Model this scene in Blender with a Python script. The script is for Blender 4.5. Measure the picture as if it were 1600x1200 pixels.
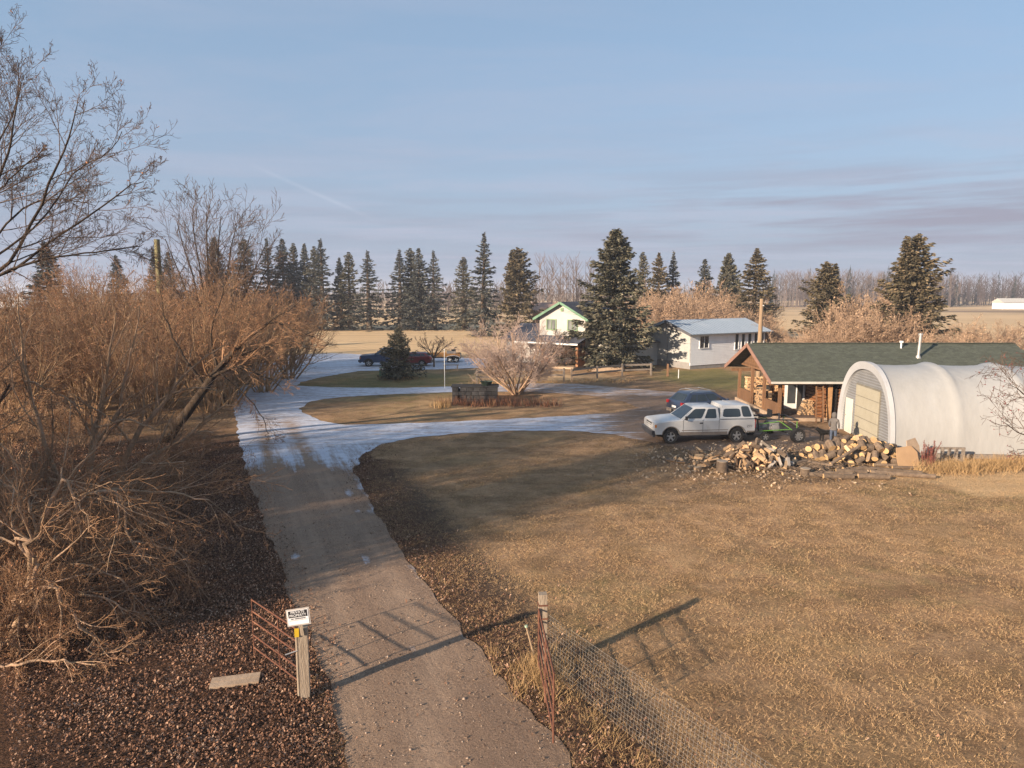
import bpy, bmesh, math, random
import numpy as np
from mathutils import Vector, Matrix, geometry

for _o in list(bpy.data.objects):
    bpy.data.objects.remove(_o, do_unlink=True)
SC = bpy.context.scene
COL = SC.collection
rnd = random.Random(7)
R = math.radians

# ------------------------------------------------------------------ camera
CAM_H, FPX, PITCH = 7.6, 1081.0, math.atan(145.0 / 1081.0)
cd = bpy.data.cameras.new('camera')
cd.sensor_width = 36.0
cd.lens = 36.0 * FPX / 1600.0
cd.clip_end = 6000
cd.clip_start = 0.2
cam = bpy.data.objects.new('camera', cd)
COL.objects.link(cam)
cam.location = (0, 0, CAM_H)
cam.rotation_euler = (math.pi / 2 - PITCH, 0, 0)
SC.camera = cam

# ------------------------------------------------------------------ light
SUN_EL = R(17.5)
SHX, SHY = 0.775, 0.632                 # the way shadows fall over the ground
SUN_DIR = Vector((-SHX * math.cos(SUN_EL), -SHY * math.cos(SUN_EL), math.sin(SUN_EL)))
w = bpy.data.worlds.new('World')
SC.world = w
w.use_nodes = True
nt = w.node_tree
nt.nodes.clear()


def nd(tree, typ, **kw):
    n = tree.nodes.new(typ)
    for k, v in kw.items():
        setattr(n, k, v)
    return n


def math_node(tree, op, a, b=None, clamp=False):
    n = tree.nodes.new('ShaderNodeMath')
    n.operation = op
    n.use_clamp = clamp
    for i, x in enumerate((a, b)):
        if x is None:
            continue
        if isinstance(x, (int, float)):
            n.inputs[i].default_value = x
        else:
            tree.links.new(x, n.inputs[i])
    return n.outputs[0]


def ramp_node(tree, fac, stops):
    n = tree.nodes.new('ShaderNodeValToRGB')
    el = n.color_ramp.elements
    while len(el) < len(stops):
        el.new(0.5)
    for e, (p, c) in zip(el, stops):
        e.position = p
        e.color = (c[0], c[1], c[2], 1) if not isinstance(c, (int, float)) else (c, c, c, 1)
    tree.links.new(fac, n.inputs[0])
    return n.outputs[0]


def mix_col(tree, fac, a, b, mode='MIX'):
    n = tree.nodes.new('ShaderNodeMix')
    n.data_type = 'RGBA'
    n.blend_type = mode
    n.clamp_factor = True
    for i, x in ((0, fac), (6, a), (7, b)):
        if isinstance(x, (int, float)):
            n.inputs[i].default_value = x
        elif isinstance(x, tuple):
            n.inputs[i].default_value = (x[0], x[1], x[2], 1)
        else:
            tree.links.new(x, n.inputs[i])
    return n.outputs[2]


sky = nd(nt, 'ShaderNodeTexSky', sky_type='NISHITA')
sky.sun_disc = False
sky.sun_elevation = SUN_EL
sky.sun_rotation = math.atan2(SUN_DIR.x, SUN_DIR.y)
sky.altitude = 700
sky.air_density = 1.0
sky.dust_density = 1.3
sky.ozone_density = 1.6
tc = nd(nt, 'ShaderNodeTexCoord')
sep = nd(nt, 'ShaderNodeSeparateXYZ')
nt.links.new(tc.outputs['Generated'], sep.inputs[0])
zz = math_node(nt, 'MAXIMUM', sep.outputs[2], 0.02)
comb = nd(nt, 'ShaderNodeCombineXYZ')
nt.links.new(math_node(nt, 'DIVIDE', sep.outputs[0], math_node(nt, 'ADD', zz, 0.05)), comb.inputs[0])
nt.links.new(math_node(nt, 'MULTIPLY', math_node(nt, 'DIVIDE', sep.outputs[1], math_node(nt, 'ADD', zz, 0.05)), 2.2), comb.inputs[1])
cn = nd(nt, 'ShaderNodeTexNoise')
cn.inputs['Scale'].default_value = 0.42
cn.inputs['Detail'].default_value = 9
cn.inputs['Roughness'].default_value = 0.62
cn.inputs['Distortion'].default_value = 0.35
nt.links.new(comb.outputs[0], cn.inputs['Vector'])
cl = ramp_node(nt, cn.outputs['Fac'], [(0.45, 0.0), (0.66, 1.0)])
# thin veil, a little denser towards the horizon as flat layers overlap there
low = ramp_node(nt, sep.outputs[2], [(0.0, 1.0), (0.22, 0.42), (0.6, 0.22)])
clf = math_node(nt, 'MULTIPLY', math_node(nt, 'MULTIPLY', cl, low), 0.85)
# long flat bank of stratus low in the sky
comb2 = nd(nt, 'ShaderNodeCombineXYZ')
nt.links.new(math_node(nt, 'MULTIPLY', math_node(nt, 'ARCTAN2', sep.outputs[0], sep.outputs[1]), 2.2), comb2.inputs[0])
nt.links.new(math_node(nt, 'MULTIPLY', sep.outputs[2], 34.0), comb2.inputs[1])
cn2 = nd(nt, 'ShaderNodeTexNoise')
cn2.inputs['Scale'].default_value = 1.1
cn2.inputs['Detail'].default_value = 8
cn2.inputs['Roughness'].default_value = 0.6
nt.links.new(comb2.outputs[0], cn2.inputs['Vector'])
band = ramp_node(nt, sep.outputs[2], [(0.0, 0.25), (0.05, 0.7), (0.085, 1.0), (0.118, 0.8), (0.16, 0.25), (0.25, 0.0)])
st = math_node(nt, 'MULTIPLY', ramp_node(nt, cn2.outputs['Fac'], [(0.44, 0.0), (0.60, 1.0)]), band)
# contrail: a thin bright line between two directions
A = Vector(((428 - 800) / FPX, 1, 0)); B = Vector(((556 - 800) / FPX, 1, 0))


def pix_dir(px, py):
    f = Vector((0, math.cos(PITCH), -math.sin(PITCH)))
    u = Vector((0, math.sin(PITCH), math.cos(PITCH)))
    return (f + Vector((1, 0, 0)) * ((px - 800) / FPX) + u * ((600 - py) / FPX)).normalized()


A = pix_dir(425, 272); B = pix_dir(556, 330)
NRM = A.cross(B).normalized(); MID = (A + B).normalized()
vd = nd(nt, 'ShaderNodeVectorMath', operation='DOT_PRODUCT'); vd.inputs[1].default_value = NRM
nt.links.new(tc.outputs['Generated'], vd.inputs[0])
vm = nd(nt, 'ShaderNodeVectorMath', operation='DOT_PRODUCT'); vm.inputs[1].default_value = MID
nt.links.new(tc.outputs['Generated'], vm.inputs[0])
lin = ramp_node(nt, math_node(nt, 'ABSOLUTE', vd.outputs['Value']), [(0.0, 1.0), (0.0028, 0.0)])
seg = ramp_node(nt, vm.outputs['Value'], [(0.9976, 0.0), (0.9990, 1.0)])
trail = math_node(nt, 'MULTIPLY', math_node(nt, 'MULTIPLY', lin, seg), math_node(nt, 'MULTIPLY', cn.outputs['Fac'], 0.35))
veil = mix_col(nt, 0.6, sky.outputs[0], (2.65, 3.75, 5.2))
lowv = ramp_node(nt, sep.outputs[2], [(0.0, 0.95), (0.06, 0.8), (0.14, 0.4), (0.3, 0.0)])
veil = mix_col(nt, lowv, veil, (2.7, 3.1, 4.05))
c1 = mix_col(nt, math_node(nt, 'MULTIPLY', clf, 1.0), veil, (3.55, 3.75, 4.7))
c2 = mix_col(nt, math_node(nt, 'MULTIPLY', math_node(nt, 'MULTIPLY', st, 0.85), ramp_node(nt, sep.outputs[0], [(0.0, 0.35), (0.35, 1.0)])), c1, (2.5, 2.45, 3.1))
c3 = mix_col(nt, trail, c2, (5.2, 5.5, 6.4))
bg = nd(nt, 'ShaderNodeBackground')
bg.inputs['Strength'].default_value = 0.0665
nt.links.new(c3, bg.inputs['Color'])
wo = nd(nt, 'ShaderNodeOutputWorld')
nt.links.new(bg.outputs[0], wo.inputs[0])

sl = bpy.data.lights.new('sun', 'SUN')
sl.energy = 4.6
sl.angle = R(0.9)
sl.color = (1.0, 0.81, 0.62)
sun = bpy.data.objects.new('sun', sl)
COL.objects.link(sun)
sun.rotation_euler = SUN_DIR.to_track_quat('Z', 'Y').to_euler()
sun.location = (-60, -50, 40)

SC.view_settings.view_transform = 'Standard'
SC.view_settings.look = 'None'
SC.view_settings.gamma = 1.0
SC.view_settings.use_curve_mapping = False
SC.view_settings.exposure = 1.1


# ------------------------------------------------------------------ helpers
def gp(px, py, z=0.0):
    d = pix_dir(px, py)
    t = (z - CAM_H) / d.z
    return Vector((d.x * t, d.y * t, z))


def at(px, py, Y):
    d = pix_dir(px, py)
    t = Y / d.y
    return Vector((d.x * t, Y, CAM_H + d.z * t))


def rotz(a):
    return Matrix.Rotation(a, 3, 'Z')


class MB:
    def __init__(s):
        s.v = []; s.f = []; s.m = []

    def add(s, vs, fs, mi=0):
        o = len(s.v)
        s.v.extend([tuple(p) for p in vs])
        for f in fs:
            s.f.append(tuple(i + o for i in f)); s.m.append(mi)

    def box(s, c, size, mi=0, rot=None, taper=1.0):
        c = Vector(c); x, y, z = (k / 2 for k in size)
        vs = []
        for sz in (-1, 1):
            t = 1.0 if sz < 0 else taper
            for sx, sy in ((-1, -1), (1, -1), (1, 1), (-1, 1)):
                p = Vector((sx * x * t, sy * y * t, sz * z))
                if rot is not None:
                    p = rot @ p
                vs.append(c + p)
        s.add(vs, [(3, 2, 1, 0), (4, 5, 6, 7), (0, 1, 5, 4), (1, 2, 6, 5), (2, 3, 7, 6), (3, 0, 4, 7)], mi)

    def bar(s, a, b, wd, ht, mi=0, up=(0, 0, 1)):
        a = Vector(a); b = Vector(b); t = (b - a); L = t.length
        t.normalize(); u = Vector(up)
        sd = t.cross(u)
        if sd.length < 1e-4:
            sd = t.cross(Vector((0, 1, 0)))
        sd.normalize(); u = sd.cross(t)
        M = Matrix((t, sd, u)).transposed()
        s.box((a + b) / 2, (L, wd, ht), mi, M)

    def tube(s, pts, r, n=6, mi=0, cap=True):
        pts = [Vector(p) for p in pts]
        k = len(pts)
        if isinstance(r, (int, float)):
            r = [r] * k
        o = []
        ref = None
        for i, p in enumerate(pts):
            t = (pts[min(i + 1, k - 1)] - pts[max(i - 1, 0)]).normalized()
            if ref is None:
                ref = Vector((0, 0, 1)) if abs(t.z) < 0.9 else Vector((1, 0, 0))
            a = t.cross(ref).normalized(); b = a.cross(t)
            ref = b
            for j in range(n):
                q = 2 * math.pi * j / n
                o.append(p + (a * math.cos(q) + b * math.sin(q)) * r[i])
        fs = []
        for i in range(k - 1):
            for j in range(n):
                j2 = (j + 1) % n
                fs.append((i * n + j2, i * n + j, (i + 1) * n + j, (i + 1) * n + j2))
        if cap:
            fs.append(tuple(range(n)))
            fs.append(tuple(reversed(range((k - 1) * n, k * n))))
        s.add(o, fs, mi)

    def lathe(s, prof, c, axis, n=16, mi=0, close=False):
        c = Vector(c); ax = Vector(axis).normalized()
        a = ax.cross(Vector((0, 0, 1)) if abs(ax.z) < 0.9 else Vector((1, 0, 0))).normalized(); b = ax.cross(a)
        o = []
        for rr, h in prof:
            for j in range(n):
                q = 2 * math.pi * j / n
                o.append(c + ax * h + (a * math.cos(q) + b * math.sin(q)) * rr)
        fs = []
        k = len(prof)
        for i in range(k - 1 + (1 if close else 0)):
            i2 = (i + 1) % k
            for j in range(n):
                j2 = (j + 1) % n
                fs.append((i * n + j, i * n + j2, i2 * n + j2, i2 * n + j))
        s.add(o, fs, mi)

    def prism(s, poly, vec, mi=0):
        vec = Vector(vec); k = len(poly)
        poly = [Vector(p) for p in poly]
        vs = poly + [p + vec for p in poly]
        fs = [tuple(reversed(range(k))), tuple(range(k, 2 * k))]
        for i in range(k):
            j = (i + 1) % k
            fs.append((i, j, k + j, k + i))
        s.add(vs, fs, mi)

    def slab(s, p0, p1, p2, p3, t, mi=0):
        n = (Vector(p1) - Vector(p0)).cross(Vector(p3) - Vector(p0)).normalized() * t
        s.prism([p0, p1, p2, p3], n, mi)

    def build(s, name, mats, parent=None, smooth=False, kind=None):
        me = bpy.data.meshes.new(name)
        me.from_pydata(s.v, [], s.f)
        bm = bmesh.new(); bm.from_mesh(me)
        bmesh.ops.recalc_face_normals(bm, faces=bm.faces)
        bm.to_mesh(me); bm.free()
        if not isinstance(mats, (list, tuple)):
            mats = [mats]
        for m in mats:
            me.materials.append(m)
        me.polygons.foreach_set('material_index', s.m)
        if smooth:
            me.polygons.foreach_set('use_smooth', [True] * len(me.polygons))
            me.set_sharp_from_angle(angle=R(38))
        me.update()
        o = bpy.data.objects.new(name, me)
        COL.objects.link(o)
        if parent is not None:
            o.parent = parent
        if kind:
            o['kind'] = kind
        return o


def np_mesh(name, V, Fq, mat, parent=None, kind=None, smooth=False, attrs=None):
    """V (n,3) float, Fq (m,k) int, all faces with k corners"""
    me = bpy.data.meshes.new(name)
    V = np.ascontiguousarray(V, dtype=np.float32); Fq = np.ascontiguousarray(Fq, dtype=np.int32)
    m, k = Fq.shape
    me.vertices.add(len(V)); me.vertices.foreach_set('co', V.ravel())
    me.loops.add(m * k); me.loops.foreach_set('vertex_index', Fq.ravel())
    me.polygons.add(m)
    me.polygons.foreach_set('loop_start', np.arange(0, m * k, k, dtype=np.int32))
    me.polygons.foreach_set('loop_total', np.full(m, k, dtype=np.int32))
    if smooth:
        me.polygons.foreach_set('use_smooth', np.ones(m, dtype=bool))
    me.update(calc_edges=True)
    if attrs:
        for an, arr in attrs.items():
            a = me.attributes.new(an, 'FLOAT', 'POINT')
            a.data.foreach_set('value', np.ascontiguousarray(arr, dtype=np.float32))
    if mat is not None:
        me.materials.append(mat)
    o = bpy.data.objects.new(name, me)
    COL.objects.link(o)
    if parent is not None:
        o.parent = parent
    if kind:
        o['kind'] = kind
    return o


def tag(o, label=None, cat=None, group=None, kind=None):
    if label: o['label'] = label
    if cat: o['category'] = cat
    if group: o['group'] = group
    if kind: o['kind'] = kind
    return o


def thing(name, label, cat, loc=(0, 0, 0), rz=0.0, group=None):
    o = bpy.data.objects.new(name, None)
    o.empty_display_size = 0.3
    COL.objects.link(o)
    o.location = loc
    o.rotation_euler = (0, 0, rz)
    return tag(o, label, cat, group)


def dup(root, loc=None, rz=None, scale=None, label=None, group=None):
    def cp(o, par):
        c = o.copy(); COL.objects.link(c); c.parent = par
        for ch in [x for x in bpy.data.objects if x.parent == o]:
            cp(ch, c)
        return c
    r = cp(root, None)
    if loc is not None: r.location = loc
    if rz is not None: r.rotation_euler = (0, 0, rz)
    if scale is not None: r.scale = scale if not isinstance(scale, (int, float)) else (scale,) * 3
    if label: r['label'] = label
    if group: r['group'] = group
    return r


# ------------------------------------------------------------------ materials
MATS = {}


def pm(name, a, b=None, scale=3.0, rough=0.8, bump=0.0, bscale=None, detail=6, lo=0.35, hi=0.65, metal=0.0,
       stretch=(1, 1, 1), spec=0.3, c=None, cs=None, clo=0.55, chi=0.7, coord='Object', rnd_amt=0.0, trans=0.0, coat=0.0):
    """two-tone noise material, optional third tone as blotches, optional per-object value jitter"""
    m = bpy.data.materials.new(name)
    m.use_nodes = True
    t = m.node_tree
    bs = t.nodes['Principled BSDF']
    bs.inputs['Roughness'].default_value = rough
    bs.inputs['Metallic'].default_value = metal
    bs.inputs['Specular IOR Level'].default_value = spec
    if coat:
        bs.inputs['Coat Weight'].default_value = coat
        bs.inputs['Coat Roughness'].default_value = 0.08
    tcx = nd(t, 'ShaderNodeTexCoord')
    mp = nd(t, 'ShaderNodeMapping')
    mp.inputs['Scale'].default_value = stretch
    if coord == 'World':
        ge = nd(t, 'ShaderNodeNewGeometry'); t.links.new(ge.outputs['Position'], mp.inputs[0])
    else:
        t.links.new(tcx.outputs[coord], mp.inputs[0])
    b = b or tuple(x * 0.75 for x in a)
    n = nd(t, 'ShaderNodeTexNoise')
    n.inputs['Scale'].default_value = scale; n.inputs['Detail'].default_value = detail
    n.inputs['Roughness'].default_value = 0.65
    t.links.new(mp.outputs[0], n.inputs['Vector'])
    col = mix_col(t, ramp_node(t, n.outputs['Fac'], [(lo, 0.0), (hi, 1.0)]), a, b)
    if c:
        n2 = nd(t, 'ShaderNodeTexNoise')
        n2.inputs['Scale'].default_value = cs or scale * 0.3; n2.inputs['Detail'].default_value = 5
        t.links.new(mp.outputs[0], n2.inputs['Vector'])
        col = mix_col(t, ramp_node(t, n2.outputs['Fac'], [(clo, 0.0), (chi, 1.0)]), col, c)
    if rnd_amt:
        oi = nd(t, 'ShaderNodeObjectInfo')
        hs = nd(t, 'ShaderNodeHueSaturation')
        t.links.new(math_node(t, 'ADD', math_node(t, 'MULTIPLY', oi.outputs['Random'], rnd_amt), 1 - rnd_amt / 2), hs.inputs['Value'])
        t.links.new(col, hs.inputs['Color']); col = hs.outputs[0]
    t.links.new(col, bs.inputs['Base Color'])
    if trans:
        bs.inputs['Transmission Weight'].default_value = trans
    if bump:
        nb = nd(t, 'ShaderNodeTexNoise')
        nb.inputs['Scale'].default_value = bscale or scale * 4; nb.inputs['Detail'].default_value = 4
        t.links.new(mp.outputs[0], nb.inputs['Vector'])
        bu = nd(t, 'ShaderNodeBump'); bu.inputs['Strength'].default_value = bump; bu.inputs['Distance'].default_value = 0.05
        t.links.new(nb.outputs['Fac'], bu.inputs['Height']); t.links.new(bu.outputs[0], bs.inputs['Normal'])
    MATS[name] = m
    return m


def by_piece(name, stops, rough=0.88, spec=0.12, blotch=0.35, bscale=0.8):
    """colour picked piece by piece from the mesh attribute rv, drifting a little over the place"""
    m = bpy.data.materials.new(name); m.use_nodes = True
    t = m.node_tree; bs = t.nodes['Principled BSDF']
    bs.inputs['Roughness'].default_value = rough; bs.inputs['Specular IOR Level'].default_value = spec
    a = nd(t, 'ShaderNodeAttribute'); a.attribute_name = 'rv'
    ge = nd(t, 'ShaderNodeNewGeometry')
    n = nd(t, 'ShaderNodeTexNoise'); n.inputs['Scale'].default_value = bscale; n.inputs['Detail'].default_value = 4
    t.links.new(ge.outputs['Position'], n.inputs['Vector'])
    k = math_node(t, 'ADD', a.outputs['Fac'], math_node(t, 'MULTIPLY', math_node(t, 'SUBTRACT', n.outputs['Fac'], 0.5), blotch * 2))
    t.links.new(ramp_node(t, k, stops), bs.inputs['Base Color'])
    MATS[name] = m
    return m
# ------------------------------------------------------------------ ground
def poly_px(pts):
    return [gp(*p).to_2d() for p in pts]


def pip(P, poly):
    """numpy point in polygon"""
    x, y = P[:, 0], P[:, 1]
    ins = np.zeros(len(P), bool)
    k = len(poly)
    for i in range(k):
        x1, y1 = poly[i]; x2, y2 = poly[(i + 1) % k]
        c = ((y1 > y) != (y2 > y))
        with np.errstate(divide='ignore', invalid='ignore'):
            xi = (x2 - x1) * (y - y1) / (y2 - y1 + 1e-12) + x1
        ins ^= c & (x < xi)
    return ins


def seg_dist(P, poly, closed=True):
    d = np.full(len(P), 1e9)
    k = len(poly)
    for i in range(k if closed else k - 1):
        a = np.array(poly[i]); b = np.array(poly[(i + 1) % k])
        ab = b - a
        t = np.clip(((P - a) @ ab) / (ab @ ab + 1e-9), 0, 1)
        q = a + t[:, None] * ab
        d = np.minimum(d, np.hypot(P[:, 0] - q[:, 0], P[:, 1] - q[:, 1]))
    return d


_h = np.random.default_rng(3).random((256, 256))


def vnoise(x, y):
    xi = np.floor(x).astype(int); yi = np.floor(y).astype(int)
    fx = x - xi; fy = y - yi
    fx = fx * fx * (3 - 2 * fx); fy = fy * fy * (3 - 2 * fy)
    g = lambda i, j: _h[i & 255, j & 255]
    return (g(xi, yi) * (1 - fx) + g(xi + 1, yi) * fx) * (1 - fy) + (g(xi, yi + 1) * (1 - fx) + g(xi + 1, yi + 1) * fx) * fy


def fbm(x, y, o=4):
    s = 0; a = 0.5; f = 1.0
    for _ in range(o):
        s = s + a * vnoise(x * f, y * f); a *= 0.5; f *= 2.03
    return s / (1 - 0.5 ** o)


def smooth(x, a, b):
    t = np.clip((x - a) / (b - a), 0, 1)
    return t * t * (3 - 2 * t)


OUTER = [(600, 1560), (560, 1300), (540, 1200), (523, 1090), (505, 1050), (470, 962), (436, 880), (408, 800), (388, 740), (372, 690), (366, 640),
         (376, 600), (398, 573), (430, 556), (520, 552), (620, 556), (760, 560), (762, 574), (700, 577), (620, 578), (560, 580), (510, 588),
         (470, 597), (462, 603), (540, 606), (640, 606), (740, 603), (830, 599), (900, 600), (960, 605), (1040, 612), (1120, 618),
         (1165, 628), (1200, 648), (1240, 668), (1300, 672), (1330, 690), (1280, 702), (1180, 706), (1080, 704), (1010, 690), (960, 679), (880, 673),
         (800, 673), (720, 677), (650, 684), (600, 694), (566, 710), (553, 735), (566, 765), (592, 806), (640, 880), (704, 966),
         (778, 1050), (830, 1110), (900, 1200), (990, 1330), (1120, 1560)]
ISLAND = [(466, 640), (486, 627), (540, 620), (620, 616), (700, 613), (780, 612), (850, 613), (920, 618), (978, 629), (998, 637),
          (960, 645), (880, 651), (800, 655), (700, 659), (600, 663), (540, 664), (500, 658)]
outer = poly_px(OUTER); island = poly_px(ISLAND)


def rough_poly(poly, step=0.3, amp=0.09):
    o = []
    k = len(poly)
    for i in range(k):
        a, b = poly[i], poly[(i + 1) % k]
        n = max(1, int((b - a).length / step))
        nrm = Vector((-(b - a).y, (b - a).x)).normalized()
        for j in range(n):
            p = a.lerp(b, j / n)
            q = (float(fbm(np.array([p.x * 1.3 + 50]), np.array([p.y * 1.3 + 80]))[0]) - 0.5) * amp * 5
            o.append(p + nrm * q)
    return o


outer_r = rough_poly(outer); island_r = rough_poly(island)
OUT_NP = [tuple(p) for p in outer_r]; ISL_NP = [tuple(p) for p in island_r]


def on_road(P):
    return pip(P, OUT_NP) & ~pip(P, ISL_NP)


# ground sheet: fine near, coarse far
def axis(fine_a, fine_b, step, ends, grow=1.25):
    v = list(np.arange(fine_a, fine_b + 1e-6, step))
    s = step; x = v[-1]
    while x < ends[1]:
        s *= grow; x += s; v.append(x)
    s = step; x = v[0]
    while x > ends[0]:
        s *= grow; x -= s; v.insert(0, x)
    return np.array(v)


gx = axis(-34, 36, 0.45, (-2000, 2000)); gy = axis(6, 82, 0.45, (-250, 2400))
GX, GY = np.meshgrid(gx, gy)
P = np.stack([GX.ravel(), GY.ravel()], 1)
nx, ny = len(gx), len(gy)
ii = np.arange((ny - 1) * nx).reshape(ny - 1, nx)[:, :-1].ravel()
Fg = np.stack([ii, ii + 1, ii + nx + 1, ii + nx], 1)


def blob(cx, cy, rx, ry, soft=0.5):
    d = np.hypot((P[:, 0] - cx) / rx, (P[:, 1] - cy) / ry)
    n = fbm(P[:, 0] * 0.5 + 9, P[:, 1] * 0.5) - 0.5
    return 1 - smooth(d + n * 0.9, 1 - soft, 1 + soft)


def blob_px(px, py, wx, soft=0.5, asp=0.5):
    g = gp(px, py); s = g.y / FPX
    return blob(g.x, g.y, wx * s, wx * s * asp * 2.2, soft)


dirt_and_shade = np.zeros(len(P)); green = np.zeros(len(P)); leaf = np.zeros(len(P)); straw = np.zeros(len(P))
dirt_and_shade = np.maximum.reduce([blob_px(1110, 712, 110, 0.5, 0.5) * .6, blob_px(1250, 710, 110, 0.5, 0.5) * .85, blob_px(1210, 733, 100, 0.4, 0.45) * 0.6,
                          blob_px(1040, 690, 60) * 0.7, blob_px(1000, 608, 130, 0.6, 0.5) * 0.55, blob_px(1120, 620, 90) * 0.6,
                          blob_px(780, 628, 70, 0.5, 0.3) * 0.7, blob_px(1250, 680, 90, 0.5, 0.5), blob_px(1120, 640, 110, .5, .4) * .5])
green = np.maximum.reduce([blob_px(1110, 590, 90, 0.6, 0.8) * 0.9, blob_px(620, 596, 170, 0.6, 0.5) * 0.7, blob_px(640, 640, 150, 0.6, 0.5) * 0.35,
                           blob_px(1500, 775, 200, 0.6, 0.3) * 0.4, blob_px(820, 596, 110, 0.6, 0.4) * 0.4, blob_px(1350, 900, 300, .7, .3) * 0.3,
                           blob_px(880, 985, 80, .7, .5) * 0.45, blob_px(950, 930, 160, .7, .4) * .4])
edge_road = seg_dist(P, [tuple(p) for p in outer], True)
left = (P[:, 0] < -3.4 - (P[:, 1] - 13) * 0.17)
leaf = np.where(left & (P[:, 1] < 60), 1.0, 0.0) * (1 - 0.75 * smooth(P[:, 1], 27, 44))
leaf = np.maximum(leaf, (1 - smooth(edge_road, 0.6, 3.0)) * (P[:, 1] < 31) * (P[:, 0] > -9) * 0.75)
leaf *= 0.7 + 0.6 * fbm(P[:, 0] * 0.4, P[:, 1] * 0.4)
straw = smooth(P[:, 1] + 4 * (fbm(P[:, 0] * 0.05, P[:, 1] * 0.05) - 0.5), 76, 86)
straw = np.maximum(straw, blob_px(1540, 745, 130, 0.5, 0.35) * 0.9)
straw = np.maximum(straw, blob_px(850, 590, 130, 0.5, 0.2) * 0.6)
straw = np.maximum(straw, blob_px(850, 1050, 50, 0.5, 0.6) * 0.7)
dirt_and_shade = np.maximum(dirt_and_shade, 1.0 * np.exp(-((edge_road - 1.2) / 1.2) ** 2) * (P[:, 1] < 29) * (P[:, 0] > -8.5) * (P[:, 0] < 2.5) * (0.5 + fbm(P[:, 0] * .6, P[:, 1] * .6)))  # dark verge strip: matted litter, with hedge shade painted into the colour
lump = (fbm(P[:, 0] * 0.8, P[:, 1] * 0.8, 3) - 0.5) * 0.13 * np.clip(edge_road / 1.5, 0, 1) * smooth(-P[:, 1], -80, -60) * (1 - smooth(P[:, 0], 12, 15) * (P[:, 1] > 28))
lump = np.where(pip(P, [tuple(p) for p in outer]), -0.004, lump - 0.02 * np.clip(edge_road / 1.5, 0, 1))
V = np.concatenate([P, lump[:, None]], 1)


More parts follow.
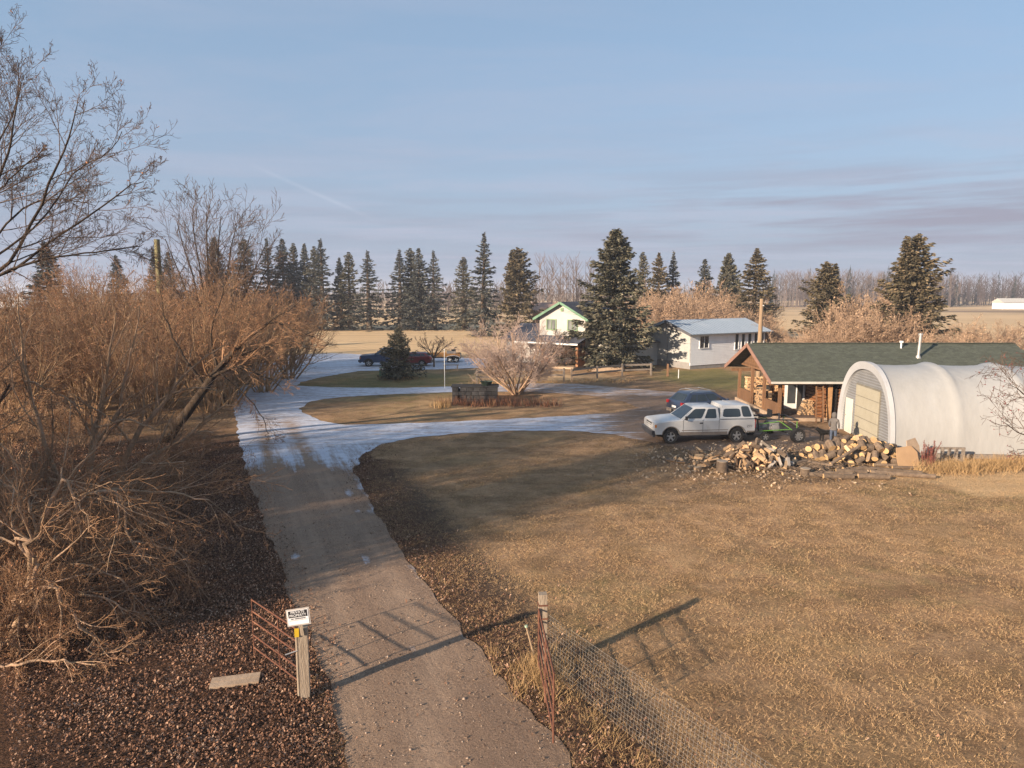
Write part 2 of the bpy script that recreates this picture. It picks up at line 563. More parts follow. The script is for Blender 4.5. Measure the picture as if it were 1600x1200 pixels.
def ground_material():
    m = bpy.data.materials.new('dead_grass_ground'); m.use_nodes = True
    t = m.node_tree; bs = t.nodes['Principled BSDF']
    bs.inputs['Roughness'].default_value = 0.95; bs.inputs['Specular IOR Level'].default_value = 0.1
    ge = nd(t, 'ShaderNodeNewGeometry')

    def noise(scale, detail=6, stretch=None, rough=0.65):
        n = nd(t, 'ShaderNodeTexNoise'); n.inputs['Scale'].default_value = scale; n.inputs['Detail'].default_value = detail
        n.inputs['Roughness'].default_value = rough
        if stretch:
            mp = nd(t, 'ShaderNodeMapping'); mp.inputs['Scale'].default_value = stretch
            t.links.new(ge.outputs['Position'], mp.inputs[0]); t.links.new(mp.outputs[0], n.inputs['Vector'])
        else:
            t.links.new(ge.outputs['Position'], n.inputs['Vector'])
        return n.outputs['Fac']

    def attr(n):
        a = nd(t, 'ShaderNodeAttribute'); a.attribute_name = n
        return a.outputs['Fac']
    big = noise(0.22, 6); mid = noise(1.4, 7, None, .72); fine = noise(12, 6, None, 0.78)
    base = mix_col(t, ramp_node(t, fine, [(0.34, 0.0), (0.66, 1.0)]), (0.24, 0.145, 0.078), (0.61, 0.38, 0.21))
    base = mix_col(t, ramp_node(t, mid, [(0.42, 0.0), (0.72, 0.8)]), base, (0.63, 0.41, 0.235))
    base = mix_col(t, ramp_node(t, noise(0.75, 6), [(0.44, 0.0), (0.62, 0.85)]), base, (0.24, 0.152, 0.078))
    base = mix_col(t, math_node(t, 'MULTIPLY', ramp_node(t, big, [(0.5, 0.0), (0.66, 1.0)]), 0.4), base, (0.42, 0.285, 0.135))
    base = mix_col(t, math_node(t, 'MULTIPLY', ramp_node(t, noise(1.0, 6, (0.28, 0.75, 1), .7), [(0.46, 0.0), (0.62, 1.0)]), 0.6), base, (0.235, 0.145, 0.082))
    gcol = mix_col(t, ramp_node(t, fine, [(0.35, 0.0), (0.65, 1.0)]), (0.08, 0.095, 0.03), (0.28, 0.25, 0.09))

    def edge(a, n, k=0.5):
        return math_node(t, 'MULTIPLY', ramp_node(t, math_node(t, 'ADD', a, math_node(t, 'MULTIPLY', math_node(t, 'SUBTRACT', n, 0.5), k)), [(0.25, 0.0), (0.8, 1.0)]), 1.0)
    base = mix_col(t, math_node(t, 'MULTIPLY', edge(attr('green'), mid, 1.0), 0.8), base, gcol)
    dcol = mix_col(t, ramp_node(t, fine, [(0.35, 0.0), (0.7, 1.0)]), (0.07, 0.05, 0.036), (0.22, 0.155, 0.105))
    base = mix_col(t, edge(attr('dirt_and_shade'), mid, 1.3), base, dcol)  # bare soil, and the verge shade painted with the same colour
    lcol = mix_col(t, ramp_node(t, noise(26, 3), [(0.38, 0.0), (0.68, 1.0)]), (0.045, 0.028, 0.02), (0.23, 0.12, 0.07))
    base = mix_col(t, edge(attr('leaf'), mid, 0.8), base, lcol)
    # stubble field: mown swaths, flattened rows
    sw = noise(1.0, 4, (0.012, 0.35, 1)); sw2 = noise(1.0, 5, (0.05, 1.3, 1))
    scol = mix_col(t, ramp_node(t, sw, [(0.38, 0.0), (0.62, 1.0)]), (0.70, 0.49, 0.27), (0.54, 0.365, 0.20))
    scol = mix_col(t, math_node(t, 'MULTIPLY', ramp_node(t, sw2, [(0.45, 0.0), (0.7, 1.0)]), 0.6), scol, (0.74, 0.55, 0.33))
    # bare ploughed strips far out
    py = nd(t, 'ShaderNodeSeparateXYZ'); t.links.new(ge.outputs['Position'], py.inputs[0])
    far = noise(1.0, 3, (0.0012, 0.011, 1))
    plough = math_node(t, 'MULTIPLY', ramp_node(t, far, [(0.5, 0.0), (0.56, 1.0)]), ramp_node(t, math_node(t, 'DIVIDE', py.outputs[1], 1000), [(0.2, 0.0), (0.24, 0.75)]))
    scol = mix_col(t, plough, scol, (0.17, 0.115, 0.08))
    base = mix_col(t, edge(attr('straw'), mid, 0.5), base, scol)
    t.links.new(base, bs.inputs['Base Color'])
    bu = nd(t, 'ShaderNodeBump'); bu.inputs['Strength'].default_value = 1.0; bu.inputs['Distance'].default_value = 0.12
    t.links.new(math_node(t, 'ADD', fine, math_node(t, 'MULTIPLY', mid, 1.6)), bu.inputs['Height'])
    t.links.new(bu.outputs[0], bs.inputs['Normal'])
    return m


M_GROUND = ground_material()
ground = np_mesh('ground', V, Fg, M_GROUND, kind='structure', smooth=True, attrs=dict(dirt_and_shade=dirt_and_shade, green=green, leaf=leaf, straw=straw))

# driveway: gravel sheet with its own ragged outline
ox = np.array(OUT_NP)
bx = np.arange(ox[:, 0].min(), ox[:, 0].max(), 0.42); by = np.arange(ox[:, 1].min(), ox[:, 1].max(), 0.42)
BX, BY = np.meshgrid(bx, by)
Q = np.stack([BX.ravel(), BY.ravel()], 1) + np.random.default_rng(1).uniform(-.08, .08, (BX.size, 2))
keep = on_road(Q)
Q = Q[keep]
dq = np.minimum(seg_dist(Q, OUT_NP), seg_dist(Q, ISL_NP))
Q = Q[dq > 0.2]
pts = [Vector(p) for p in OUT_NP] + [Vector(p) for p in ISL_NP] + [Vector(p) for p in Q]
n1, n2 = len(OUT_NP), len(ISL_NP)
edges = [(i, (i + 1) % n1) for i in range(n1)] + [(n1 + i, n1 + (i + 1) % n2) for i in range(n2)]
vo, eo, fo, *_ = geometry.delaunay_2d_cdt(pts, edges, [], 0, 1e-4)
vo = np.array([tuple(p) for p in vo]); fo = np.array([tuple(f) for f in fo])
cen = vo[fo].mean(axis=1)
fo = fo[on_road(cen)]
DP = vo
de = np.minimum(seg_dist(DP, OUT_NP), seg_dist(DP, ISL_NP))
dy_, dx_ = DP[:, 1], DP[:, 0]
cx0 = np.interp(dy_, [11, 14, 20, 28, 40], [-2.2, -2.6, -5.2, -8.9, -14.0])
snow = 0.74 * smooth(dy_, 25.5, 31.5)
snow *= 1 - 0.75 * smooth(dx_, 3.0, 8.5) * (dy_ < 50)                   # worn to mud by the parked cars
snow *= 1 - 0.35 * smooth(dx_, -4.0, 2.0) * (dy_ > 46)
snow = np.maximum(snow, 0.50 * (1 - smooth(de, 0.10, 0.5)) * (dy_ < 27) * (0.55 + 0.45 * (dx_ > cx0)) * smooth(fbm(dx_ * 0.9 + 5, dy_ * 0.9), .44, .58) * smooth(dy_, 12.5, 14.5))       # crust left along the verges
snow = np.maximum(snow, 0.30 * smooth(dy_, 18, 26))
for (sx, sy, sr) in ((572, 876, .5), (608, 927, .42), (568, 800, .4), (545, 770, .6), (520, 800, .35), (640, 1020, .35), (470, 870, .4)):
    g = gp(sx, sy)
    snow = np.maximum(snow, 0.6 * (1 - smooth(np.hypot((dx_ - g.x), (dy_ - g.y) * 0.8), sr * .3, sr * 1.3)))
mud = smooth(dx_, 4.0, 9.0) * (dy_ < 50) * 0.8
along = smooth(dy_, 31, 36)
# wheel paths of the main drive
cx = np.interp(dy_, [11, 14, 20, 28, 40], [-2.2, -2.6, -5.2, -8.9, -14.0])
track = np.exp(-((np.abs(dx_ - cx) - 0.85) / 0.38) ** 2) * (1 - smooth(dy_, 36, 44))


def drive_material():
    m = bpy.data.materials.new('gravel_and_snow'); m.use_nodes = True
    t = m.node_tree; bs = t.nodes['Principled BSDF']
    ge = nd(t, 'ShaderNodeNewGeometry')

    def noise(scale, detail=6, stretch=None, rough=0.65, rz=0):
        n = nd(t, 'ShaderNodeTexNoise'); n.inputs['Scale'].default_value = scale; n.inputs['Detail'].default_value = detail
        n.inputs['Roughness'].default_value = rough
        if stretch:
            mp = nd(t, 'ShaderNodeMapping'); mp.vector_type = 'TEXTURE'; mp.inputs['Scale'].default_value = tuple(1 / q for q in stretch); mp.inputs['Rotation'].default_value = (0, 0, rz)
            t.links.new(ge.outputs['Position'], mp.inputs[0]); t.links.new(mp.outputs[0], n.inputs['Vector'])
        else:
            t.links.new(ge.outputs['Position'], n.inputs['Vector'])
        return n.outputs['Fac']

    def attr(n):
        a = nd(t, 'ShaderNodeAttribute'); a.attribute_name = n
        return a.outputs['Fac']
    fine = noise(22, 5, None, 0.8); mid = noise(2.2, 6, None, .7); big = noise(0.5, 5)
    g = mix_col(t, ramp_node(t, fine, [(0.33, 0.0), (0.68, 1.0)]), (0.145, 0.09, 0.058), (0.46, 0.31, 0.205))
    g = mix_col(t, math_node(t, 'MULTIPLY', ramp_node(t, mid, [(0.4, 0.0), (0.65, 1.0)]), 0.6), g, (0.25, 0.165, 0.112))
    g = mix_col(t, math_node(t, 'MULTIPLY', ramp_node(t, big, [(0.45, 0.0), (0.65, 1.0)]), 0.5), g, (0.38, 0.26, 0.175))
    g = mix_col(t, math_node(t, 'MULTIPLY', attr('track'), 0.35), g, (0.45, 0.325, 0.23))
    g = mix_col(t, math_node(t, 'MULTIPLY', attr('mud'), ramp_node(t, mid, [(0.3, 0.5), (0.7, 1.0)])), g, (0.15, 0.105, 0.075))
    s1 = noise(1.0, 8, (2.6, 0.16, 1), 0.72, R(22)); s2 = noise(1.0, 7, (0.25, 2.6, 1), 0.7)
    al = attr('along')
    streak = math_node(t, 'ADD', math_node(t, 'MULTIPLY', s1, math_node(t, 'SUBTRACT', 1.0, al)), math_node(t, 'MULTIPLY', s2, al))
    g = mix_col(t, math_node(t, 'MULTIPLY', ramp_node(t, streak, [(0.40, 0.0), (0.64, 1.0)]), 0.5), g, (0.17, 0.112, 0.078))
    g = mix_col(t, math_node(t, 'MULTIPLY', ramp_node(t, noise(46, 3, None, .6), [(0.60, 0.0), (0.70, 1.0)]), 0.7), g, (0.56, 0.43, 0.33))
    g = mix_col(t, math_node(t, 'MULTIPLY', ramp_node(t, noise(38, 3, None, .6), [(0.62, 0.0), (0.70, 1.0)]), 0.7), g, (0.085, 0.06, 0.045))
    k = math_node(t, 'ADD', math_node(t, 'ADD', attr('snow'), math_node(t, 'MULTIPLY', math_node(t, 'SUBTRACT', streak, 0.5), 1.5)),
                  math_node(t, 'MULTIPLY', math_node(t, 'SUBTRACT', mid, 0.5), 0.5))
    k = math_node(t, 'SUBTRACT', k, math_node(t, 'MULTIPLY', attr('track'), 0.34))
    sf = ramp_node(t, k, [(0.40, 0.0), (0.80, 0.93)])
    sc = mix_col(t, ramp_node(t, mid, [(0.3, 0.0), (0.7, 1.0)]), (0.52, 0.56, 0.66), (0.70, 0.73, 0.80))
    g = mix_col(t, sf, g, sc)
    t.links.new(g, bs.inputs['Base Color'])
    t.links.new(ramp_node(t, sf, [(0.2, 0.92), (0.8, 0.5)]), bs.inputs['Roughness'])
    bs.inputs['Specular IOR Level'].default_value = 0.25
    bu = nd(t, 'ShaderNodeBump'); bu.inputs['Strength'].default_value = 0.9; bu.inputs['Distance'].default_value = 0.05
    t.links.new(math_node(t, 'ADD', fine, math_node(t, 'MULTIPLY', mid, 1.5)), bu.inputs['Height'])
    t.links.new(bu.outputs[0], bs.inputs['Normal'])
    return m


M_DRIVE = drive_material()
driveway = np_mesh('driveway', np.concatenate([DP, (0.012 + 0.030 * np.clip(de / 0.8, 0, 1) * (1 - 0.9 * track) + 0.012 * (fbm(DP[:, 0] * 1.6, DP[:, 1] * 1.6) - 0.4))[:, None]], 1), fo, M_DRIVE, kind='structure', smooth=True,
                   attrs=dict(snow=snow, mud=mud, along=along, track=track))

# ------------------------------------------------------------------ grass, leaf litter (nobody could count them)
M_BLADE = by_piece('dry_grass_blades', [(0.0, (0.256, 0.159, 0.078)), (0.35, (0.439, 0.277, 0.140)), (0.65, (0.610, 0.389, 0.202)), (0.9, (0.708, 0.472, 0.252)), (1.0, (0.537, 0.389, 0.179))], blotch=.4, bscale=.7)
M_LEAF = by_piece('fallen_leaves', [(0.0, (0.06, 0.036, 0.026)), (0.3, (0.13, 0.07, 0.045)), (0.55, (0.23, 0.12, 0.074)), (0.85, (0.34, 0.19, 0.12)), (1.0, (0.46, 0.31, 0.215))], blotch=.35)
M_STRAW = pm('tall_dry_grass', (0.48, 0.32, 0.16), (0.30, 0.19, 0.09), 2.0, 0.9, coord='World', spec=0.1)
rg = np.random.default_rng(11)


def blades(P, h0, h1, wd, per, lean=0.6):
    n = len(P)
    p = np.repeat(P, per, 0) + rg.normal(0, 0.035, (n * per, 2))
    N = len(p)
    a = rg.uniform(0, 2 * np.pi, N); h = rg.uniform(h0, h1, N); l = rg.uniform(0.1, lean, N) * h * 1.6
    b = rg.uniform(0, 2 * np.pi, N)
    v = np.zeros((N, 3, 3))
    v[:, 0, :2] = p + np.stack([np.cos(b), np.sin(b)], 1) * wd * 0.5
    v[:, 1, :2] = p - np.stack([np.cos(b), np.sin(b)], 1) * wd * 0.5
    v[:, 2, :2] = p + np.stack([np.cos(a), np.sin(a)], 1) * l[:, None]
    v[:, 2, 2] = h
    return v.reshape(-1, 3)


def view_points(n, y0, y1, margin=1.06, power=1.0):
    y = y0 + (y1 - y0) * rg.random(n) ** power
    x = rg.uniform(-1, 1, n) * y * 0.745 * margin
    return np.stack([x, y], 1)


OUT_S = [tuple(p) for p in outer]
T0 = view_points(225000, 9.0, 36, 1.06, 0.9)
dr = np.where(on_road(T0), 1.0, -1)
T0 = T0[(dr < 0.0) & (T0[:, 0] > -4.2 - (T0[:, 1] - 13) * 0.40)]
cl_ = fbm(T0[:, 0] * 1.7, T0[:, 1] * 1.7)
T0 = T0[rg.random(len(T0)) < 0.15 + 1.3 * (cl_ - .12)]
vb = blades(T0, 0.012, 0.066, 0.0075, 3, 1.7)
np_mesh('lawn_grass', vb, np.arange(len(vb)).reshape(-1, 3), M_BLADE, attrs=dict(rv=np.repeat(rg.random(len(vb) // 3), 3)))
tag(bpy.data.objects['lawn_grass'], 'short dead brown lawn grass beside the gravel drive', 'grass', kind='stuff')


def litter(P, size):
    n = len(P)
    a = rg.uniform(0, 2 * np.pi, n); s = size * rg.uniform(0.4, 1.5, n)
    tilt = rg.normal(0, 0.55, (n, 2))
    v = np.zeros((n, 4, 3))
    for k, (ux, uy) in enumerate(((-1, 0), (0, -0.55), (1, 0), (0, 0.55))):
        lx = (ux * np.cos(a) - uy * np.sin(a)) * s; ly = (ux * np.sin(a) + uy * np.cos(a)) * s
        v[:, k, 0] = P[:, 0] + lx; v[:, k, 1] = P[:, 1] + ly
        v[:, k, 2] = 0.03 + rg.uniform(0, .025, n) + lx * tilt[:, 0] + ly * tilt[:, 1] + (0.012 if k % 2 else 0)
    v[:, :, 2] = np.maximum(v[:, :, 2], 0.016)
    return v.reshape(-1, 3)


L0 = view_points(560000, 9.5, 34, 1.06, 0.9)
sel = (L0[:, 0] < -3.4 - (L0[:, 1] - 13) * 0.17)
drd = seg_dist(L0, OUT_S); onr = on_road(L0)
sel = sel & (fbm(L0[:, 0] * .9, L0[:, 1] * .9) + rg.normal(0, .12, len(L0)) > .30) & (~onr | ((drd < 0.5) & (rg.random(len(L0)) < 0.12)))
sel |= (~onr) & (L0[:, 0] > -8) & (L0[:, 0] < 6) & (rg.random(len(L0)) < 0.40 * np.exp(-drd / 0.7))
sel |= onr & (rg.random(len(L0)) < 0.006)
sel |= (~onr) & (L0[:, 0] > -4) & (rg.random(len(L0)) < 0.003)
vl = litter(L0[sel], 0.0235)
np_mesh('leaf_litter', vl, np.arange(len(vl)).reshape(-1, 4), M_LEAF, attrs=dict(rv=np.repeat(rg.random(len(vl) // 4), 4)))
tag(bpy.data.objects['leaf_litter'], 'brown fallen leaves covering the ground under the bare thicket', 'leaves', kind='stuff')

# loose stones on the drive
S0 = view_points(60000, 9.0, 27, 1.0, 0.8)
S0 = S0[on_road(S0)]
dS = seg_dist(S0, OUT_S)
cS = np.interp(S0[:, 1], [11, 14, 20, 28, 40], [-2.2, -2.6, -5.2, -8.9, -14.0])
tS = np.exp(-((np.abs(S0[:, 0] - cS) - 0.85) / 0.4) ** 2)
S0 = S0[rg.random(len(S0)) < (0.55 - 0.4 * tS)]
nS = len(S0); rS = rg.gamma(2.0, 0.0040, nS) + 0.0035
octv = np.array([(1, 0, 0), (-1, 0, 0), (0, 1, 0), (0, -1, 0), (0, 0, .7), (0, 0, -.7)], float)
octf = np.array([(0, 2, 4), (2, 1, 4), (1, 3, 4), (3, 0, 4), (2, 0, 5), (1, 2, 5), (3, 1, 5), (0, 3, 5)])
aS = rg.uniform(0, 6.28, nS)
vS = octv[None] * rS[:, None, None] * rg.uniform(.6, 1.3, (nS, 6, 1))
xs2 = vS[:, :, 0] * np.cos(aS)[:, None] - vS[:, :, 1] * np.sin(aS)[:, None]; ys2 = vS[:, :, 0] * np.sin(aS)[:, None] + vS[:, :, 1] * np.cos(aS)[:, None]
vS = np.stack([xs2 + S0[:, 0:1], ys2 + S0[:, 1:2], vS[:, :, 2] + 0.045], 2).reshape(-1, 3)
fS = (octf[None] + (np.arange(nS) * 6)[:, None, None]).reshape(-1, 3)
o = np_mesh('loose_gravel', vS, fS, by_piece('gravel_stones', [(0.0, (0.12, 0.085, 0.065)), (0.5, (0.28, 0.20, 0.145)), (1.0, (0.46, 0.36, 0.28))], blotch=.15), attrs=dict(rv=np.repeat(rg.random(nS), 6)))
tag(o, 'loose brown gravel stones scattered over the drive', 'gravel', kind='stuff')
# ------------------------------------------------------------------ trees
M_BARK_D = pm('dark_bark', (0.085, 0.06, 0.042), (0.035, 0.026, 0.02), 6, 0.95, 0.8, 12, stretch=(1, 1, 0.25), spec=0.1)
M_BARK_P = pm('pale_willow_bark', (0.520, 0.338, 0.225), (0.275, 0.194, 0.119), 5, 0.9, 0.5, 20, stretch=(1, 1, 0.3), spec=0.15)
M_BARK_M = pm('grey_brown_bark', (0.17, 0.125, 0.09), (0.09, 0.066, 0.048), 6, 0.92, 0.5, 18, spec=0.12)
M_BARK_G = pm('golden_willow_stems', (0.40, 0.27, 0.15), (0.20, 0.125, 0.07), 0.6, 0.9, coord='World', c=(0.12, 0.08, 0.05), cs=1.2, spec=.12)
M_TWIG_O = pm('rusty_willow_twigs', (0.40, 0.235, 0.13), (0.235, 0.13, 0.072), 0.8, 0.85, coord='World', c=(0.29, 0.20, 0.13), cs=.35, spec=0.15)
M_TWIG_D = pm('dark_twigs', (0.16, 0.108, 0.08), (0.095, 0.066, 0.05), 0.9, 0.85, coord='World', spec=0.15)
M_TWIG_F = pm('pale_frosted_twigs', (0.50, 0.375, 0.31), (0.38, 0.275, 0.215), 0.7, 0.9, coord='World', spec=0.15)
M_TWIG_T = pm('tawny_shrub_twigs', (0.44, 0.30, 0.20), (0.30, 0.205, 0.14), 0.5, 0.9, coord='World', spec=0.12)
M_DEAD_LEAF = pm('clinging_dead_leaves', (0.504, 0.238, 0.119), (0.308, 0.140, 0.077), 2.0, 0.85, coord='World', spec=0.15)
M_NEEDLE = by_piece('spruce_needles', [(0.0, (0.04, 0.042, 0.03)), (0.5, (0.105, 0.102, 0.07)), (0.85, (0.185, 0.165, 0.115)), (1.0, (0.27, 0.23, 0.16))], blotch=.3, bscale=.9)
M_NEEDLE_B = by_piece('blue_spruce_needles', [(0.0, (0.03, 0.036, 0.035)), (0.5, (0.078, 0.085, 0.076)), (0.85, (0.15, 0.148, 0.125)), (1.0, (0.23, 0.21, 0.17))], blotch=.3, bscale=.9)
M_NEEDLE_T = by_piece('tan_spruce_needles', [(0.0, (0.042, 0.038, 0.025)), (0.5, (0.12, 0.10, 0.06)), (0.85, (0.20, 0.155, 0.093)), (1.0, (0.26, 0.19, 0.115))], blotch=.3, bscale=.9)


class Twigs:
    """tapered tubes in bulk; polylines grouped by point count"""
    def __init__(s):
        s.g = {}
        s.leaves = []

    def add(s, pts, r0, r1, sides=3):
        s.g.setdefault((len(pts), sides), []).append((pts, r0, r1))

    def build(s, name, mat, parent):
        Vs = []; Fs = []; off = 0
        for (k, n), L in s.g.items():
            Pt = np.array([l[0] for l in L], dtype=np.float64)      # m,k,3
            m = len(L)
            r0 = np.array([l[1] for l in L])[:, None]; r1 = np.array([l[2] for l in L])[:, None]
            rr = r0 + (r1 - r0) * np.linspace(0, 1, k)[None]
            T = np.empty_like(Pt)
            T[:, 1:-1] = Pt[:, 2:] - Pt[:, :-2]; T[:, 0] = Pt[:, 1] - Pt[:, 0]; T[:, -1] = Pt[:, -1] - Pt[:, -2]
            T /= np.linalg.norm(T, axis=2, keepdims=True) + 1e-9
            ref = np.array([0.37, 0.83, 0.41])
            a = np.cross(T, ref); a /= np.linalg.norm(a, axis=2, keepdims=True) + 1e-9
            b = np.cross(T, a)
            q = 2 * np.pi * np.arange(n) / n
            V = Pt[:, :, None, :] + rr[:, :, None, None] * (a[:, :, None, :] * np.cos(q)[None, None, :, None] + b[:, :, None, :] * np.sin(q)[None, None, :, None])
            Vs.append(V.reshape(-1, 3))
            base = (np.arange(m) * k * n)[:, None, None] + (np.arange(k - 1) * n)[None, :, None]
            j = np.arange(n)[None, None]; j2 = (np.arange(n) + 1) % n
            f = np.stack(np.broadcast_arrays(base + j, base + j2, base + n + j2, base + n + j), -1).reshape(-1, 4) + off
            Fs.append(f); off += len(Vs[-1])
        if not Vs:
            return None
        return np_mesh(name, np.concatenate(Vs), np.concatenate(Fs), mat, parent, smooth=True)


def leaf_mesh(name, pts, size, mat, parent, seed=1):
    g = np.random.default_rng(seed)
    Pn = np.array(pts); n = len(Pn)
    u = g.normal(0, 1, (n, 3)); u /= np.linalg.norm(u, axis=1, keepdims=True)
    w_ = g.normal(0, 1, (n, 3)); w_ -= (w_ * u).sum(1, keepdims=True) * u; w_ /= np.linalg.norm(w_, axis=1, keepdims=True)
    s_ = size * g.uniform(0.5, 1.2, (n, 1))
    v = np.stack([Pn - u * s_, Pn - w_ * s_ * 0.45, Pn + u * s_, Pn + w_ * s_ * 0.45], 1).reshape(-1, 3)
    return np_mesh(name, v, np.arange(len(v)).reshape(-1, 4), mat, parent, attrs=dict(rv=np.repeat(g.random(n), 4)))


def norm(d):
    l = math.sqrt(d[0] ** 2 + d[1] ** 2 + d[2] ** 2) + 1e-9
    return (d[0] / l, d[1] / l, d[2] / l)


def deviate(d, ang, rn, flat=0.0):
    """a direction leaning away from d by ang in a random azimuth"""
    ref = (0.0, 0.0, 1.0) if abs(d[2]) < 0.92 else (1.0, 0.0, 0.0)
    a = norm((d[1] * ref[2] - d[2] * ref[1], d[2] * ref[0] - d[0] * ref[2], d[0] * ref[1] - d[1] * ref[0]))
    b = (d[1] * a[2] - d[2] * a[1], d[2] * a[0] - d[0] * a[2], d[0] * a[1] - d[1] * a[0])
    q = rn.uniform(0, 2 * math.pi)
    s, c = math.sin(ang), math.cos(ang)
    x, y = math.cos(q) * s, math.sin(q) * s
    return norm(tuple(d[i] * c + a[i] * x + b[i] * y for i in range(3)))


class Spec:
    def __init__(s, **k):
        s.__dict__.update(k)


def grow(parts, p, d, L, r, lvl, S, rn):
    n = S.seg[lvl]; st = L / n; w_ = S.wob[lvl]; up = S.up[lvl]
    pts = [p]; dirs = [d]
    for i in range(n):
        d = norm((d[0] + rn.gauss(0, w_), d[1] + rn.gauss(0, w_), d[2] + rn.gauss(0, w_) + up))
        p = (p[0] + d[0] * st, p[1] + d[1] * st, max(p[2] + d[2] * st, 0.03))
        pts.append(p); dirs.append(d)
    r1 = r * S.tip[lvl]
    parts[0 if lvl < S.split else 1].add(pts, r, max(r1, S.rmin), S.sides[lvl])
    spawn(parts, pts, dirs, L, r, r1, lvl, S, rn)


def spawn(parts, pts, dirs, L, r, r1, lvl, S, rn):
    n = len(pts) - 1
    if lvl + 1 >= len(S.seg):
        if S.leaf and rn.random() < S.leaf:
            parts[2].append(pts[-1])
        return
    kids = S.kids[lvl]
    kids = int(kids) + (1 if rn.random() < kids - int(kids) else 0)
    for k in range(kids):
        t = S.t0[lvl] + (1 - S.t0[lvl]) * (k + rn.random()) / kids
        f = t * n; i = min(int(f), n - 1); f -= i
        q = tuple(pts[i][j] + (pts[i + 1][j] - pts[i][j]) * f for j in range(3))
        dd = deviate(dirs[i], S.ang[lvl] * rn.uniform(0.55, 1.35), rn)
        rr = (r + (r1 - r) * t) * S.rk[lvl]
        grow(parts, q, dd, L * S.lr[lvl] * (1.15 - 0.55 * t) * rn.uniform(0.6, 1.25), max(rr, S.rmin), lvl + 1, S, rn)


def smooth_path(ctrl, n):
    """Catmull-Rom through control points"""
    c = [Vector(p) for p in ctrl]
    c = [c[0] * 2 - c[1]] + c + [c[-1] * 2 - c[-2]]
    o = []
    segs = len(c) - 3
    for i in range(n + 1):
        t = i / n * segs; k = min(int(t), segs - 1); t -= k
        a, b, e, f = c[k:k + 4]
        o.append(0.5 * ((2 * b) + (e - a) * t + (2 * a - 5 * b + 4 * e - f) * t * t + (3 * b - a - 3 * e + f) * t ** 3))
    return o


def limb(parts, ctrl, r0, r1, S, rn, lvl=0, n=12, sides=7, jit=0.04):
    pts = [tuple(p) for p in smooth_path(ctrl, n)]
    pts = [pts[0]] + [tuple(c + rn.gauss(0, jit) for c in p) for p in pts[1:]]
    dirs = [norm(tuple(pts[min(i + 1, n)][j] - pts[max(i - 1, 0)][j] for j in range(3))) for i in range(n + 1)]
    parts[0].add(pts, r0, r1, sides)
    L = sum((Vector(pts[i + 1]) - Vector(pts[i])).length for i in range(n))
    spawn(parts, pts, dirs, L, r0, r1, lvl, S, rn)


def finish(root, parts, mt, mc, leaf_size=0.05, leaf_mat=None):
    parts[0].build('trunk', mt, root)
    parts[1].build('crown', mc, root)
    if parts[2]:
        leaf_mesh('dead_leaves', parts[2], leaf_size, leaf_mat or M_DEAD_LEAF, root)
    return root


def new_parts():
    return [Twigs(), Twigs(), []]


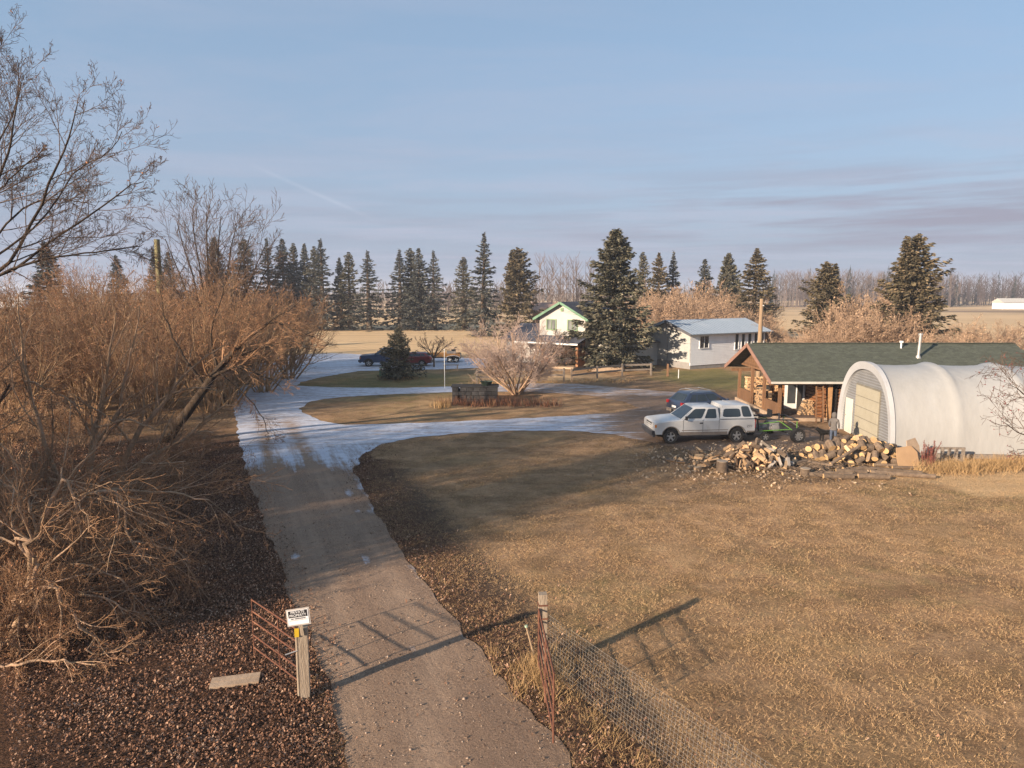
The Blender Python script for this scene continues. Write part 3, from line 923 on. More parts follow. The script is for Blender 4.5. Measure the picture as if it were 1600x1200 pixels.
# ---- spruces
def spruce(root, H, Rr, seed, mat, z0=0.05, droop=0.45, dens=1.0, twin=False, shape=0.85, lump=0.25):
    rn = np.random.default_rng(seed)
    mb = MB()
    mb.tube([(0, 0, 0), (0.03, 0, H * .3), (0.05, 0.02, H * .7), (0, 0, H * 0.99)], [H * 0.020 + .05, H * .015 + .03, H * .008 + .01, 0.015], 8)
    tops = [(0, 0, H, 0.0)]
    if twin:
        mb.tube([(0.02, 0, H * .62), (Rr * .24, 0.05, H * .75), (Rr * .30, 0.05, H * 0.985)], [0.09, 0.07, 0.015], 6)
        tops.append((Rr * 0.30, 0.05, H * 0.985, H * 0.62))
    mb.build('trunk', M_BARK_M, root, smooth=True)
    Cs = []; Az = []; Sz = []; Tt = []
    for (tx, ty, Ht, zmin) in tops:
        z = max(z0 * H, zmin)
        gain = rn.uniform(0.70, 1.2, 16)
        while z < Ht - 0.05:
            t = z / Ht
            prof = Rr * (1 - t) ** shape
            if zmin:
                prof = min(prof, Rr * 0.8 * (1 - t) ** 0.8)
            if t < 0.10:
                prof *= 0.85 + 1.5 * t
            nb = max(4, int(rn.integers(7, 10) * dens))
            a0 = rn.uniform(0, 6.28)
            for b in range(nb):
                az = a0 + 6.283 * b / nb + rn.normal(0, 0.25)
                L = max(prof * rn.uniform(0.55, 1.22) * gain[int((az % 6.283) / 6.284 * 16)], 0.10)
                slope = (0.75 * t ** 1.6) - droop * (1 - t) * rn.uniform(0.5, 1.4)
                m = int((6 + 34 * L) * dens)
                f = rn.random(m) ** 0.62
                lat = rn.normal(0, 1, m) * (0.05 + 0.16 * L * (1.05 - f))
                rad = f * L
                zc = z + rn.normal(0, 0.07) + slope * rad + 0.22 * L * f ** 3 * (1 - .6 * t) - np.abs(rn.normal(0, 0.07 + .05 * L, m)) * (0.4 + f)
                ca, sa = math.cos(az), math.sin(az)
                xx = tx * min(1.0, t * 1.02) + ca * rad - sa * lat
                yy = ty + sa * rad + ca * lat
                Cs.append(np.stack([xx, yy, zc], 1)); Az.append(az + np.sign(lat) * rn.uniform(0, 1.0, m)); Sz.append(np.full(m, 0.55 + 0.45 * min(1.0, L / 1.2)))
            z += (0.22 + 0.34 * (1 - t)) * (H / 13) ** 0.5 * rn.uniform(.7, 1.4)
    C_ = np.concatenate(Cs); A_ = np.concatenate(Az); S_ = np.concatenate(Sz); n = len(C_)
    u_ = np.stack([np.cos(A_), np.sin(A_), rn.uniform(-0.9, 0.3, n)], 1); u_ /= np.linalg.norm(u_, axis=1, keepdims=True)
    s2 = np.cross(u_, rn.normal(0, 1, (n, 3))); s2 /= np.linalg.norm(s2, axis=1, keepdims=True)
    k_ = (H / 14) ** 0.6
    ln = (rn.uniform(0.22, 0.46, n) * S_ * k_)[:, None]; hw = (rn.uniform(0.05, 0.095, n) * S_ * k_)[:, None]
    V_ = np.stack([C_ - u_ * ln * .4, C_ - s2 * hw, C_ + u_ * ln * .6, C_ + s2 * hw], 1).reshape(-1, 3)
    V_[:, 2] = np.maximum(V_[:, 2], 0.04)
    np_mesh('crown', V_, np.arange(len(V_)).reshape(-1, 4), mat, root, attrs=dict(rv=np.repeat(rn.random(len(V_) // 4), 4)))
    return root


SPR = {}


def get_spruce(kind):
    """unique meshes, re-used scaled"""
    if kind in SPR:
        return SPR[kind]
    e = thing('spruce_tree', '', '')
    if kind == 'a': spruce(e, 14, 2.6, 21, M_NEEDLE_B, droop=0.40)
    if kind == 'b': spruce(e, 14, 2.3, 22, M_NEEDLE_B, droop=0.5, shape=0.75)
    if kind == 'c': spruce(e, 14, 2.9, 23, M_NEEDLE_T, droop=0.5, shape=0.8)
    if kind == 'd': spruce(e, 14, 3.4, 24, M_NEEDLE, droop=0.3, shape=0.7, dens=1.35, z0=0.08)
    if kind == 'e': spruce(e, 12, 3.0, 25, M_NEEDLE_T, droop=0.25, twin=True, shape=0.62, dens=1.2)
    if kind == 'f': spruce(e, 14, 2.7, 31, M_NEEDLE_B, droop=0.62, shape=0.95, dens=.85, lump=.4)
    if kind == 'g': spruce(e, 14, 2.2, 37, M_NEEDLE, droop=0.5, shape=0.62, dens=.95)
    if kind == 's': spruce(e, 4.4, 1.9, 26, M_NEEDLE, droop=0.05, shape=0.75, dens=1.7, z0=0.05)
    SPR[kind] = e
    return e


_used = set()


def place_spruce(kind, px, top, Y, label, group=None, wide=1.0, rz=0.0, tilt=0.0):
    src = get_spruce(kind)
    p = at(px, top, Y)
    Hs = {'f': 14, 'g': 14, 'a': 14, 'b': 14, 'c': 14, 'd': 14, 'e': 12, 's': 4.4}[kind]
    s = p.z / Hs
    if kind in _used:
        o = dup(src)
    else:
        o = src; _used.add(kind)
    o.location = (p.x, Y, 0); o.scale = (s * wide * 1.5, s * wide * 1.5, s); o.rotation_euler = (0, tilt, rz)
    tag(o, label, 'tree')
    if group: o['group'] = group
    elif 'group' in o: del o['group']
    return o


GRP = 'tall dark spruces in the row at the field edge'
LROW = 'tall dark spruce in the long row behind the bare thicket'
for i, (px, top, Y, k, wd) in enumerate([
        (500, 374, 136, 'f', 1.05), (490, 384, 138, 'g', .8), (475, 380, 139, 'b', .8), (458, 379, 141, 'g', .8), (440, 371, 138, 'a', .95), (416, 372, 136, 'f', .9), (380, 373, 132, 'g', 1.05),
        (334, 370, 128, 'b', 1.1), (262, 392, 128, 'a', .9), (240, 388, 131, 'b', .85), (530, 402, 140, 'b', .8), (544, 393, 137, 'g', .95), (574, 392, 136, 'f', 1.15),
        (624, 390, 138, 'f', 1.15), (641, 387, 140, 'g', 1.0), (654, 386, 137, 'a', .9), (677, 392, 137, 'f', 1.05), (724, 401, 136, 'g', 1.05), (180, 398, 140, 'b', 1.0)]):
    if 610 < px < 700:
        place_spruce(k, px, top, Y, 'dark spruce in the tight cluster of four along the golden field', 'four clustered spruces', wd, i * 1.3)
    elif px > 700:
        place_spruce(k, px, top, Y, 'narrow dark spruce next to the tan one with the bent spire', None, wd, i * 1.3)
    else:
        place_spruce(k, px, top, Y, LROW, GRP, wd, i * 1.3)
place_spruce('b', 70, 377, 78, 'broad brown-tinged spruce standing behind the bare thicket', None, 1.25, 0.4)
place_spruce('f', 753, 364, 118, 'tan spruce with a thin bent spire beside the house', None, 1.0, 0.3, R(1.2))
place_spruce('e', 809, 387, 112, 'broad full tan spruce behind the pale round shrub', None, .9, 2.2)
place_spruce('d', 962, 356, 69, 'huge spruce standing in front of the white house', None, 1.0, 0.6)
for px, top, Y, k, wd in ((1005, 393, 112, 'g', 0.8), (1030, 395, 108, 'c', .85), (1053, 393, 110, 'f', 0.9)):
    place_spruce(k, px, top, Y, 'slim spruce behind the white house, in a cluster of three', 'three spruces behind the white house', wd, px)
place_spruce('a', 1102, 403, 112, 'small narrow spruce rising from tawny shrubs behind the white house', None, .95, 1.0)
place_spruce('d', 1139, 394, 108, 'dark spruce between the small narrow one and the ragged one', None, .7, 2.0)
place_spruce('c', 1183, 388, 98, 'tall ragged spruce just behind the utility pole', None, 1.12, 3.0)
place_spruce('e', 1292, 409, 76, 'wide olive spruce with two tips behind the log cabin roof', None, .95, 0.2)
place_spruce('e', 1436, 366, 66, 'massive dense spruce with twin tops behind the stove pipe', None, .95, 3.4)
place_spruce('s', 622, 512, gp(620, 591).y, 'small bushy spruce growing on the lawn beside green barrel', None, .85, 0.0)

# ---- bare willows and shrubs
BUSH = Spec(seg=[6, 5, 4, 3], wob=[.10, .13, .16, .2], up=[.05, .06, .05, .04], tip=[.35, .35, .4, .5], sides=[5, 4, 3, 3], kids=[9, 7, 4], t0=[.25, .15, .2],
            ang=[R(34), R(38), R(40)], rk=[.55, .55, .6], lr=[.55, .5, .5], rmin=0.006, split=1, leaf=0.10)


def bush(root, n, L, spread, r, seed, S, mt, mc, base_r=0.5, leaf_size=0.06, leaf_mat=None, lift=1.0):
    rn = random.Random(seed)
    P3 = new_parts()
    for i in range(n):
        a = 2 * math.pi * (i + rn.random() * .8) / n
        sp = spread * rn.uniform(0.25, 1.0)
        d = norm((math.cos(a) * sp, math.sin(a) * sp, lift))
        p = (math.cos(a) * base_r * rn.random(), math.sin(a) * base_r * rn.random(), 0.0)
        grow(P3, p, d, L * rn.uniform(0.7, 1.08), r * rn.uniform(0.6, 1.15), 0, S, rn)
    return finish(root, P3, mt, mc, leaf_size, leaf_mat)


wil = []
for i in range(3):
    e = thing('willow_shrub', '', '')
    bush(e, 16, 6.6, 0.75, 0.075, 40 + i, Spec(**{**BUSH.__dict__, 'kids': [8, 6, 3.2], 'split': 2, 'rmin': .0085, 'leaf': .2}), M_BARK_G, M_TWIG_O, 0.9)
    wil.append(e)
W_USED = set()


def put(protos, i, x, y, s, rz, label, cat, group=None, zs=1.0):
    k = i % len(protos); src = protos[k]
    key = (id(protos), k)
    if key in W_USED:
        o = dup(src)
    else:
        o = src; W_USED.add(key)
    o.location = (x, y, 0); o.scale = (s, s, s * zs); o.rotation_euler = (0, 0, rz)
    tag(o, label, cat)
    if group: o['group'] = group
    return o


LW = 'rusty brown bare willow shrub in the dense thicket beside the drive'
GW = 'bare willows massed in the thicket'
wspots = [(-19.2, 46, 1.0), (-20.5, 50, 1.1), (-24.5, 47, 1.05), (-29, 49, 1.1), (-33.5, 47, 1.05), (-22.5, 56, 1.15), (-28, 57, 1.15), (-35, 57, 1.2), (-41, 55, 1.2),
          (-19.5, 60, 1.0), (-25.5, 41, .9), (-30, 40, .95), (-18.8, 52, .85), (-37, 43, 1.0), (-27, 66, 1.2), (-34, 67, 1.2), (-42, 68, 1.3), (-21, 39.5, .7), (-26.0, 34.5, .8), (-22, 68, 1.0), (-19.3, 43.5, .85), (-23, 44.5, .95), (-27.5, 44, 1.0), (-31.5, 44, 1.0), (-20.2, 56, 1.0), (-24.5, 61, 1.15), (-30.5, 62, 1.2)]
for i, (x, y, s) in enumerate(wspots):
    put(wil, i, x, y, s, i * 2.1, LW, 'shrub', GW, rnd.uniform(.92, 1.08))

# the fan-shaped bare tree behind the thicket
FAN = Spec(seg=[7, 5, 4, 3], wob=[.07, .10, .13, .18], up=[.035, .05, .05, .04], tip=[.3, .3, .4, .5], sides=[6, 4, 3, 3], kids=[11, 7, 4], t0=[.32, .2, .2],
           ang=[R(30), R(34), R(38)], rk=[.5, .55, .6], lr=[.42, .5, .5], rmin=0.013, split=1, leaf=0)
FAN_TREE = e = thing('bare_tree', 'fan-shaped bare tree with many ascending stems behind the thicket', 'tree', (at(325, 455, 56).x, 56, 0))
rn = random.Random(5); P3 = new_parts()
for (qx, qy) in ((258, 368), (278, 345), (300, 330), (322, 325), (345, 332), (368, 345), (392, 360), (415, 378), (425, 402)):
    tip = at(qx, qy + 6, 56 + rn.uniform(-3, 3)); b = Vector(e.location)
    tip = tip - b
    limb(P3, [(rn.uniform(-.3, .3), rn.uniform(-.3, .3), 0), (tip.x * .18, tip.y * .2, 3.5), (tip.x * .5, tip.y * .6, tip.z * .58), tip], 0.15, 0.03, FAN, rn, n=9, sides=5)
finish(e, P3, M_BARK_D, M_TWIG_D)

# the big tree whose crown fills the upper left; its trunk stands outside the frame
BIG = Spec(seg=[9, 6, 5, 4, 3], wob=[.05, .07, .10, .12, .13], up=[.03, .05, .05, .04, .04], tip=[.3, .3, .35, .4, .5], sides=[7, 5, 4, 3, 3], kids=[12, 7, 5, 2], t0=[.15, .2, .15, .2],
           ang=[R(38), R(40), R(42), R(40)], rk=[.5, .55, .55, .6], lr=[.34, .48, .5, .55], rmin=0.006, split=1, leaf=0.04)
YB = 27.0
e = thing('bare_tree', 'tall bare tree with long arching limbs reaching over the thicket', 'tree', (-22.5, YB + 1, 0))
P3 = new_parts(); rn = random.Random(9); b = Vector(e.location)


def pxs(lst, Y, b):
    return [at(x, y, Y + (k * 0)) - b for k, (x, y) in enumerate(lst)]


limb(P3, [(0, 0, 0), (0.3, 0, 2.5), (0.6, 0, 5.0), at(-20, 440, YB) - b], 0.32, 0.22, Spec(**{**BIG.__dict__, 'kids': [2, 5, 4, 2]}), rn, n=8, sides=9)
for ctrl, r0, Y in (([(-20, 440), (22, 400), (60, 325), (92, 255), (112, 200), (122, 158)], .15, YB),
                    ([(-20, 440), (30, 415), (90, 370), (150, 330), (200, 292), (224, 284)], .11, YB - 1),
                    ([(-20, 440), (40, 412), (110, 398), (170, 392), (222, 384)], .10, YB - 2),
                    ([(-30, 400), (10, 350), (50, 318), (100, 312), (150, 322)], .10, YB + 1),
                    ([(-30, 380), (-10, 300), (12, 240), (20, 190), (34, 130)], .14, YB + .5),
                    ([(-30, 330), (5, 290), (40, 258), (62, 240)], .08, YB - 1.5),
                    ([(-30, 420), (20, 380), (70, 340), (118, 268), (170, 238), (190, 205)], .09, YB - .5),
                    ([(-60, 380), (-50, 280), (-40, 200), (-20, 120), (0, 60)], .16, YB + 1.5),
                    ([(-60, 400), (-20, 260), (20, 180), (30, 100)], .1, YB + 2)):
    limb(P3, pxs(ctrl, Y, b), r0 * .52, 0.012, BIG, rn, n=12, sides=6, jit=.02)
finish(e, P3, M_BARK_D, M_TWIG_D)

# pale-stemmed willow, bases near the verge
STEM = Spec(seg=[8, 6, 4, 3], wob=[.08, .12, .16, .2], up=[.03, .05, .05, .04], tip=[.3, .3, .4, .5], sides=[7, 5, 4, 3], kids=[9, 7, 5], t0=[.2, .15, .15],
            ang=[R(36), R(40), R(42)], rk=[.5, .55, .6], lr=[.40, .45, .5], rmin=0.0045, split=2, leaf=0.12)
e = thing('willow_tree', 'pale-stemmed bare willow spreading over the leaf-covered verge', 'tree', gp(165, 762))
P3 = new_parts(); rn = random.Random(13); b = Vector(e.location); Y0 = b.y
for ctrl, r0, dY in (([(112, 758), (85, 735), (62, 665), (40, 590), (32, 520), (28, 462)], .12, -.5),
                     ([(138, 760), (142, 720), (148, 680), (150, 655), (163, 600), (170, 545), (182, 488)], .16, 0),
                     ([(150, 690), (168, 672), (185, 640), (196, 590), (208, 540), (220, 480)], .09, .4),
                     ([(178, 760), (200, 705), (222, 668), (246, 640), (272, 605), (300, 575), (345, 540)], .13, .5),
                     ([(186, 760), (212, 730), (250, 706), (285, 690), (310, 675), (332, 676)], .13, -.4),
                     ([(285, 690), (312, 665), (330, 648), (352, 634), (366, 632)], .05, -.5),
                     ([(150, 668), (175, 662), (200, 655), (225, 664), (250, 672)], .055, -.2),
                     ([(160, 690), (190, 655), (220, 640), (260, 618), (300, 606), (345, 610)], .06, .8),
                     ([(38, 596), (70, 606), (102, 622), (130, 640)], .04, -.7),
                     ([(120, 760), (60, 745), (20, 720), (-20, 690)], .08, -1.0)):
    limb(P3, pxs(ctrl, Y0 + dY, b), r0, 0.018, STEM, rn, n=12, sides=7, jit=.03)
finish(e, P3, M_BARK_P, M_TWIG_O, 0.04)

# fore tangle of drooping branches
DRP = Spec(seg=[8, 6, 5, 4], wob=[.10, .15, .18, .2], up=[-.03, -.035, -.02, -.01], tip=[.3, .3, .4, .5], sides=[6, 4, 3, 3], kids=[12, 8, 5], t0=[.2, .12, .15],
           ang=[R(40), R(42), R(44)], rk=[.5, .55, .6], lr=[.42, .5, .5], rmin=0.004, split=2, leaf=0.14)
e = thing('willow_tree', 'tangled drooping bare willow with pale arching branches over the leaf litter', 'tree', gp(20, 1010))
P3 = new_parts(); rn = random.Random(17); b = Vector(e.location); Y0 = b.y
for ctrl, r0, dY in (([(20, 1010), (40, 940), (54, 860), (48, 838), (10, 842), (-40, 860)], .09, 0),
                     ([(54, 870), (48, 900), (30, 950), (24, 1010), (28, 1040)], .045, -.5),
                     ([(10, 1000), (30, 900), (70, 820), (90, 770), (98, 752), (112, 760), (122, 810), (128, 860)], .08, 1.0),
                     ([(60, 960), (66, 925), (88, 922), (110, 945), (135, 985), (150, 1020), (185, 1030)], .045, -.4),
                     ([(-20, 1000), (20, 890), (90, 800), (160, 765), (190, 785), (206, 840), (235, 885)], .07, 1.5),
                     ([(-20, 960), (60, 840), (150, 770), (220, 770), (290, 775), (335, 780)], .06, 3.0),
                     ([(-40, 900), (20, 800), (80, 762), (140, 768)], .07, 2.5),
                     ([(-40, 980), (-10, 880), (30, 790), (10, 760), (-30, 750)], .07, 1.2),
                     ([(10, 1010), (60, 960), (120, 930), (170, 940), (195, 960)], .05, .4),
                     ([(-30, 1040), (20, 980), (80, 900), (130, 880), (190, 905), (215, 950)], .05, .9),
                     ([(30, 1000), (110, 900), (180, 850), (250, 850), (300, 880)], .045, 2.4),
                     ([(-30, 1060), (30, 1040), (90, 1030), (150, 1060)], .04, -.9),
                     ([(-30, 880), (60, 800), (150, 760), (210, 730), (290, 722)], .06, 4.0)):
    pp = pxs(ctrl, Y0 + dY, b)
    pp = [Vector((q.x, q.y, max(q.z, 0.05))) for q in pp]
    limb(P3, pp, r0, 0.014, DRP, rn, n=14, sides=7, jit=.05)
finish(e, P3, M_BARK_P, M_TWIG_O, 0.032)

# heavy dark trunk leaning towards the drive
LEAN = Spec(seg=[7, 6, 4, 3], wob=[.1, .14, .17, .2], up=[.03, .02, .02, .02], tip=[.3, .3, .4, .5], sides=[6, 5, 3, 3], kids=[8, 8, 6], t0=[.55, .15, .15],
            ang=[R(45), R(42), R(42)], rk=[.4, .55, .6], lr=[.5, .5, .5], rmin=0.006, split=1, leaf=0.12)
e = thing('old_willow', 'old willow with a thick dark trunk leaning towards the snowy drive', 'tree', gp(258, 690))
P3 = new_parts(); rn = random.Random(19); b = Vector(e.location); Y0 = b.y
limb(P3, pxs([(258, 690), (285, 655), (318, 608), (345, 570), (375, 540)], Y0, b), .30, .12, LEAN, rn, n=10, sides=10, jit=.03)
for ctrl, r0, dY in (([(330, 590), (370, 575), (410, 588), (446, 610)], .09, -.2), ([(345, 570), (400, 545), (450, 535), (490, 540)], .07, .8),
                     ([(350, 560), (400, 520), (440, 490), (470, 470)], .07, 1.6), ([(340, 575), (330, 520), (345, 460), (360, 420)], .07, 1.0),
                     ([(370, 545), (420, 505), (455, 515), (500, 530)], .06, 2.0), ([(340, 580), (385, 620), (410, 655), (420, 680)], .035, -.8),
                     ([(320, 605), (290, 560), (262, 510), (250, 455)], .09, .6)):
    limb(P3, pxs(ctrl, Y0 + dY, b), r0, 0.014, Spec(**{**LEAN.__dict__, 't0': [.15, .15, .15], 'lr': [.34, .5, .5]}), rn, n=9, sides=6)
finish(e, P3, M_BARK_D, M_TWIG_O, 0.05)

# low shrubs of the verge, and the thicket running on beside the viewer (they throw the long shadows)
low = []
LOWS = Spec(**{**BUSH.__dict__, 'rmin': 0.005, 'leaf': 0.16})
for i in range(2):
    e = thing('willow_shrub', '', '')
    bush(e, 13, 2.3, 1.1, 0.03, 60 + i, LOWS, M_BARK_P, M_TWIG_O, 0.5, 0.035)
    low.append(e)
for i, (px, py, s) in enumerate([(60, 800, 1.0), (230, 800, .8), (20, 720, 1.1), (120, 700, .9), (260, 745, .6), (60, 650, 1.2), (0, 880, 1.0), (130, 900, .8), (70, 1010, .7), (0, 640, 1.2),
                                 (310, 715, .5), (180, 850, .8), (-30, 1020, 1.0)]):
    g = gp(px, py)
    put(low, i, g.x, g.y, s, i * 1.7, 'low rusty-twigged bare bush among the willow stems on the verge', 'shrub', 'low bushes on the verge')
for i, (x, y, s) in enumerate([(-19.8, 17.6, 1.1), (-24.5, 21.0, 1.2), (-26, 14.5, 1.2), (-23, 10.0, 1.1), (-28, 18, 1.25)]):
    put(wil, i + 1, x, y, s, i * 1.1 + .4, 'tall bare willow of the roadside thicket beyond the picture edge', 'shrub', 'willows continuing the thicket beside the road')
for i, (x, y, s) in enumerate([(-16.5, 11.4, .85), (-20.5, 15.2, .95), (-19.5, 10.6, .9), (-23.0, 18.2, .9)]):
    dup(FAN_TREE, (x, y, 0), i * 1.9 + .5, s, 'tall bare tree of the roadside thicket beyond the picture edge', 'bare trees continuing beside the road')

# ---- round pale shrub on the island
RND = Spec(seg=[6, 5, 4, 3], wob=[.08, .12, .16, .2], up=[.02, .03, .03, .02], tip=[.35, .35, .4, .5], sides=[6, 4, 3, 3], kids=[10, 8, 4.6], t0=[.3, .2, .15],
           ang=[R(36), R(40), R(42)], rk=[.5, .55, .6], lr=[.48, .5, .5], rmin=0.009, split=1, leaf=0)
g = gp(806, 617)
e = thing('round_shrub', 'large rounded pale pinkish bare shrub on the grass island', 'shrub', g)
bush(e, 20, 4.75, 1.25, 0.085, 71, RND, M_BARK_P, M_TWIG_F, 0.25)
# small bare apple tree, darker shrub by the house
APL = Spec(**{**RND.__dict__, 'kids': [6, 5, 3], 'rmin': 0.010})
g = gp(678, 574)
e = thing('apple_tree', 'small open bare tree with grey trunk before the utility trailer', 'tree', g)
rn = random.Random(31); P3 = new_parts()
P3[0].add([(0, 0, 0), (0.02, 0, .5), (0, .03, 1.0)], .11, .08, 6)
for i in range(6):
    a = i * 1.05 + .3
    grow(P3, (0, 0.03, 0.95), norm((math.cos(a) * .9, math.sin(a) * .9, 1.0)), 2.3, .06, 0, APL, rn)
finish(e, P3, M_BARK_M, M_TWIG_D)
g = gp(872, 574)
e = thing('bare_shrub', 'dark brown bare shrub before the brick house porch', 'shrub', g)
bush(e, 12, 2.9, 1.1, 0.05, 73, Spec(**{**RND.__dict__, 'rmin': 0.011}), M_BARK_M, M_TWIG_D, 0.4)

# ---- tawny shrubs behind the buildings
taw = []
TAW = Spec(**{**BUSH.__dict__, 'rmin': 0.014, 'leaf': 0.30, 'kids': [9, 7, 4]})
for i in range(2):
    e = thing('tawny_shrub', '', '')
    bush(e, 15, 5.2, 0.9, 0.06, 80 + i, TAW, M_BARK_M, M_TWIG_T, 0.8, 0.11, pm('tawny_leaves_%s' % 'ab'[i], (0.50, 0.34, 0.215), (0.38, 0.26, 0.17), 1.0, 0.9, coord='World', spec=.1))
    taw.append(e)
for i, (px, top, Y) in enumerate([(1030, 470, 92), (1062, 455, 96), (1095, 470, 90), (1120, 462, 94), (1150, 470, 92), (1040, 440, 104), (1075, 435, 108), (1128, 445, 106), (1010, 450, 100), (1165, 480, 86), (1205, 495, 84), (1175, 462, 100),
                                  (1180, 490, 76)]):
    p = at(px, top, Y)
    put(taw, i, p.x, Y, p.z / 6.6, i * 1.9, 'tawny leafless shrub in the mass behind the white house', 'shrub', 'tawny shrubs behind the white house')
for i, (px, top, Y) in enumerate([(1335, 470, 68), (1362, 445, 72), (1390, 440, 74), (1375, 470, 66), (1320, 495, 64), (1345, 460, 80), (1400, 490, 64), (1300, 505, 66), (1265, 525, 64), (1225, 520, 66), (1240, 508, 74)]):
    p = at(px, top, Y)
    put(taw, i, p.x, Y, p.z / 6.6, i * 2.3 + .7, 'tawny leafless shrub close behind the cabin roof', 'shrub', 'tawny shrubs behind the cabin')
for i, (px, top, Y) in enumerate([(1510, 505, 64), (1545, 495, 66), (1575, 520, 62), (1490, 512, 60), (1610, 530, 60)]):
    p = at(px, top, Y)
    put(taw, i, p.x, Y, p.z / 6.6, i * 1.3 + .2, 'rusty open shrub past the end of the cabin', 'shrub', 'shrubs past the cabin end')

# twiggy branch with red berries reaching in from outside the frame
e = thing('berry_tree', 'bare tree with dark red berries reaching in front of the white shelter', 'tree', (22.6, 26.0, 0))
P3 = new_parts(); rn = random.Random(41); b = Vector(e.location); Y0 = b.y
BER = Spec(seg=[7, 5, 4, 3], wob=[.1, .14, .16, .2], up=[.01, .01, 0, -.02], tip=[.3, .3, .4, .5], sides=[6, 4, 3, 3], kids=[8, 6, 4], t0=[.2, .2, .2],
           ang=[R(38), R(42), R(45)], rk=[.5, .55, .6], lr=[.42, .5, .5], rmin=0.006, split=1, leaf=0.6)
limb(P3, [(0, 0, 0), (0, 0, 1.2), (-.1, 0, 2.0)], .1, .07, Spec(**{**BER.__dict__, 'kids': [2, 4, 3]}), rn, n=5)
for ctrl in ([(1740, 760), (1660, 690), (1600, 680), (1562, 655)], [(1740, 740), (1670, 650), (1610, 620), (1575, 600)], [(1740, 740), (1690, 720), (1630, 700), (1590, 705)], [(1740, 740), (1680, 640), (1640, 590), (1600, 560)]):
    limb(P3, pxs(ctrl, Y0, b), .05, .01, BER, rn, n=8, sides=5)
finish(e, P3, M_BARK_D, M_TWIG_D, 0.045, pm('dark_red_berries', (0.20, 0.05, 0.045), (0.12, 0.035, 0.03), 3, 0.6))

# ---- far woods that read as one mass
M_WOOD = pm('far_bare_wood', (0.21, 0.165, 0.145), (0.12, 0.095, 0.085), 0.05, 0.95, coord='World', spec=0.05)
M_WOODC = pm('far_conifers', (0.045, 0.055, 0.045), (0.03, 0.036, 0.032), 0.05, 0.95, coord='World', spec=0.05)


def wood(name, label, strips, n, hmin, hmax, seed, conifer=0.0, mat=None):
    g_ = np.random.default_rng(seed)
    t = Twigs(); Vs = []
    for _ in range(n):
        (x0, y0, x1, y1, dep) = strips[g_.integers(len(strips))]
        f = g_.random()
        x = x0 + (x1 - x0) * f; y = y0 + (y1 - y0) * f + g_.uniform(0, dep)
        env = 0.7 + 0.6 * float(fbm(np.array([x * 0.012 + 7]), np.array([3.3 + y * .01]))[0])
        h = g_.uniform(hmin, hmax) * env
        if g_.random() < conifer:
            for k in range(26):
                z = h * 1.12 * (0.05 + 0.95 * k / 26); rr = h * 0.15 * (1 - k / 26) + .15
                for _q in range(2):
                    a = g_.uniform(0, 6.28); c = np.array((x, y, z))
                    dv = np.array((math.cos(a) * rr, math.sin(a) * rr, -h * .06)); s = np.array((-math.sin(a), math.cos(a), 0)) * rr * .5
                    Vs.append((c + (0, 0, h * .05), c + dv + s, c + dv - s, c + dv * .6))
            continue
        t.add([(x, y, 0), (x + g_.normal(0, .15), y, h * .5), (x + g_.normal(0, .3), y, h * .93)], 0.16, 0.03, 3)
        for k in range(12):
            z = h * g_.uniform(0.18, 0.9); a = g_.uniform(0, 6.28); l = h * g_.uniform(0.14, 0.3) * (1.1 - .5 * z / h)
            p2 = (x + math.cos(a) * l * .6, y + math.sin(a) * l * .6, min(z + l * .9, h))
            t.add([(x, y, z), ((x + p2[0]) / 2, (y + p2[1]) / 2, z + (p2[2] - z) * .4), p2], 0.10, 0.04, 3)
    o = t.build(name, mat or M_WOOD, None)
    if Vs:
        v = np.array(Vs).reshape(-1, 3)
        np_mesh('conifers', v, np.arange(len(v)).reshape(-1, 4), M_WOODC, o, kind='stuff')
    return tag(o, label, 'woods', kind='stuff')


wood('far_wood', 'distant grey bare wood along the horizon beyond the fields', [(-520, 520, 60, 560, 50), (60, 540, 420, 520, 50), (-300, 600, 400, 640, 60)], 1500, 7, 11.5, 91, 0.10)
wood('far_wood', 'darker bluish bare grove standing out past the twin-topped spruce', [(205, 360, 330, 370, 40)], 420, 12, 19, 92, 0.03,
     pm('dense_bare_grove', (0.115, 0.088, 0.08), (0.07, 0.056, 0.053), 0.05, 0.95, coord='World', spec=0.05))
wood('far_wood', 'pale bare poplar grove rising between two spruces behind the house roof', [(8, 205, 36, 215, 26)], 70, 11, 19, 93, 0.0)
wood('far_wood', 'pale aspen belt behind the utility pole across the field', [(130, 330, 215, 330, 30)], 420, 13, 18, 94, 0.05)
wood('far_wood', 'bare shelter belt behind the row of dark spruces', [(-110, 205, -20, 212, 20), (-24, 240, 10, 236, 16)], 260, 6, 11, 95, 0.0)
# ------------------------------------------------------------------ buildings
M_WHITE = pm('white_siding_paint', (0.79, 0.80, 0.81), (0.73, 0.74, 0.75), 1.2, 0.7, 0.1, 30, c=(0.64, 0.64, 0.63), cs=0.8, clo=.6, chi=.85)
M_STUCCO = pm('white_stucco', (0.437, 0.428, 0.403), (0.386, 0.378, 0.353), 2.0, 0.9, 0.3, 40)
M_CREAM = pm('cream_siding', (0.50, 0.475, 0.435), (0.45, 0.425, 0.39), 1.5, 0.75)
M_CONC = pm('grey_concrete', (0.30, 0.28, 0.26), (0.22, 0.21, 0.20), 2.5, 0.95, 0.3, 25)
M_METAL = pm('pale_blue_metal_roof', (0.323, 0.374, 0.425), (0.281, 0.332, 0.383), 1.5, 0.42, spec=0.5, c=(0.357, 0.399, 0.442), cs=.4)
M_SHINGLE_D = pm('dark_grey_shingles', (0.115, 0.115, 0.125), (0.07, 0.07, 0.078), 9, 0.95, 0.4, 25)
M_GREEN = pm('green_fascia_paint', (0.15, 0.27, 0.17), (0.125, 0.23, 0.145), 2, 0.6)
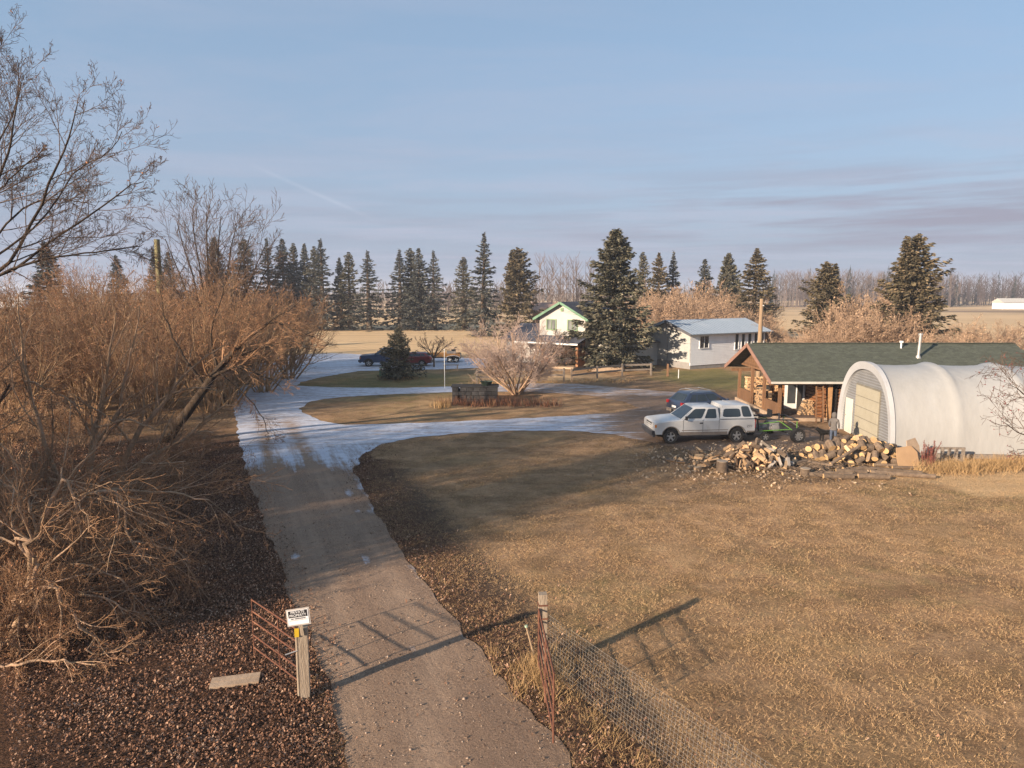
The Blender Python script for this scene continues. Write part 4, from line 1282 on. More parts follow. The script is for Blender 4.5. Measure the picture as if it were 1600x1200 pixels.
M_TRIMG = pm('green_window_trim', (0.20, 0.30, 0.16), (0.15, 0.24, 0.12), 2, 0.6)
M_TRIMW = pm('white_trim', (0.76, 0.76, 0.74), (0.68, 0.68, 0.66), 2, 0.6)
M_GLASS = pm('window_glass', (0.035, 0.04, 0.045), (0.06, 0.065, 0.07), 0.8, 0.08, spec=0.6)
M_GLASS_L = pm('curtained_glass', (0.24, 0.25, 0.23), (0.10, 0.11, 0.11), 1.3, 0.15, spec=0.6, stretch=(3, 3, .3))
M_BRICK = pm('orange_brick', (0.40, 0.20, 0.10), (0.30, 0.14, 0.075), 7, 0.9, 0.3, 30)
M_LOG = pm('varnished_logs', (0.30, 0.135, 0.055), (0.17, 0.072, 0.03), 2.2, 0.6, 0.3, 12, stretch=(0.4, 3, 3), rnd_amt=0.35, spec=.3)
M_LOGEND = pm('log_end_grain', (0.42, 0.24, 0.11), (0.30, 0.16, 0.075), 8, 0.8, rnd_amt=.3)
M_WOODB = pm('brown_stained_boards', (0.23, 0.125, 0.065), (0.15, 0.08, 0.042), 3, 0.75, 0.3, 14, stretch=(3, 3, .4), rnd_amt=.25)
M_BEAM = pm('pale_sill_timber', (0.46, 0.34, 0.235), (0.35, 0.25, 0.17), 3, 0.85, 0.2)
M_DECK = pm('grey_porch_boards', (0.17, 0.115, 0.085), (0.10, 0.07, 0.055), 3, 0.9, stretch=(.5, 4, 1))
M_FASC = pm('reddish_fascia', (0.33, 0.19, 0.14), (0.26, 0.145, 0.105), 2, 0.7)
M_GUTTER = pm('pale_gutter', (0.55, 0.52, 0.46), (0.46, 0.43, 0.38), 2, 0.5)
M_FABRIC = pm('white_tarpaulin', (0.370, 0.366, 0.352), (0.337, 0.331, 0.316), 0.7, 0.55, 0.35, 4, c=(0.311, 0.300, 0.275), cs=0.5, clo=.55, chi=.85, stretch=(1, 1, .5))
M_GREYSID = pm('grey_ribbed_siding', (0.25, 0.25, 0.25), (0.205, 0.205, 0.205), 1.5, 0.5)
M_DOORC = pm('cream_overhead_door', (0.414, 0.378, 0.290), (0.361, 0.326, 0.246), 1.5, 0.6)
M_PIPE = pm('stove_pipe_metal', (0.55, 0.52, 0.48), (0.42, 0.40, 0.37), 4, 0.45, metal=0.5)
M_POLE = pm('weathered_pole', (0.36, 0.255, 0.16), (0.25, 0.17, 0.105), 5, 0.9, 0.3, 16, stretch=(1, 1, .2))
M_POLE_L = pm('lichened_pole', (0.27, 0.24, 0.11), (0.13, 0.10, 0.06), 3.5, 0.95, 0.3, 16, stretch=(1, 1, .5), c=(.36, .36, .2), cs=5)
M_GREYW = pm('weathered_grey_wood', (0.27, 0.225, 0.185), (0.18, 0.145, 0.115), 4, 0.92, 0.3, 18, stretch=(2, 2, 2))


def shingle_material(name, a, b, course=0.16):
    m = pm(name, a, b, 7, 0.95, 0.0, c=tuple(x * 0.78 for x in a), cs=0.9, clo=.5, chi=.75)
    t = m.node_tree; bs = t.nodes['Principled BSDF']
    tcx = nd(t, 'ShaderNodeTexCoord')
    br = nd(t, 'ShaderNodeTexBrick')
    br.inputs['Scale'].default_value = 1.0; br.inputs['Brick Width'].default_value = 0.32; br.inputs['Row Height'].default_value = course
    br.inputs['Mortar Size'].default_value = 0.012; br.inputs['Color1'].default_value = (.55, .55, .55, 1); br.inputs['Color2'].default_value = (1.25, 1.25, 1.25, 1)
    br.inputs['Mortar'].default_value = (.5, .5, .5, 1)
    t.links.new(tcx.outputs['UV'], br.inputs['Vector'])
    src = bs.inputs['Base Color'].links[0].from_socket
    t.links.new(mix_col(t, 0.55, src, br.outputs['Color'], 'MULTIPLY'), bs.inputs['Base Color'])
    bu = nd(t, 'ShaderNodeBump'); bu.inputs['Strength'].default_value = 0.6; bu.inputs['Distance'].default_value = 0.02
    t.links.new(br.outputs['Fac'], bu.inputs['Height']); bu.invert = True
    t.links.new(bu.outputs[0], bs.inputs['Normal'])
    return m


M_SHG = shingle_material('green_grey_shingles', (0.100, 0.109, 0.080), (0.071, 0.078, 0.061))


def uv_planar(o, ux, uy):
    me = o.data
    uv = me.uv_layers.new(name='UVMap')
    ux = Vector(ux); uy = Vector(uy)
    for l in me.loops:
        p = me.vertices[l.vertex_index].co
        uv.data[l.index].uv = (p.dot(ux), p.dot(uy))


def lap_wall(parent, name, a, b, z0, z1, out, mat, course=0.12, gable=None, th=0.10):
    """wall from a to b (2-D) with overlapping horizontal boards; gable = ridge height for a triangular top"""
    a = Vector((a[0], a[1], 0)); b = Vector((b[0], b[1], 0)); out = Vector((out[0], out[1], 0)).normalized()
    mb = MB()
    core = [a + Vector((0, 0, z0)), b + Vector((0, 0, z0)), b + Vector((0, 0, z1)), a + Vector((0, 0, z1))]
    if gable:
        core.insert(3, (a + b) / 2 + Vector((0, 0, gable)))
    mb.prism(core, -out * th)
    z = z0
    top = gable or z1
    while z < top - 0.02:
        ze = min(z + course, top)
        zz_ = (z + ze) / 2

        def span(zq):
            if gable and zq > z1:
                f = 0.5 * (zq - z1) / (gable - z1)
                return a.lerp(b, f), b.lerp(a, f)
            return a, b
        l0, r0 = span(ze); d0, d1 = out * 0.022, out * 0.004
        up = Vector((0, 0, 1))
        mb.add([l0 + up * z + d0, r0 + up * z + d0, r0 + up * ze + d1, l0 + up * ze + d1, l0 + up * z + d1, r0 + up * z + d1],
               [(0, 1, 2, 3), (4, 5, 1, 0)])
        z = ze
    return mb.build(name, mat, parent)


def window(parent, c, u, w_, h, out, frame, pane, mull=1, fr=0.07, name='window'):
    """frame with panes; c = centre on the wall face"""
    c = Vector(c); u = Vector((u[0], u[1], 0)).normalized(); out = Vector((out[0], out[1], 0)).normalized(); up = Vector((0, 0, 1))
    mb = MB()
    M = Matrix((u, out, up)).transposed()
    mb.box(c + up * (h / 2 + fr / 2) + out * .035, (w_ + 2 * fr, .09, fr), 0, M)
    mb.box(c - up * (h / 2 + fr / 2) + out * .045, (w_ + 2 * fr + .06, .11, fr), 0, M)
    for s in (-1, 1):
        mb.box(c + u * s * (w_ / 2 + fr / 2) + out * .035, (fr, .09, h), 0, M)
    for i in range(mull):
        mb.box(c + u * w_ * ((i + 1) / (mull + 1) - .5) + out * .034, (.045, .07, h), 0, M)
    f = mb.build(name, frame, parent)
    for i in range(mull + 1):
        g = MB()
        g.box(c + u * w_ * ((i + .5) / (mull + 1) - .5) + out * .0265, (w_ / (mull + 1) - .05, .02, h), 0, M)
        g.build('pane', pane, f)
    return f


def roof_slab(parent, name, e0, e1, r1, r0, th, mat, uv=None):
    """one roof slope: eave e0->e1, ridge r0->r1"""
    mb = MB()
    mb.slab(e0, e1, r1, r0, th)
    o = mb.build(name, mat, parent)
    if uv:
        ux = (Vector(e1) - Vector(e0)).normalized(); uyv = (Vector(r0) - Vector(e0)); uyv = (uyv - ux * uyv.dot(ux)).normalized()
        uv_planar(o, ux, uyv)
    return o


# ---- white bungalow
C = gp(1078, 577); u = Vector((0.872, 0.49, 0)); v = Vector((-0.49, 0.872, 0))
HB = thing('white_bungalow', 'long white clapboard house with pale blue metal roof behind the big spruce', 'house', C)
Lh, Wh, ze, zr, fz = 10.4, 6.4, 3.55, 4.62, 0.62
o0 = Vector((0, 0, 0))
lap_wall(HB, 'side_wall', o0, u * Lh, 0.35, ze, -v, M_WHITE, 0.16)
lap_wall(HB, 'rear_wall', v * Wh + u * Lh, v * Wh, 0.35, ze, v, M_WHITE, 0.3)
mb = MB()
gw = lambda s: [s * 1.0 + Vector((0, 0, fz)), s + v * Wh + Vector((0, 0, fz)), s + v * Wh + Vector((0, 0, ze)), s + v * Wh / 2 + Vector((0, 0, zr - .08)), s + Vector((0, 0, ze))]
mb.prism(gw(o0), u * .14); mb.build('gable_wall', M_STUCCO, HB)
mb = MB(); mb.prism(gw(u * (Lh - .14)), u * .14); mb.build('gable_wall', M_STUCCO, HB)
mb = MB()
M3 = Matrix((u, v, Vector((0, 0, 1)))).transposed()
mb.box(u * Lh / 2 + v * Wh / 2 + Vector((0, 0, fz / 2 - .4)), (Lh - .06, Wh - .06, fz + .8), 0, M3)
mb.build('foundation', M_CONC, HB)
ov = 0.55; sl_ = (zr - ze) / (Wh / 2)
for s in (0, 1):
    e_off = (-v * ov if s == 0 else v * (Wh + ov)); ez = Vector((0, 0, ze - sl_ * ov))
    e0_, e1_ = e_off - u * ov + ez, e_off + u * (Lh + ov) + ez
    r0_, r1_ = v * Wh / 2 - u * ov + Vector((0, 0, zr)), v * Wh / 2 + u * (Lh + ov) + Vector((0, 0, zr))
    rf = roof_slab(HB, 'roof', e0_, e1_, r1_, r0_, 0.10 if s == 0 else -0.10, M_METAL)
    sm = MB()
    nrm = ((e1_ - e0_).cross(r0_ - e0_)).normalized()
    if nrm.z < 0: nrm = -nrm
    for k in range(25):
        f = (k + .5) / 25
        a_ = e0_.lerp(e1_, f) + nrm * .106; b_ = r0_.lerp(r1_, f) + nrm * .106
        sm.bar(a_, b_, .03, .03, 0, nrm)
    sm.build('standing_seams', M_METAL, rf, kind='stuff')
    for q0, q1 in ((e0_, r0_), (e1_, r1_)):
        fb = MB(); fb.bar(q0 + Vector((0, 0, .0)) - u * (.02 if q0 is e0_ else -.02), q1 - u * (.02 if q0 is e0_ else -.02), .03, .26)
        fb.build('fascia', M_SHINGLE_D if s == 0 else M_METAL, rf)
for k, off in enumerate((1.35,)):
    window(HB, u * 1.75 + Vector((0, 0, 2.62)), u, 1.15, 1.15, -v, M_TRIMW, M_GLASS, 1)
for k in range(5):
    window(HB, u * (6.25 + k * .92) + Vector((0, 0, 2.5)), u, .46, 1.55, -v, M_TRIMW, M_GLASS, 0, .06)
mb = MB()
mb.tube([v * 3.3 - u * .03 + Vector((0, 0, z)) for z in (.3, 2.6, 4.1)], .035, 6)
mb.box(v * 3.3 - u * .06 + Vector((0, 0, 1.35)), (.12, .22, .4), 0, M3)
mb.build('meter_mast', pm('grey_conduit', (.22, .22, .22), (.16, .16, .16), 3, .6), HB)
mb = MB(); mb.box(v * 2.7 - u * .06 + Vector((0, 0, 3.95)), (.2, .25, .25), 0, M3); mb.build('gable_lamp', M_SHINGLE_D, HB)
# low wing beyond the gable
wl = -u
wa = v * (Wh - 1.6) - u * .02
lap_wall(HB, 'wing_wall', wa + wl * 6.6, wa, 0.0, 2.35, -v, M_STUCCO, 0.5)
lap_wall(HB, 'wing_wall', wa + wl * 6.6 + v * 4, wa + wl * 6.6, 0.0, 2.35, -u, M_STUCCO, 0.5)
roof_slab(HB, 'wing_roof', wa + wl * 7.0 - v * .4 + Vector((0, 0, 2.36)), wa - v * .4 + Vector((0, 0, 2.36)), wa + v * 4 + Vector((0, 0, 3.0)), wa + wl * 7.0 + v * 4 + Vector((0, 0, 3.0)), .12, M_SHINGLE_D)
reel = thing('hose_reel', 'dark round hose reel against the low white wing wall', 'hose reel', C + wa + wl * 6.15 - v * .35 + Vector((0, 0, 0)))
mb = MB()
mb.lathe([(.15, -.06), (.62, -.08), (.66, 0), (.62, .08), (.15, .06)], (0, 0, .72), v, 18, 0, True)
mb.build('coil', pm('black_rubber', (.022, .022, .024), (.035, .034, .034), 5, .75, rnd_amt=0), reel, True)
mb = MB(); mb.lathe([(.001, -.1), (.16, -.1), (.16, .1), (.001, .1)], (0, 0, .72), v, 12); mb.box((0, 0, .36), (.1, .12, .72)); mb.build('hub', M_CONC, reel)

# ---- two-storey house with green fascia
A2 = Vector((at(843, 560, 72.2).x, 72.2, 0)); B2 = Vector((at(914, 560, 69.2).x, 69.2, 0))
H2 = thing('gabled_house', 'two-storey cream house with green fascia and dark shingled roof', 'house', A2)
wu = (B2 - A2).normalized(); W2 = (B2 - A2).length; wn = Vector((wu.y, -wu.x, 0)); bk = -wn; D2 = 8.5
zb2, ze2, zr2 = 2.75, 5.0, 6.45
lap_wall(H2, 'front_wall', o0, wu * W2, zb2, ze2, wn, M_CREAM, 0.13, zr2 - .1)
lap_wall(H2, 'side_wall', wu * W2, wu * W2 + bk * D2, 0.1, ze2, wu, M_CREAM, 0.2)
lap_wall(H2, 'side_wall', bk * D2, o0, 0.1, ze2, -wu, M_CREAM, 0.2)
lap_wall(H2, 'rear_wall', wu * W2 + bk * D2, bk * D2, 0.1, ze2, bk, M_CREAM, 0.3, zr2 - .1)
ov = .5; sl2 = (zr2 - ze2) / (W2 / 2)
M_SHD = shingle_material('slate_blue_shingles', (0.105, 0.11, 0.135), (0.075, 0.08, 0.10))
for s in (0, 1):
    e_off = -wu * ov if s == 0 else wu * (W2 + ov); ez = Vector((0, 0, ze2 - sl2 * ov))
    e0_, e1_ = e_off + wn * ov + ez, e_off + bk * (D2 + ov) + ez
    r0_, r1_ = wu * W2 / 2 + wn * ov + Vector((0, 0, zr2)), wu * W2 / 2 + bk * (D2 + ov) + Vector((0, 0, zr2))
    n_ = (e1_ - e0_).cross(r0_ - e0_)
    rf = roof_slab(H2, 'roof', e0_, e1_, r1_, r0_, .11 if n_.z > 0 else -.11, M_SHD, True)
    fb = MB(); fb.bar(e0_ + wn * .03, r0_ + wn * .03, .05, .24); fb.bar(e0_ + (-wu if s == 0 else wu) * .04, e1_ + (-wu if s == 0 else wu) * .04, .05, .2)
    fb.build('fascia', M_GREEN, rf)
    if s == 1:
        cm = MB(); cm.box(wu * W2 * .72 + bk * 5.5 + Vector((0, 0, 6.35)), (.5, .5, 1.0)); cm.build('chimney', M_BEAM, rf)
for f in (.27, .73):
    window(H2, wu * W2 * f + Vector((0, 0, 4.2)), wu, 1.0, .95, wn, M_TRIMG, M_GLASS_L, 1, .09)
mb = MB(); mb.box(wu * W2 * .5 + wn * .05 + Vector((0, 0, 5.75)), (.28, .1, .36), 0, Matrix((wu, wn, Vector((0, 0, 1)))).transposed()); mb.build('gable_vent', M_TRIMG, H2)
# lower storey and porch roof
pr = 2.2
mb = MB(); mb.prism([wu * (W2 * .05) + wn * .02 + Vector((0, 0, .2)), wu * W2 + wn * .02 + Vector((0, 0, .2)), wu * W2 + wn * .02 + Vector((0, 0, zb2)), wu * (W2 * .05) + wn * .02 + Vector((0, 0, zb2))], -wn * .2)
mb.build('brick_wall', M_BRICK, H2)
mb = MB(); mb.prism([wu * (W2 + .0) + wn * .03 + Vector((0, 0, .2)), wu * W2 + wn * 1.5 + Vector((0, 0, .2)), wu * W2 + wn * 1.5 + Vector((0, 0, 2.35)), wu * W2 + wn * .03 + Vector((0, 0, 2.6))], -wu * .25)
mb.build('brick_wing_wall', M_BRICK, H2)
rf = roof_slab(H2, 'porch_roof', -wu * 1.9 + wn * pr + Vector((0, 0, 2.42)), wu * (W2 + .35) + wn * pr + Vector((0, 0, 2.42)), wu * (W2 + .35) + wn * .03 + Vector((0, 0, 3.0)), -wu * 1.9 + wn * .03 + Vector((0, 0, 3.0)), .1, M_SHD, True)
fb = MB(); fb.bar(-wu * 1.9 + wn * (pr + .03) + Vector((0, 0, 2.44)), wu * (W2 + .35) + wn * (pr + .03) + Vector((0, 0, 2.44)), .06, .16); fb.build('gutter', M_TRIMW, rf)
for q in (-1.7, 1.0, 3.0):
    mb = MB(); mb.box(wu * q + wn * (pr - .15) + Vector((0, 0, 1.2)), (.1, .1, 2.4)); mb.build('porch_post', M_BEAM, H2)
window(H2, wu * W2 * .74 + wn * .02 + Vector((0, 0, 1.75)), wu, 1.0, .95, wn, M_TRIMW, M_GLASS, 1)
window(H2, wu * W2 * .36 + wn * .02 + Vector((0, 0, 1.75)), wu, 1.2, .95, wn, M_TRIMW, M_GLASS, 1)
lap_wall(H2, 'annex_wall', -wu * 4.2, -wu * .03, 0.1, 2.5, wn, M_CREAM, 0.2)
roof_slab(H2, 'annex_roof', -wu * 4.6 + wn * .6 + Vector((0, 0, 2.5)), -wu * .05 + wn * .6 + Vector((0, 0, 2.5)), -wu * .05 + bk * 3.6 + Vector((0, 0, 4.0)), -wu * 4.6 + bk * 3.6 + Vector((0, 0, 4.0)), .1, M_SHD, True)
mb = MB(); mb.box(wu * W2 * .55 + wn * 1.3 + Vector((0, 0, .1)), (W2 * .9, 2.2, .2), 0, Matrix((wu, wn, Vector((0, 0, 1)))).transposed()); mb.build('porch_floor', M_BEAM, H2)

# ---- log cabin
CB = thing('log_cabin', 'log cabin with green-grey shingle roof and open timber porch', 'cabin', (15.2, 39.8, 0))
cb = Vector(CB.location)
X0, X1 = 14.95, 31.9; YF, YR, YK = 39.6, 43.9, 48.3; ZE, ZR = 2.35, 4.22
XW = 18.35; YW = 40.45; YB_ = 47.4


def cl3(x, y, z): return Vector((x, y, z)) - cb


rf1 = roof_slab(CB, 'roof', cl3(X0, YF, ZE), cl3(X1, YF, ZE), cl3(X1, YR, ZR), cl3(X0, YR, ZR), .10, M_SHG, True)
rf2 = roof_slab(CB, 'roof', cl3(X1, YK, ZE), cl3(X0, YK, ZE), cl3(X0, YR, ZR), cl3(X1, YR, ZR), .10, M_SHG, True)
fb = MB(); fb.bar(cl3(X0 - .02, YF, ZE + .0), cl3(X0 - .02, YR, ZR + .0), .04, .24); fb.build('fascia', M_FASC, rf1)
fb = MB(); fb.bar(cl3(X0, YF - .07, ZE + .02), cl3(X1, YF - .07, ZE + .02), .12, .12); fb.build('gutter', M_GUTTER, rf1)
fb = MB(); fb.bar(cl3(X0 - .02, YK, ZE + .0), cl3(X0 - .02, YR, ZR + .0), .04, .24); fb.build('fascia', M_FASC, rf2)
fb = MB(); fb.bar(cl3(X0 + .3, YR, ZR + .12), cl3(X1, YR, ZR + .12), .3, .03); fb.build('ridge_cap', M_SHG, rf1)
uv_planar(bpy.data.objects[fb and [c.name for c in bpy.data.objects if c.parent == rf1 and c.name.startswith('ridge_cap')][0]], (1, 0, 0), (0, 1, 0))
# stove pipe and vent through the roof
p = at(1434, 566, 42.2); zroof = ZE + .1 + (42.2 - YF) * (ZR - ZE) / (YR - YF)
mb = MB(); mb.tube([cl3(p.x, 42.2, zroof - .1), cl3(p.x + .05, 42.2, zroof + 1.38)], .085, 12); mb.tube([cl3(p.x, 42.2, zroof - .05), cl3(p.x, 42.2, zroof + .12)], [.17, .11], 12)
mb.tube([cl3(p.x + .05, 42.2, zroof + 1.35), cl3(p.x + .05, 42.2, zroof + 1.47)], .13, 12); mb.build('stove_pipe', M_PIPE, rf1, True)
p = at(1408, 541, 43.3); mb = MB(); mb.tube([cl3(p.x, 43.3, 3.95), cl3(p.x, 43.3, 4.42)], .05, 8); mb.box(cl3(p.x, 43.3, 4.46), (.16, .16, .12)); mb.build('roof_vent', M_TRIMW, rf1)
# walls: logs one by one
NLOG = 11
lr_ = (ZE - .1) / NLOG / 2
for i in range(NLOG):
    z = .12 + lr_ + i * 2 * lr_
    mb = MB(); mb.tube([cl3(XW - .32, YW, z), cl3(X1 - .5, YW, z)], lr_ * 1.04, 10); mb.build('log', [M_LOG], CB, True)
    mb = MB(); mb.tube([cl3(XW, YW - .30, z + lr_ * .0), cl3(XW, YB_, z)], lr_ * 1.02, 10); mb.build('log', [M_LOG], CB, True)
mb = MB(); mb.box(cl3((XW + X1) / 2, YW + .14, 1.15), (X1 - XW - 1, .1, 2.3)); mb.box(cl3(X1 - .6, (YW + YB_) / 2, 1.15), (.2, YB_ - YW, 2.3)); mb.box(cl3((XW + X1) / 2, YB_, 1.15), (X1 - XW - .6, .2, 2.3))
mb.build('inner_wall', M_WOODB, CB)
mb = MB(); mb.box(cl3(XW + .28, YW - .33, 1.2), (.22, .2, 2.3)); mb.build('corner_post', M_LOGEND, CB)
mb = MB(); mb.box(cl3((XW + X1) / 2, YW - .1, 0.05), (X1 - XW, .3, .2)); mb.build('foundation', M_CONC, CB)
mb = MB(); mb.prism([cl3(XW + .1, YW, ZE - .1), cl3(XW + .1, YB_, ZE - .1), cl3(XW + .1, YR, ZR - .18)], (.1, 0, 0)); mb.build('inner_gable', M_WOODB, CB)
# black panel standing for the dark gap between the logs
mb = MB(); mb.box(cl3(XW + .62, YW - .16, 1.2), (.3, .1, 2.2)); mb.build('dark_gap_panel', pm('dark_gap', (.02, .015, .012), None, 3, .9), CB)
# porch
mb = MB()
for k in range(24):
    mb.box(cl3((15.75 + XW) / 2, YW - .25 + (k + .5) * .315, .16), (XW - 15.75, .30, .06))
mb.build('porch_floor', M_DECK, CB, kind='stuff')
mb = MB(); mb.bar(cl3(15.68, 40.15, .13), cl3(15.68, 47.9, .13), .14, .28); mb.build('sill_beam', M_BEAM, CB)
mb = MB(); mb.bar(cl3(15.75, 40.12, .10), cl3(XW + .4, 40.12, .10), .14, .20); mb.build('sill_beam', M_BEAM, CB)
PY = (40.35, 42.9, 45.1, 47.65)
for y in PY:
    mb = MB(); mb.box(cl3(15.8, y, 1.25 if y in (PY[0], PY[3]) else 1.45), (.17, .17, 2.1 if y in (PY[0], PY[3]) else 2.5)); mb.build('porch_post', M_WOODB, CB)
mb = MB(); mb.bar(cl3(15.8, YF + 1.1, ZE + .36), cl3(15.8, YK - 1.1, ZE + .36), .16, .16); mb.build('tie_beam', M_WOODB, CB)
for y in (40.35, 47.65):
    mb = MB(); mb.bar(cl3(15.2, y, ZE - .12), cl3(XW, y, ZE - .12), .16, .2); mb.build('eave_beam', M_WOODB, CB)
k = 0
nb_ = 13
for i in range(nb_):
    z0_ = ZE + .42 + i * (ZR - ZE - .5) / nb_; z1_ = z0_ + (ZR - ZE - .5) / nb_ - .012
    f0 = (z0_ - ZE) / (ZR - ZE); f1 = (z1_ - ZE) / (ZR - ZE)
    mb = MB()
    mb.prism([cl3(15.72, YF + (YR - YF) * f0 + .25, z0_), cl3(15.72, YK - (YK - YR) * f0 - .25, z0_), cl3(15.72, YK - (YK - YR) * f1 - .25, z1_), cl3(15.72, YF + (YR - YF) * f1 + .25, z1_)], (.04, 0, 0))
    mb.build('gable_board', M_WOODB, CB)
for (ya, yb_) in ((40.45, 42.8), (45.2, 47.55)):
    mb = MB(); n = int((yb_ - ya) / .135)
    for i in range(n):
        mb.box(cl3(15.8, ya + (i + .5) * (yb_ - ya) / n, .60), (.035, (yb_ - ya) / n - .015, .72))
    mb.bar(cl3(15.8, ya, .98), cl3(15.8, yb_, .98), .12, .06)
    mb.build('railing', M_WOODB, CB, kind='stuff')
for y0_, y1_ in ((42.9, 40.35),):
    pass
# white storm door standing open
dr_ = Vector(gp(1249, 642)) ; dx0 = XW - .2
mb = MB(); mb.box(cl3(dx0 - .38, 43.55, 1.12), (.85, .05, 1.9)); mb.build('open_door', M_TRIMW, CB)
mb = MB(); mb.box(cl3(dx0 - .38, 43.515, 1.25), (.5, .03, 1.45)); mb.build('door_glass', M_GLASS, CB)
mb = MB(); mb.box(cl3(dx0 + .02, 43.05, 1.12), (.1, .95, 1.95)); mb.build('door_frame', M_TRIMW, CB)
mb = MB(); mb.box(cl3(dx0 - .02, 43.05, 1.12), (.08, .8, 1.85)); mb.build('doorway', pm('dark_doorway', (.03, .025, .022), None, 3, .9), CB)
# ladder leaning against the corner
ld = thing('wooden_ladder', 'brown wooden ladder leaning on the cabin corner logs', 'ladder', (XW - .45, YW - .75, .02))
for s in (-.2, .2):
    mb = MB(); mb.bar((s, -.1, 0), (s, .18, 2.2), .05, .08); mb.build('rail', M_WOODB, ld)
for i in range(8):
    mb = MB(); mb.tube([(-.2, -.07 + i * .033, .25 + i * .25), (.2, -.07 + i * .033, .25 + i * .25)], .02, 6); mb.build('rung', M_WOODB, ld)

# ---- fabric shelter
QB = Vector((17.95, 34.75, 0)); qa = Vector((0.995, -0.10, 0)).normalized(); qw = Vector((qa.y, -qa.x, 0))
if qw.y > 0: qw = -qw            # width axis pointing to the viewer
QN = thing('fabric_shelter', 'white fabric-covered arched storage shelter with grey ribbed front', 'shelter', QB)
HWQ, HQ = 3.35, 4.02


def arch(t, k=1.0):
    c, s = math.cos(t), math.sin(t)
    x = HWQ * math.copysign(abs(c) ** 0.88, c) * k; z = HQ * abs(s) ** 0.80 * (k if k < 1 else k)
    return x, z


NT, QL = 40, 14.0
rows = []
xs_ = []
s_ = 0.0
while s_ <= QL + .01:
    xs_.append(s_); s_ += 0.1875
Vq = []; nsx = len(xs_)
for s_ in xs_:
    ph = (s_ % 3.0) / 3.0
    rib = math.exp(-((min(ph, 1 - ph) * 3.0) / .16) ** 2)
    sag = -0.115 * math.sin(math.pi * ph) ** 0.55 + 0.045 * rib
    for i in range(NT + 1):
        t = math.pi * i / NT
        x, z = arch(t)
        k = 1 + sag / 3.4 * (0.25 + 0.75 * math.sin(t))
        wr = 0.010 * math.sin(s_ * 23 + math.sin(i * 1.3) * 2) * (1 if 3 < i < NT - 3 else 0) * (0.4 + .6 * math.sin(i * .7 + s_))
        if i in (0, NT): k = 1
        Vq.append(qa * s_ + qw * (x * (k + wr * .3)) + Vector((0, 0, z * (k + wr * .3))))
Fq_ = []
for a_ in range(nsx - 1):
    for i in range(NT):
        q = a_ * (NT + 1) + i
        Fq_.append((q, q + 1, q + NT + 2, q + NT + 1))
np_mesh('fabric_cover', np.array([tuple(p) for p in Vq]), np.array(Fq_), M_FABRIC, QN, smooth=True)
mb = MB()
for i in range(NT):
    t0_, t1_ = math.pi * i / NT, math.pi * (i + 1) / NT
    (xa, za), (xb, zb_) = arch(t0_, 1.012), arch(t1_, 1.012); (xc, zc), (xd, zd) = arch(t0_, .915), arch(t1_, .915)
    f3 = lambda x, z, s: qw * x + Vector((0, 0, z)) + qa * s
    o_ = [f3(xa, za, -.10), f3(xb, zb_, -.10), f3(xd, zd, -.06), f3(xc, zc, -.06), f3(xa, za, .12), f3(xb, zb_, .12), f3(xd, zd, .25), f3(xc, zc, .25)]
    mb.add(o_, [(0, 1, 2, 3), (0, 4, 5, 1), (3, 2, 6, 7)])
mb.build('arch_rim', pm('white_rim_fabric', (.45, .45, .45), (.40, .40, .40), 1, .6), QN, True)
# ribbed front made of horizontal profiles
mb = MB(); z = 0.05
while z < HQ * .93:
    ze_ = z + .14
    def halfw(zq):
        lo_, hi_ = 0.0, math.pi / 2
        for _ in range(30):
            m_ = (lo_ + hi_) / 2
            if arch(m_, .93)[1] < zq: lo_ = m_
            else: hi_ = m_
        return arch(lo_, .93)[0]
    w0, w1 = halfw(z), halfw(ze_)
    f3 = lambda x, zq, s: qw * x + Vector((0, 0, zq)) + qa * s
    mb.add([f3(-w0, z, .09), f3(w0, z, .09), f3(w0, z + .10, .06), f3(-w0, z + .10, .06), f3(-w1, ze_, .09), f3(w1, ze_, .09)], [(0, 1, 2, 3), (3, 2, 5, 4)])
    z = ze_
mb.build('ribbed_front', M_GREYSID, QN, kind='stuff')
M_SEAM = pm('door_seam_grey', (.22, .20, .16), (.17, .155, .125), 3, .8)
MQ = Matrix((qw, qa, Vector((0, 0, 1)))).transposed()
dd = thing  # noqa
mb = MB(); mb.box(qw * .2 + qa * .045 + Vector((0, 0, 1.42)), (2.95, .05, 2.84), 0, MQ); door = mb.build('overhead_door', M_SEAM, QN)
for i in range(5):
    mb = MB(); mb.box(qw * .2 + qa * .012 + Vector((0, 0, .30 + i * .55)), (2.86, .03, .515), 0, MQ)
    for j in (-.12, .12): mb.box(qw * .2 + qa * .002 + Vector((0, 0, .30 + i * .55 + j)), (2.68, .02, .05), 0, MQ)
    mb.build('panel', M_DOORC, door)
mb = MB(); mb.box(qw * -2.15 + qa * .045 + Vector((0, 0, .95)), (.85, .06, 1.86), 0, MQ); sd = mb.build('side_door', pm('off_white_door', (.70, .66, .56), (.64, .60, .5), 1.5, .6), QN)
mb = MB(); mb.tube([qw * -2.45 + Vector((0, 0, .95)), qw * -2.45 - qa * .06 + Vector((0, 0, .95))], .03, 8); mb.build('handle', M_PIPE, sd)
mb = MB(); mb.bar(qw * (HWQ + .05) + Vector((0, 0, .1)), qw * (HWQ + .05) + qa * QL + Vector((0, 0, .1)), .16, .2); mb.build('base_board', M_GREYW, QN)

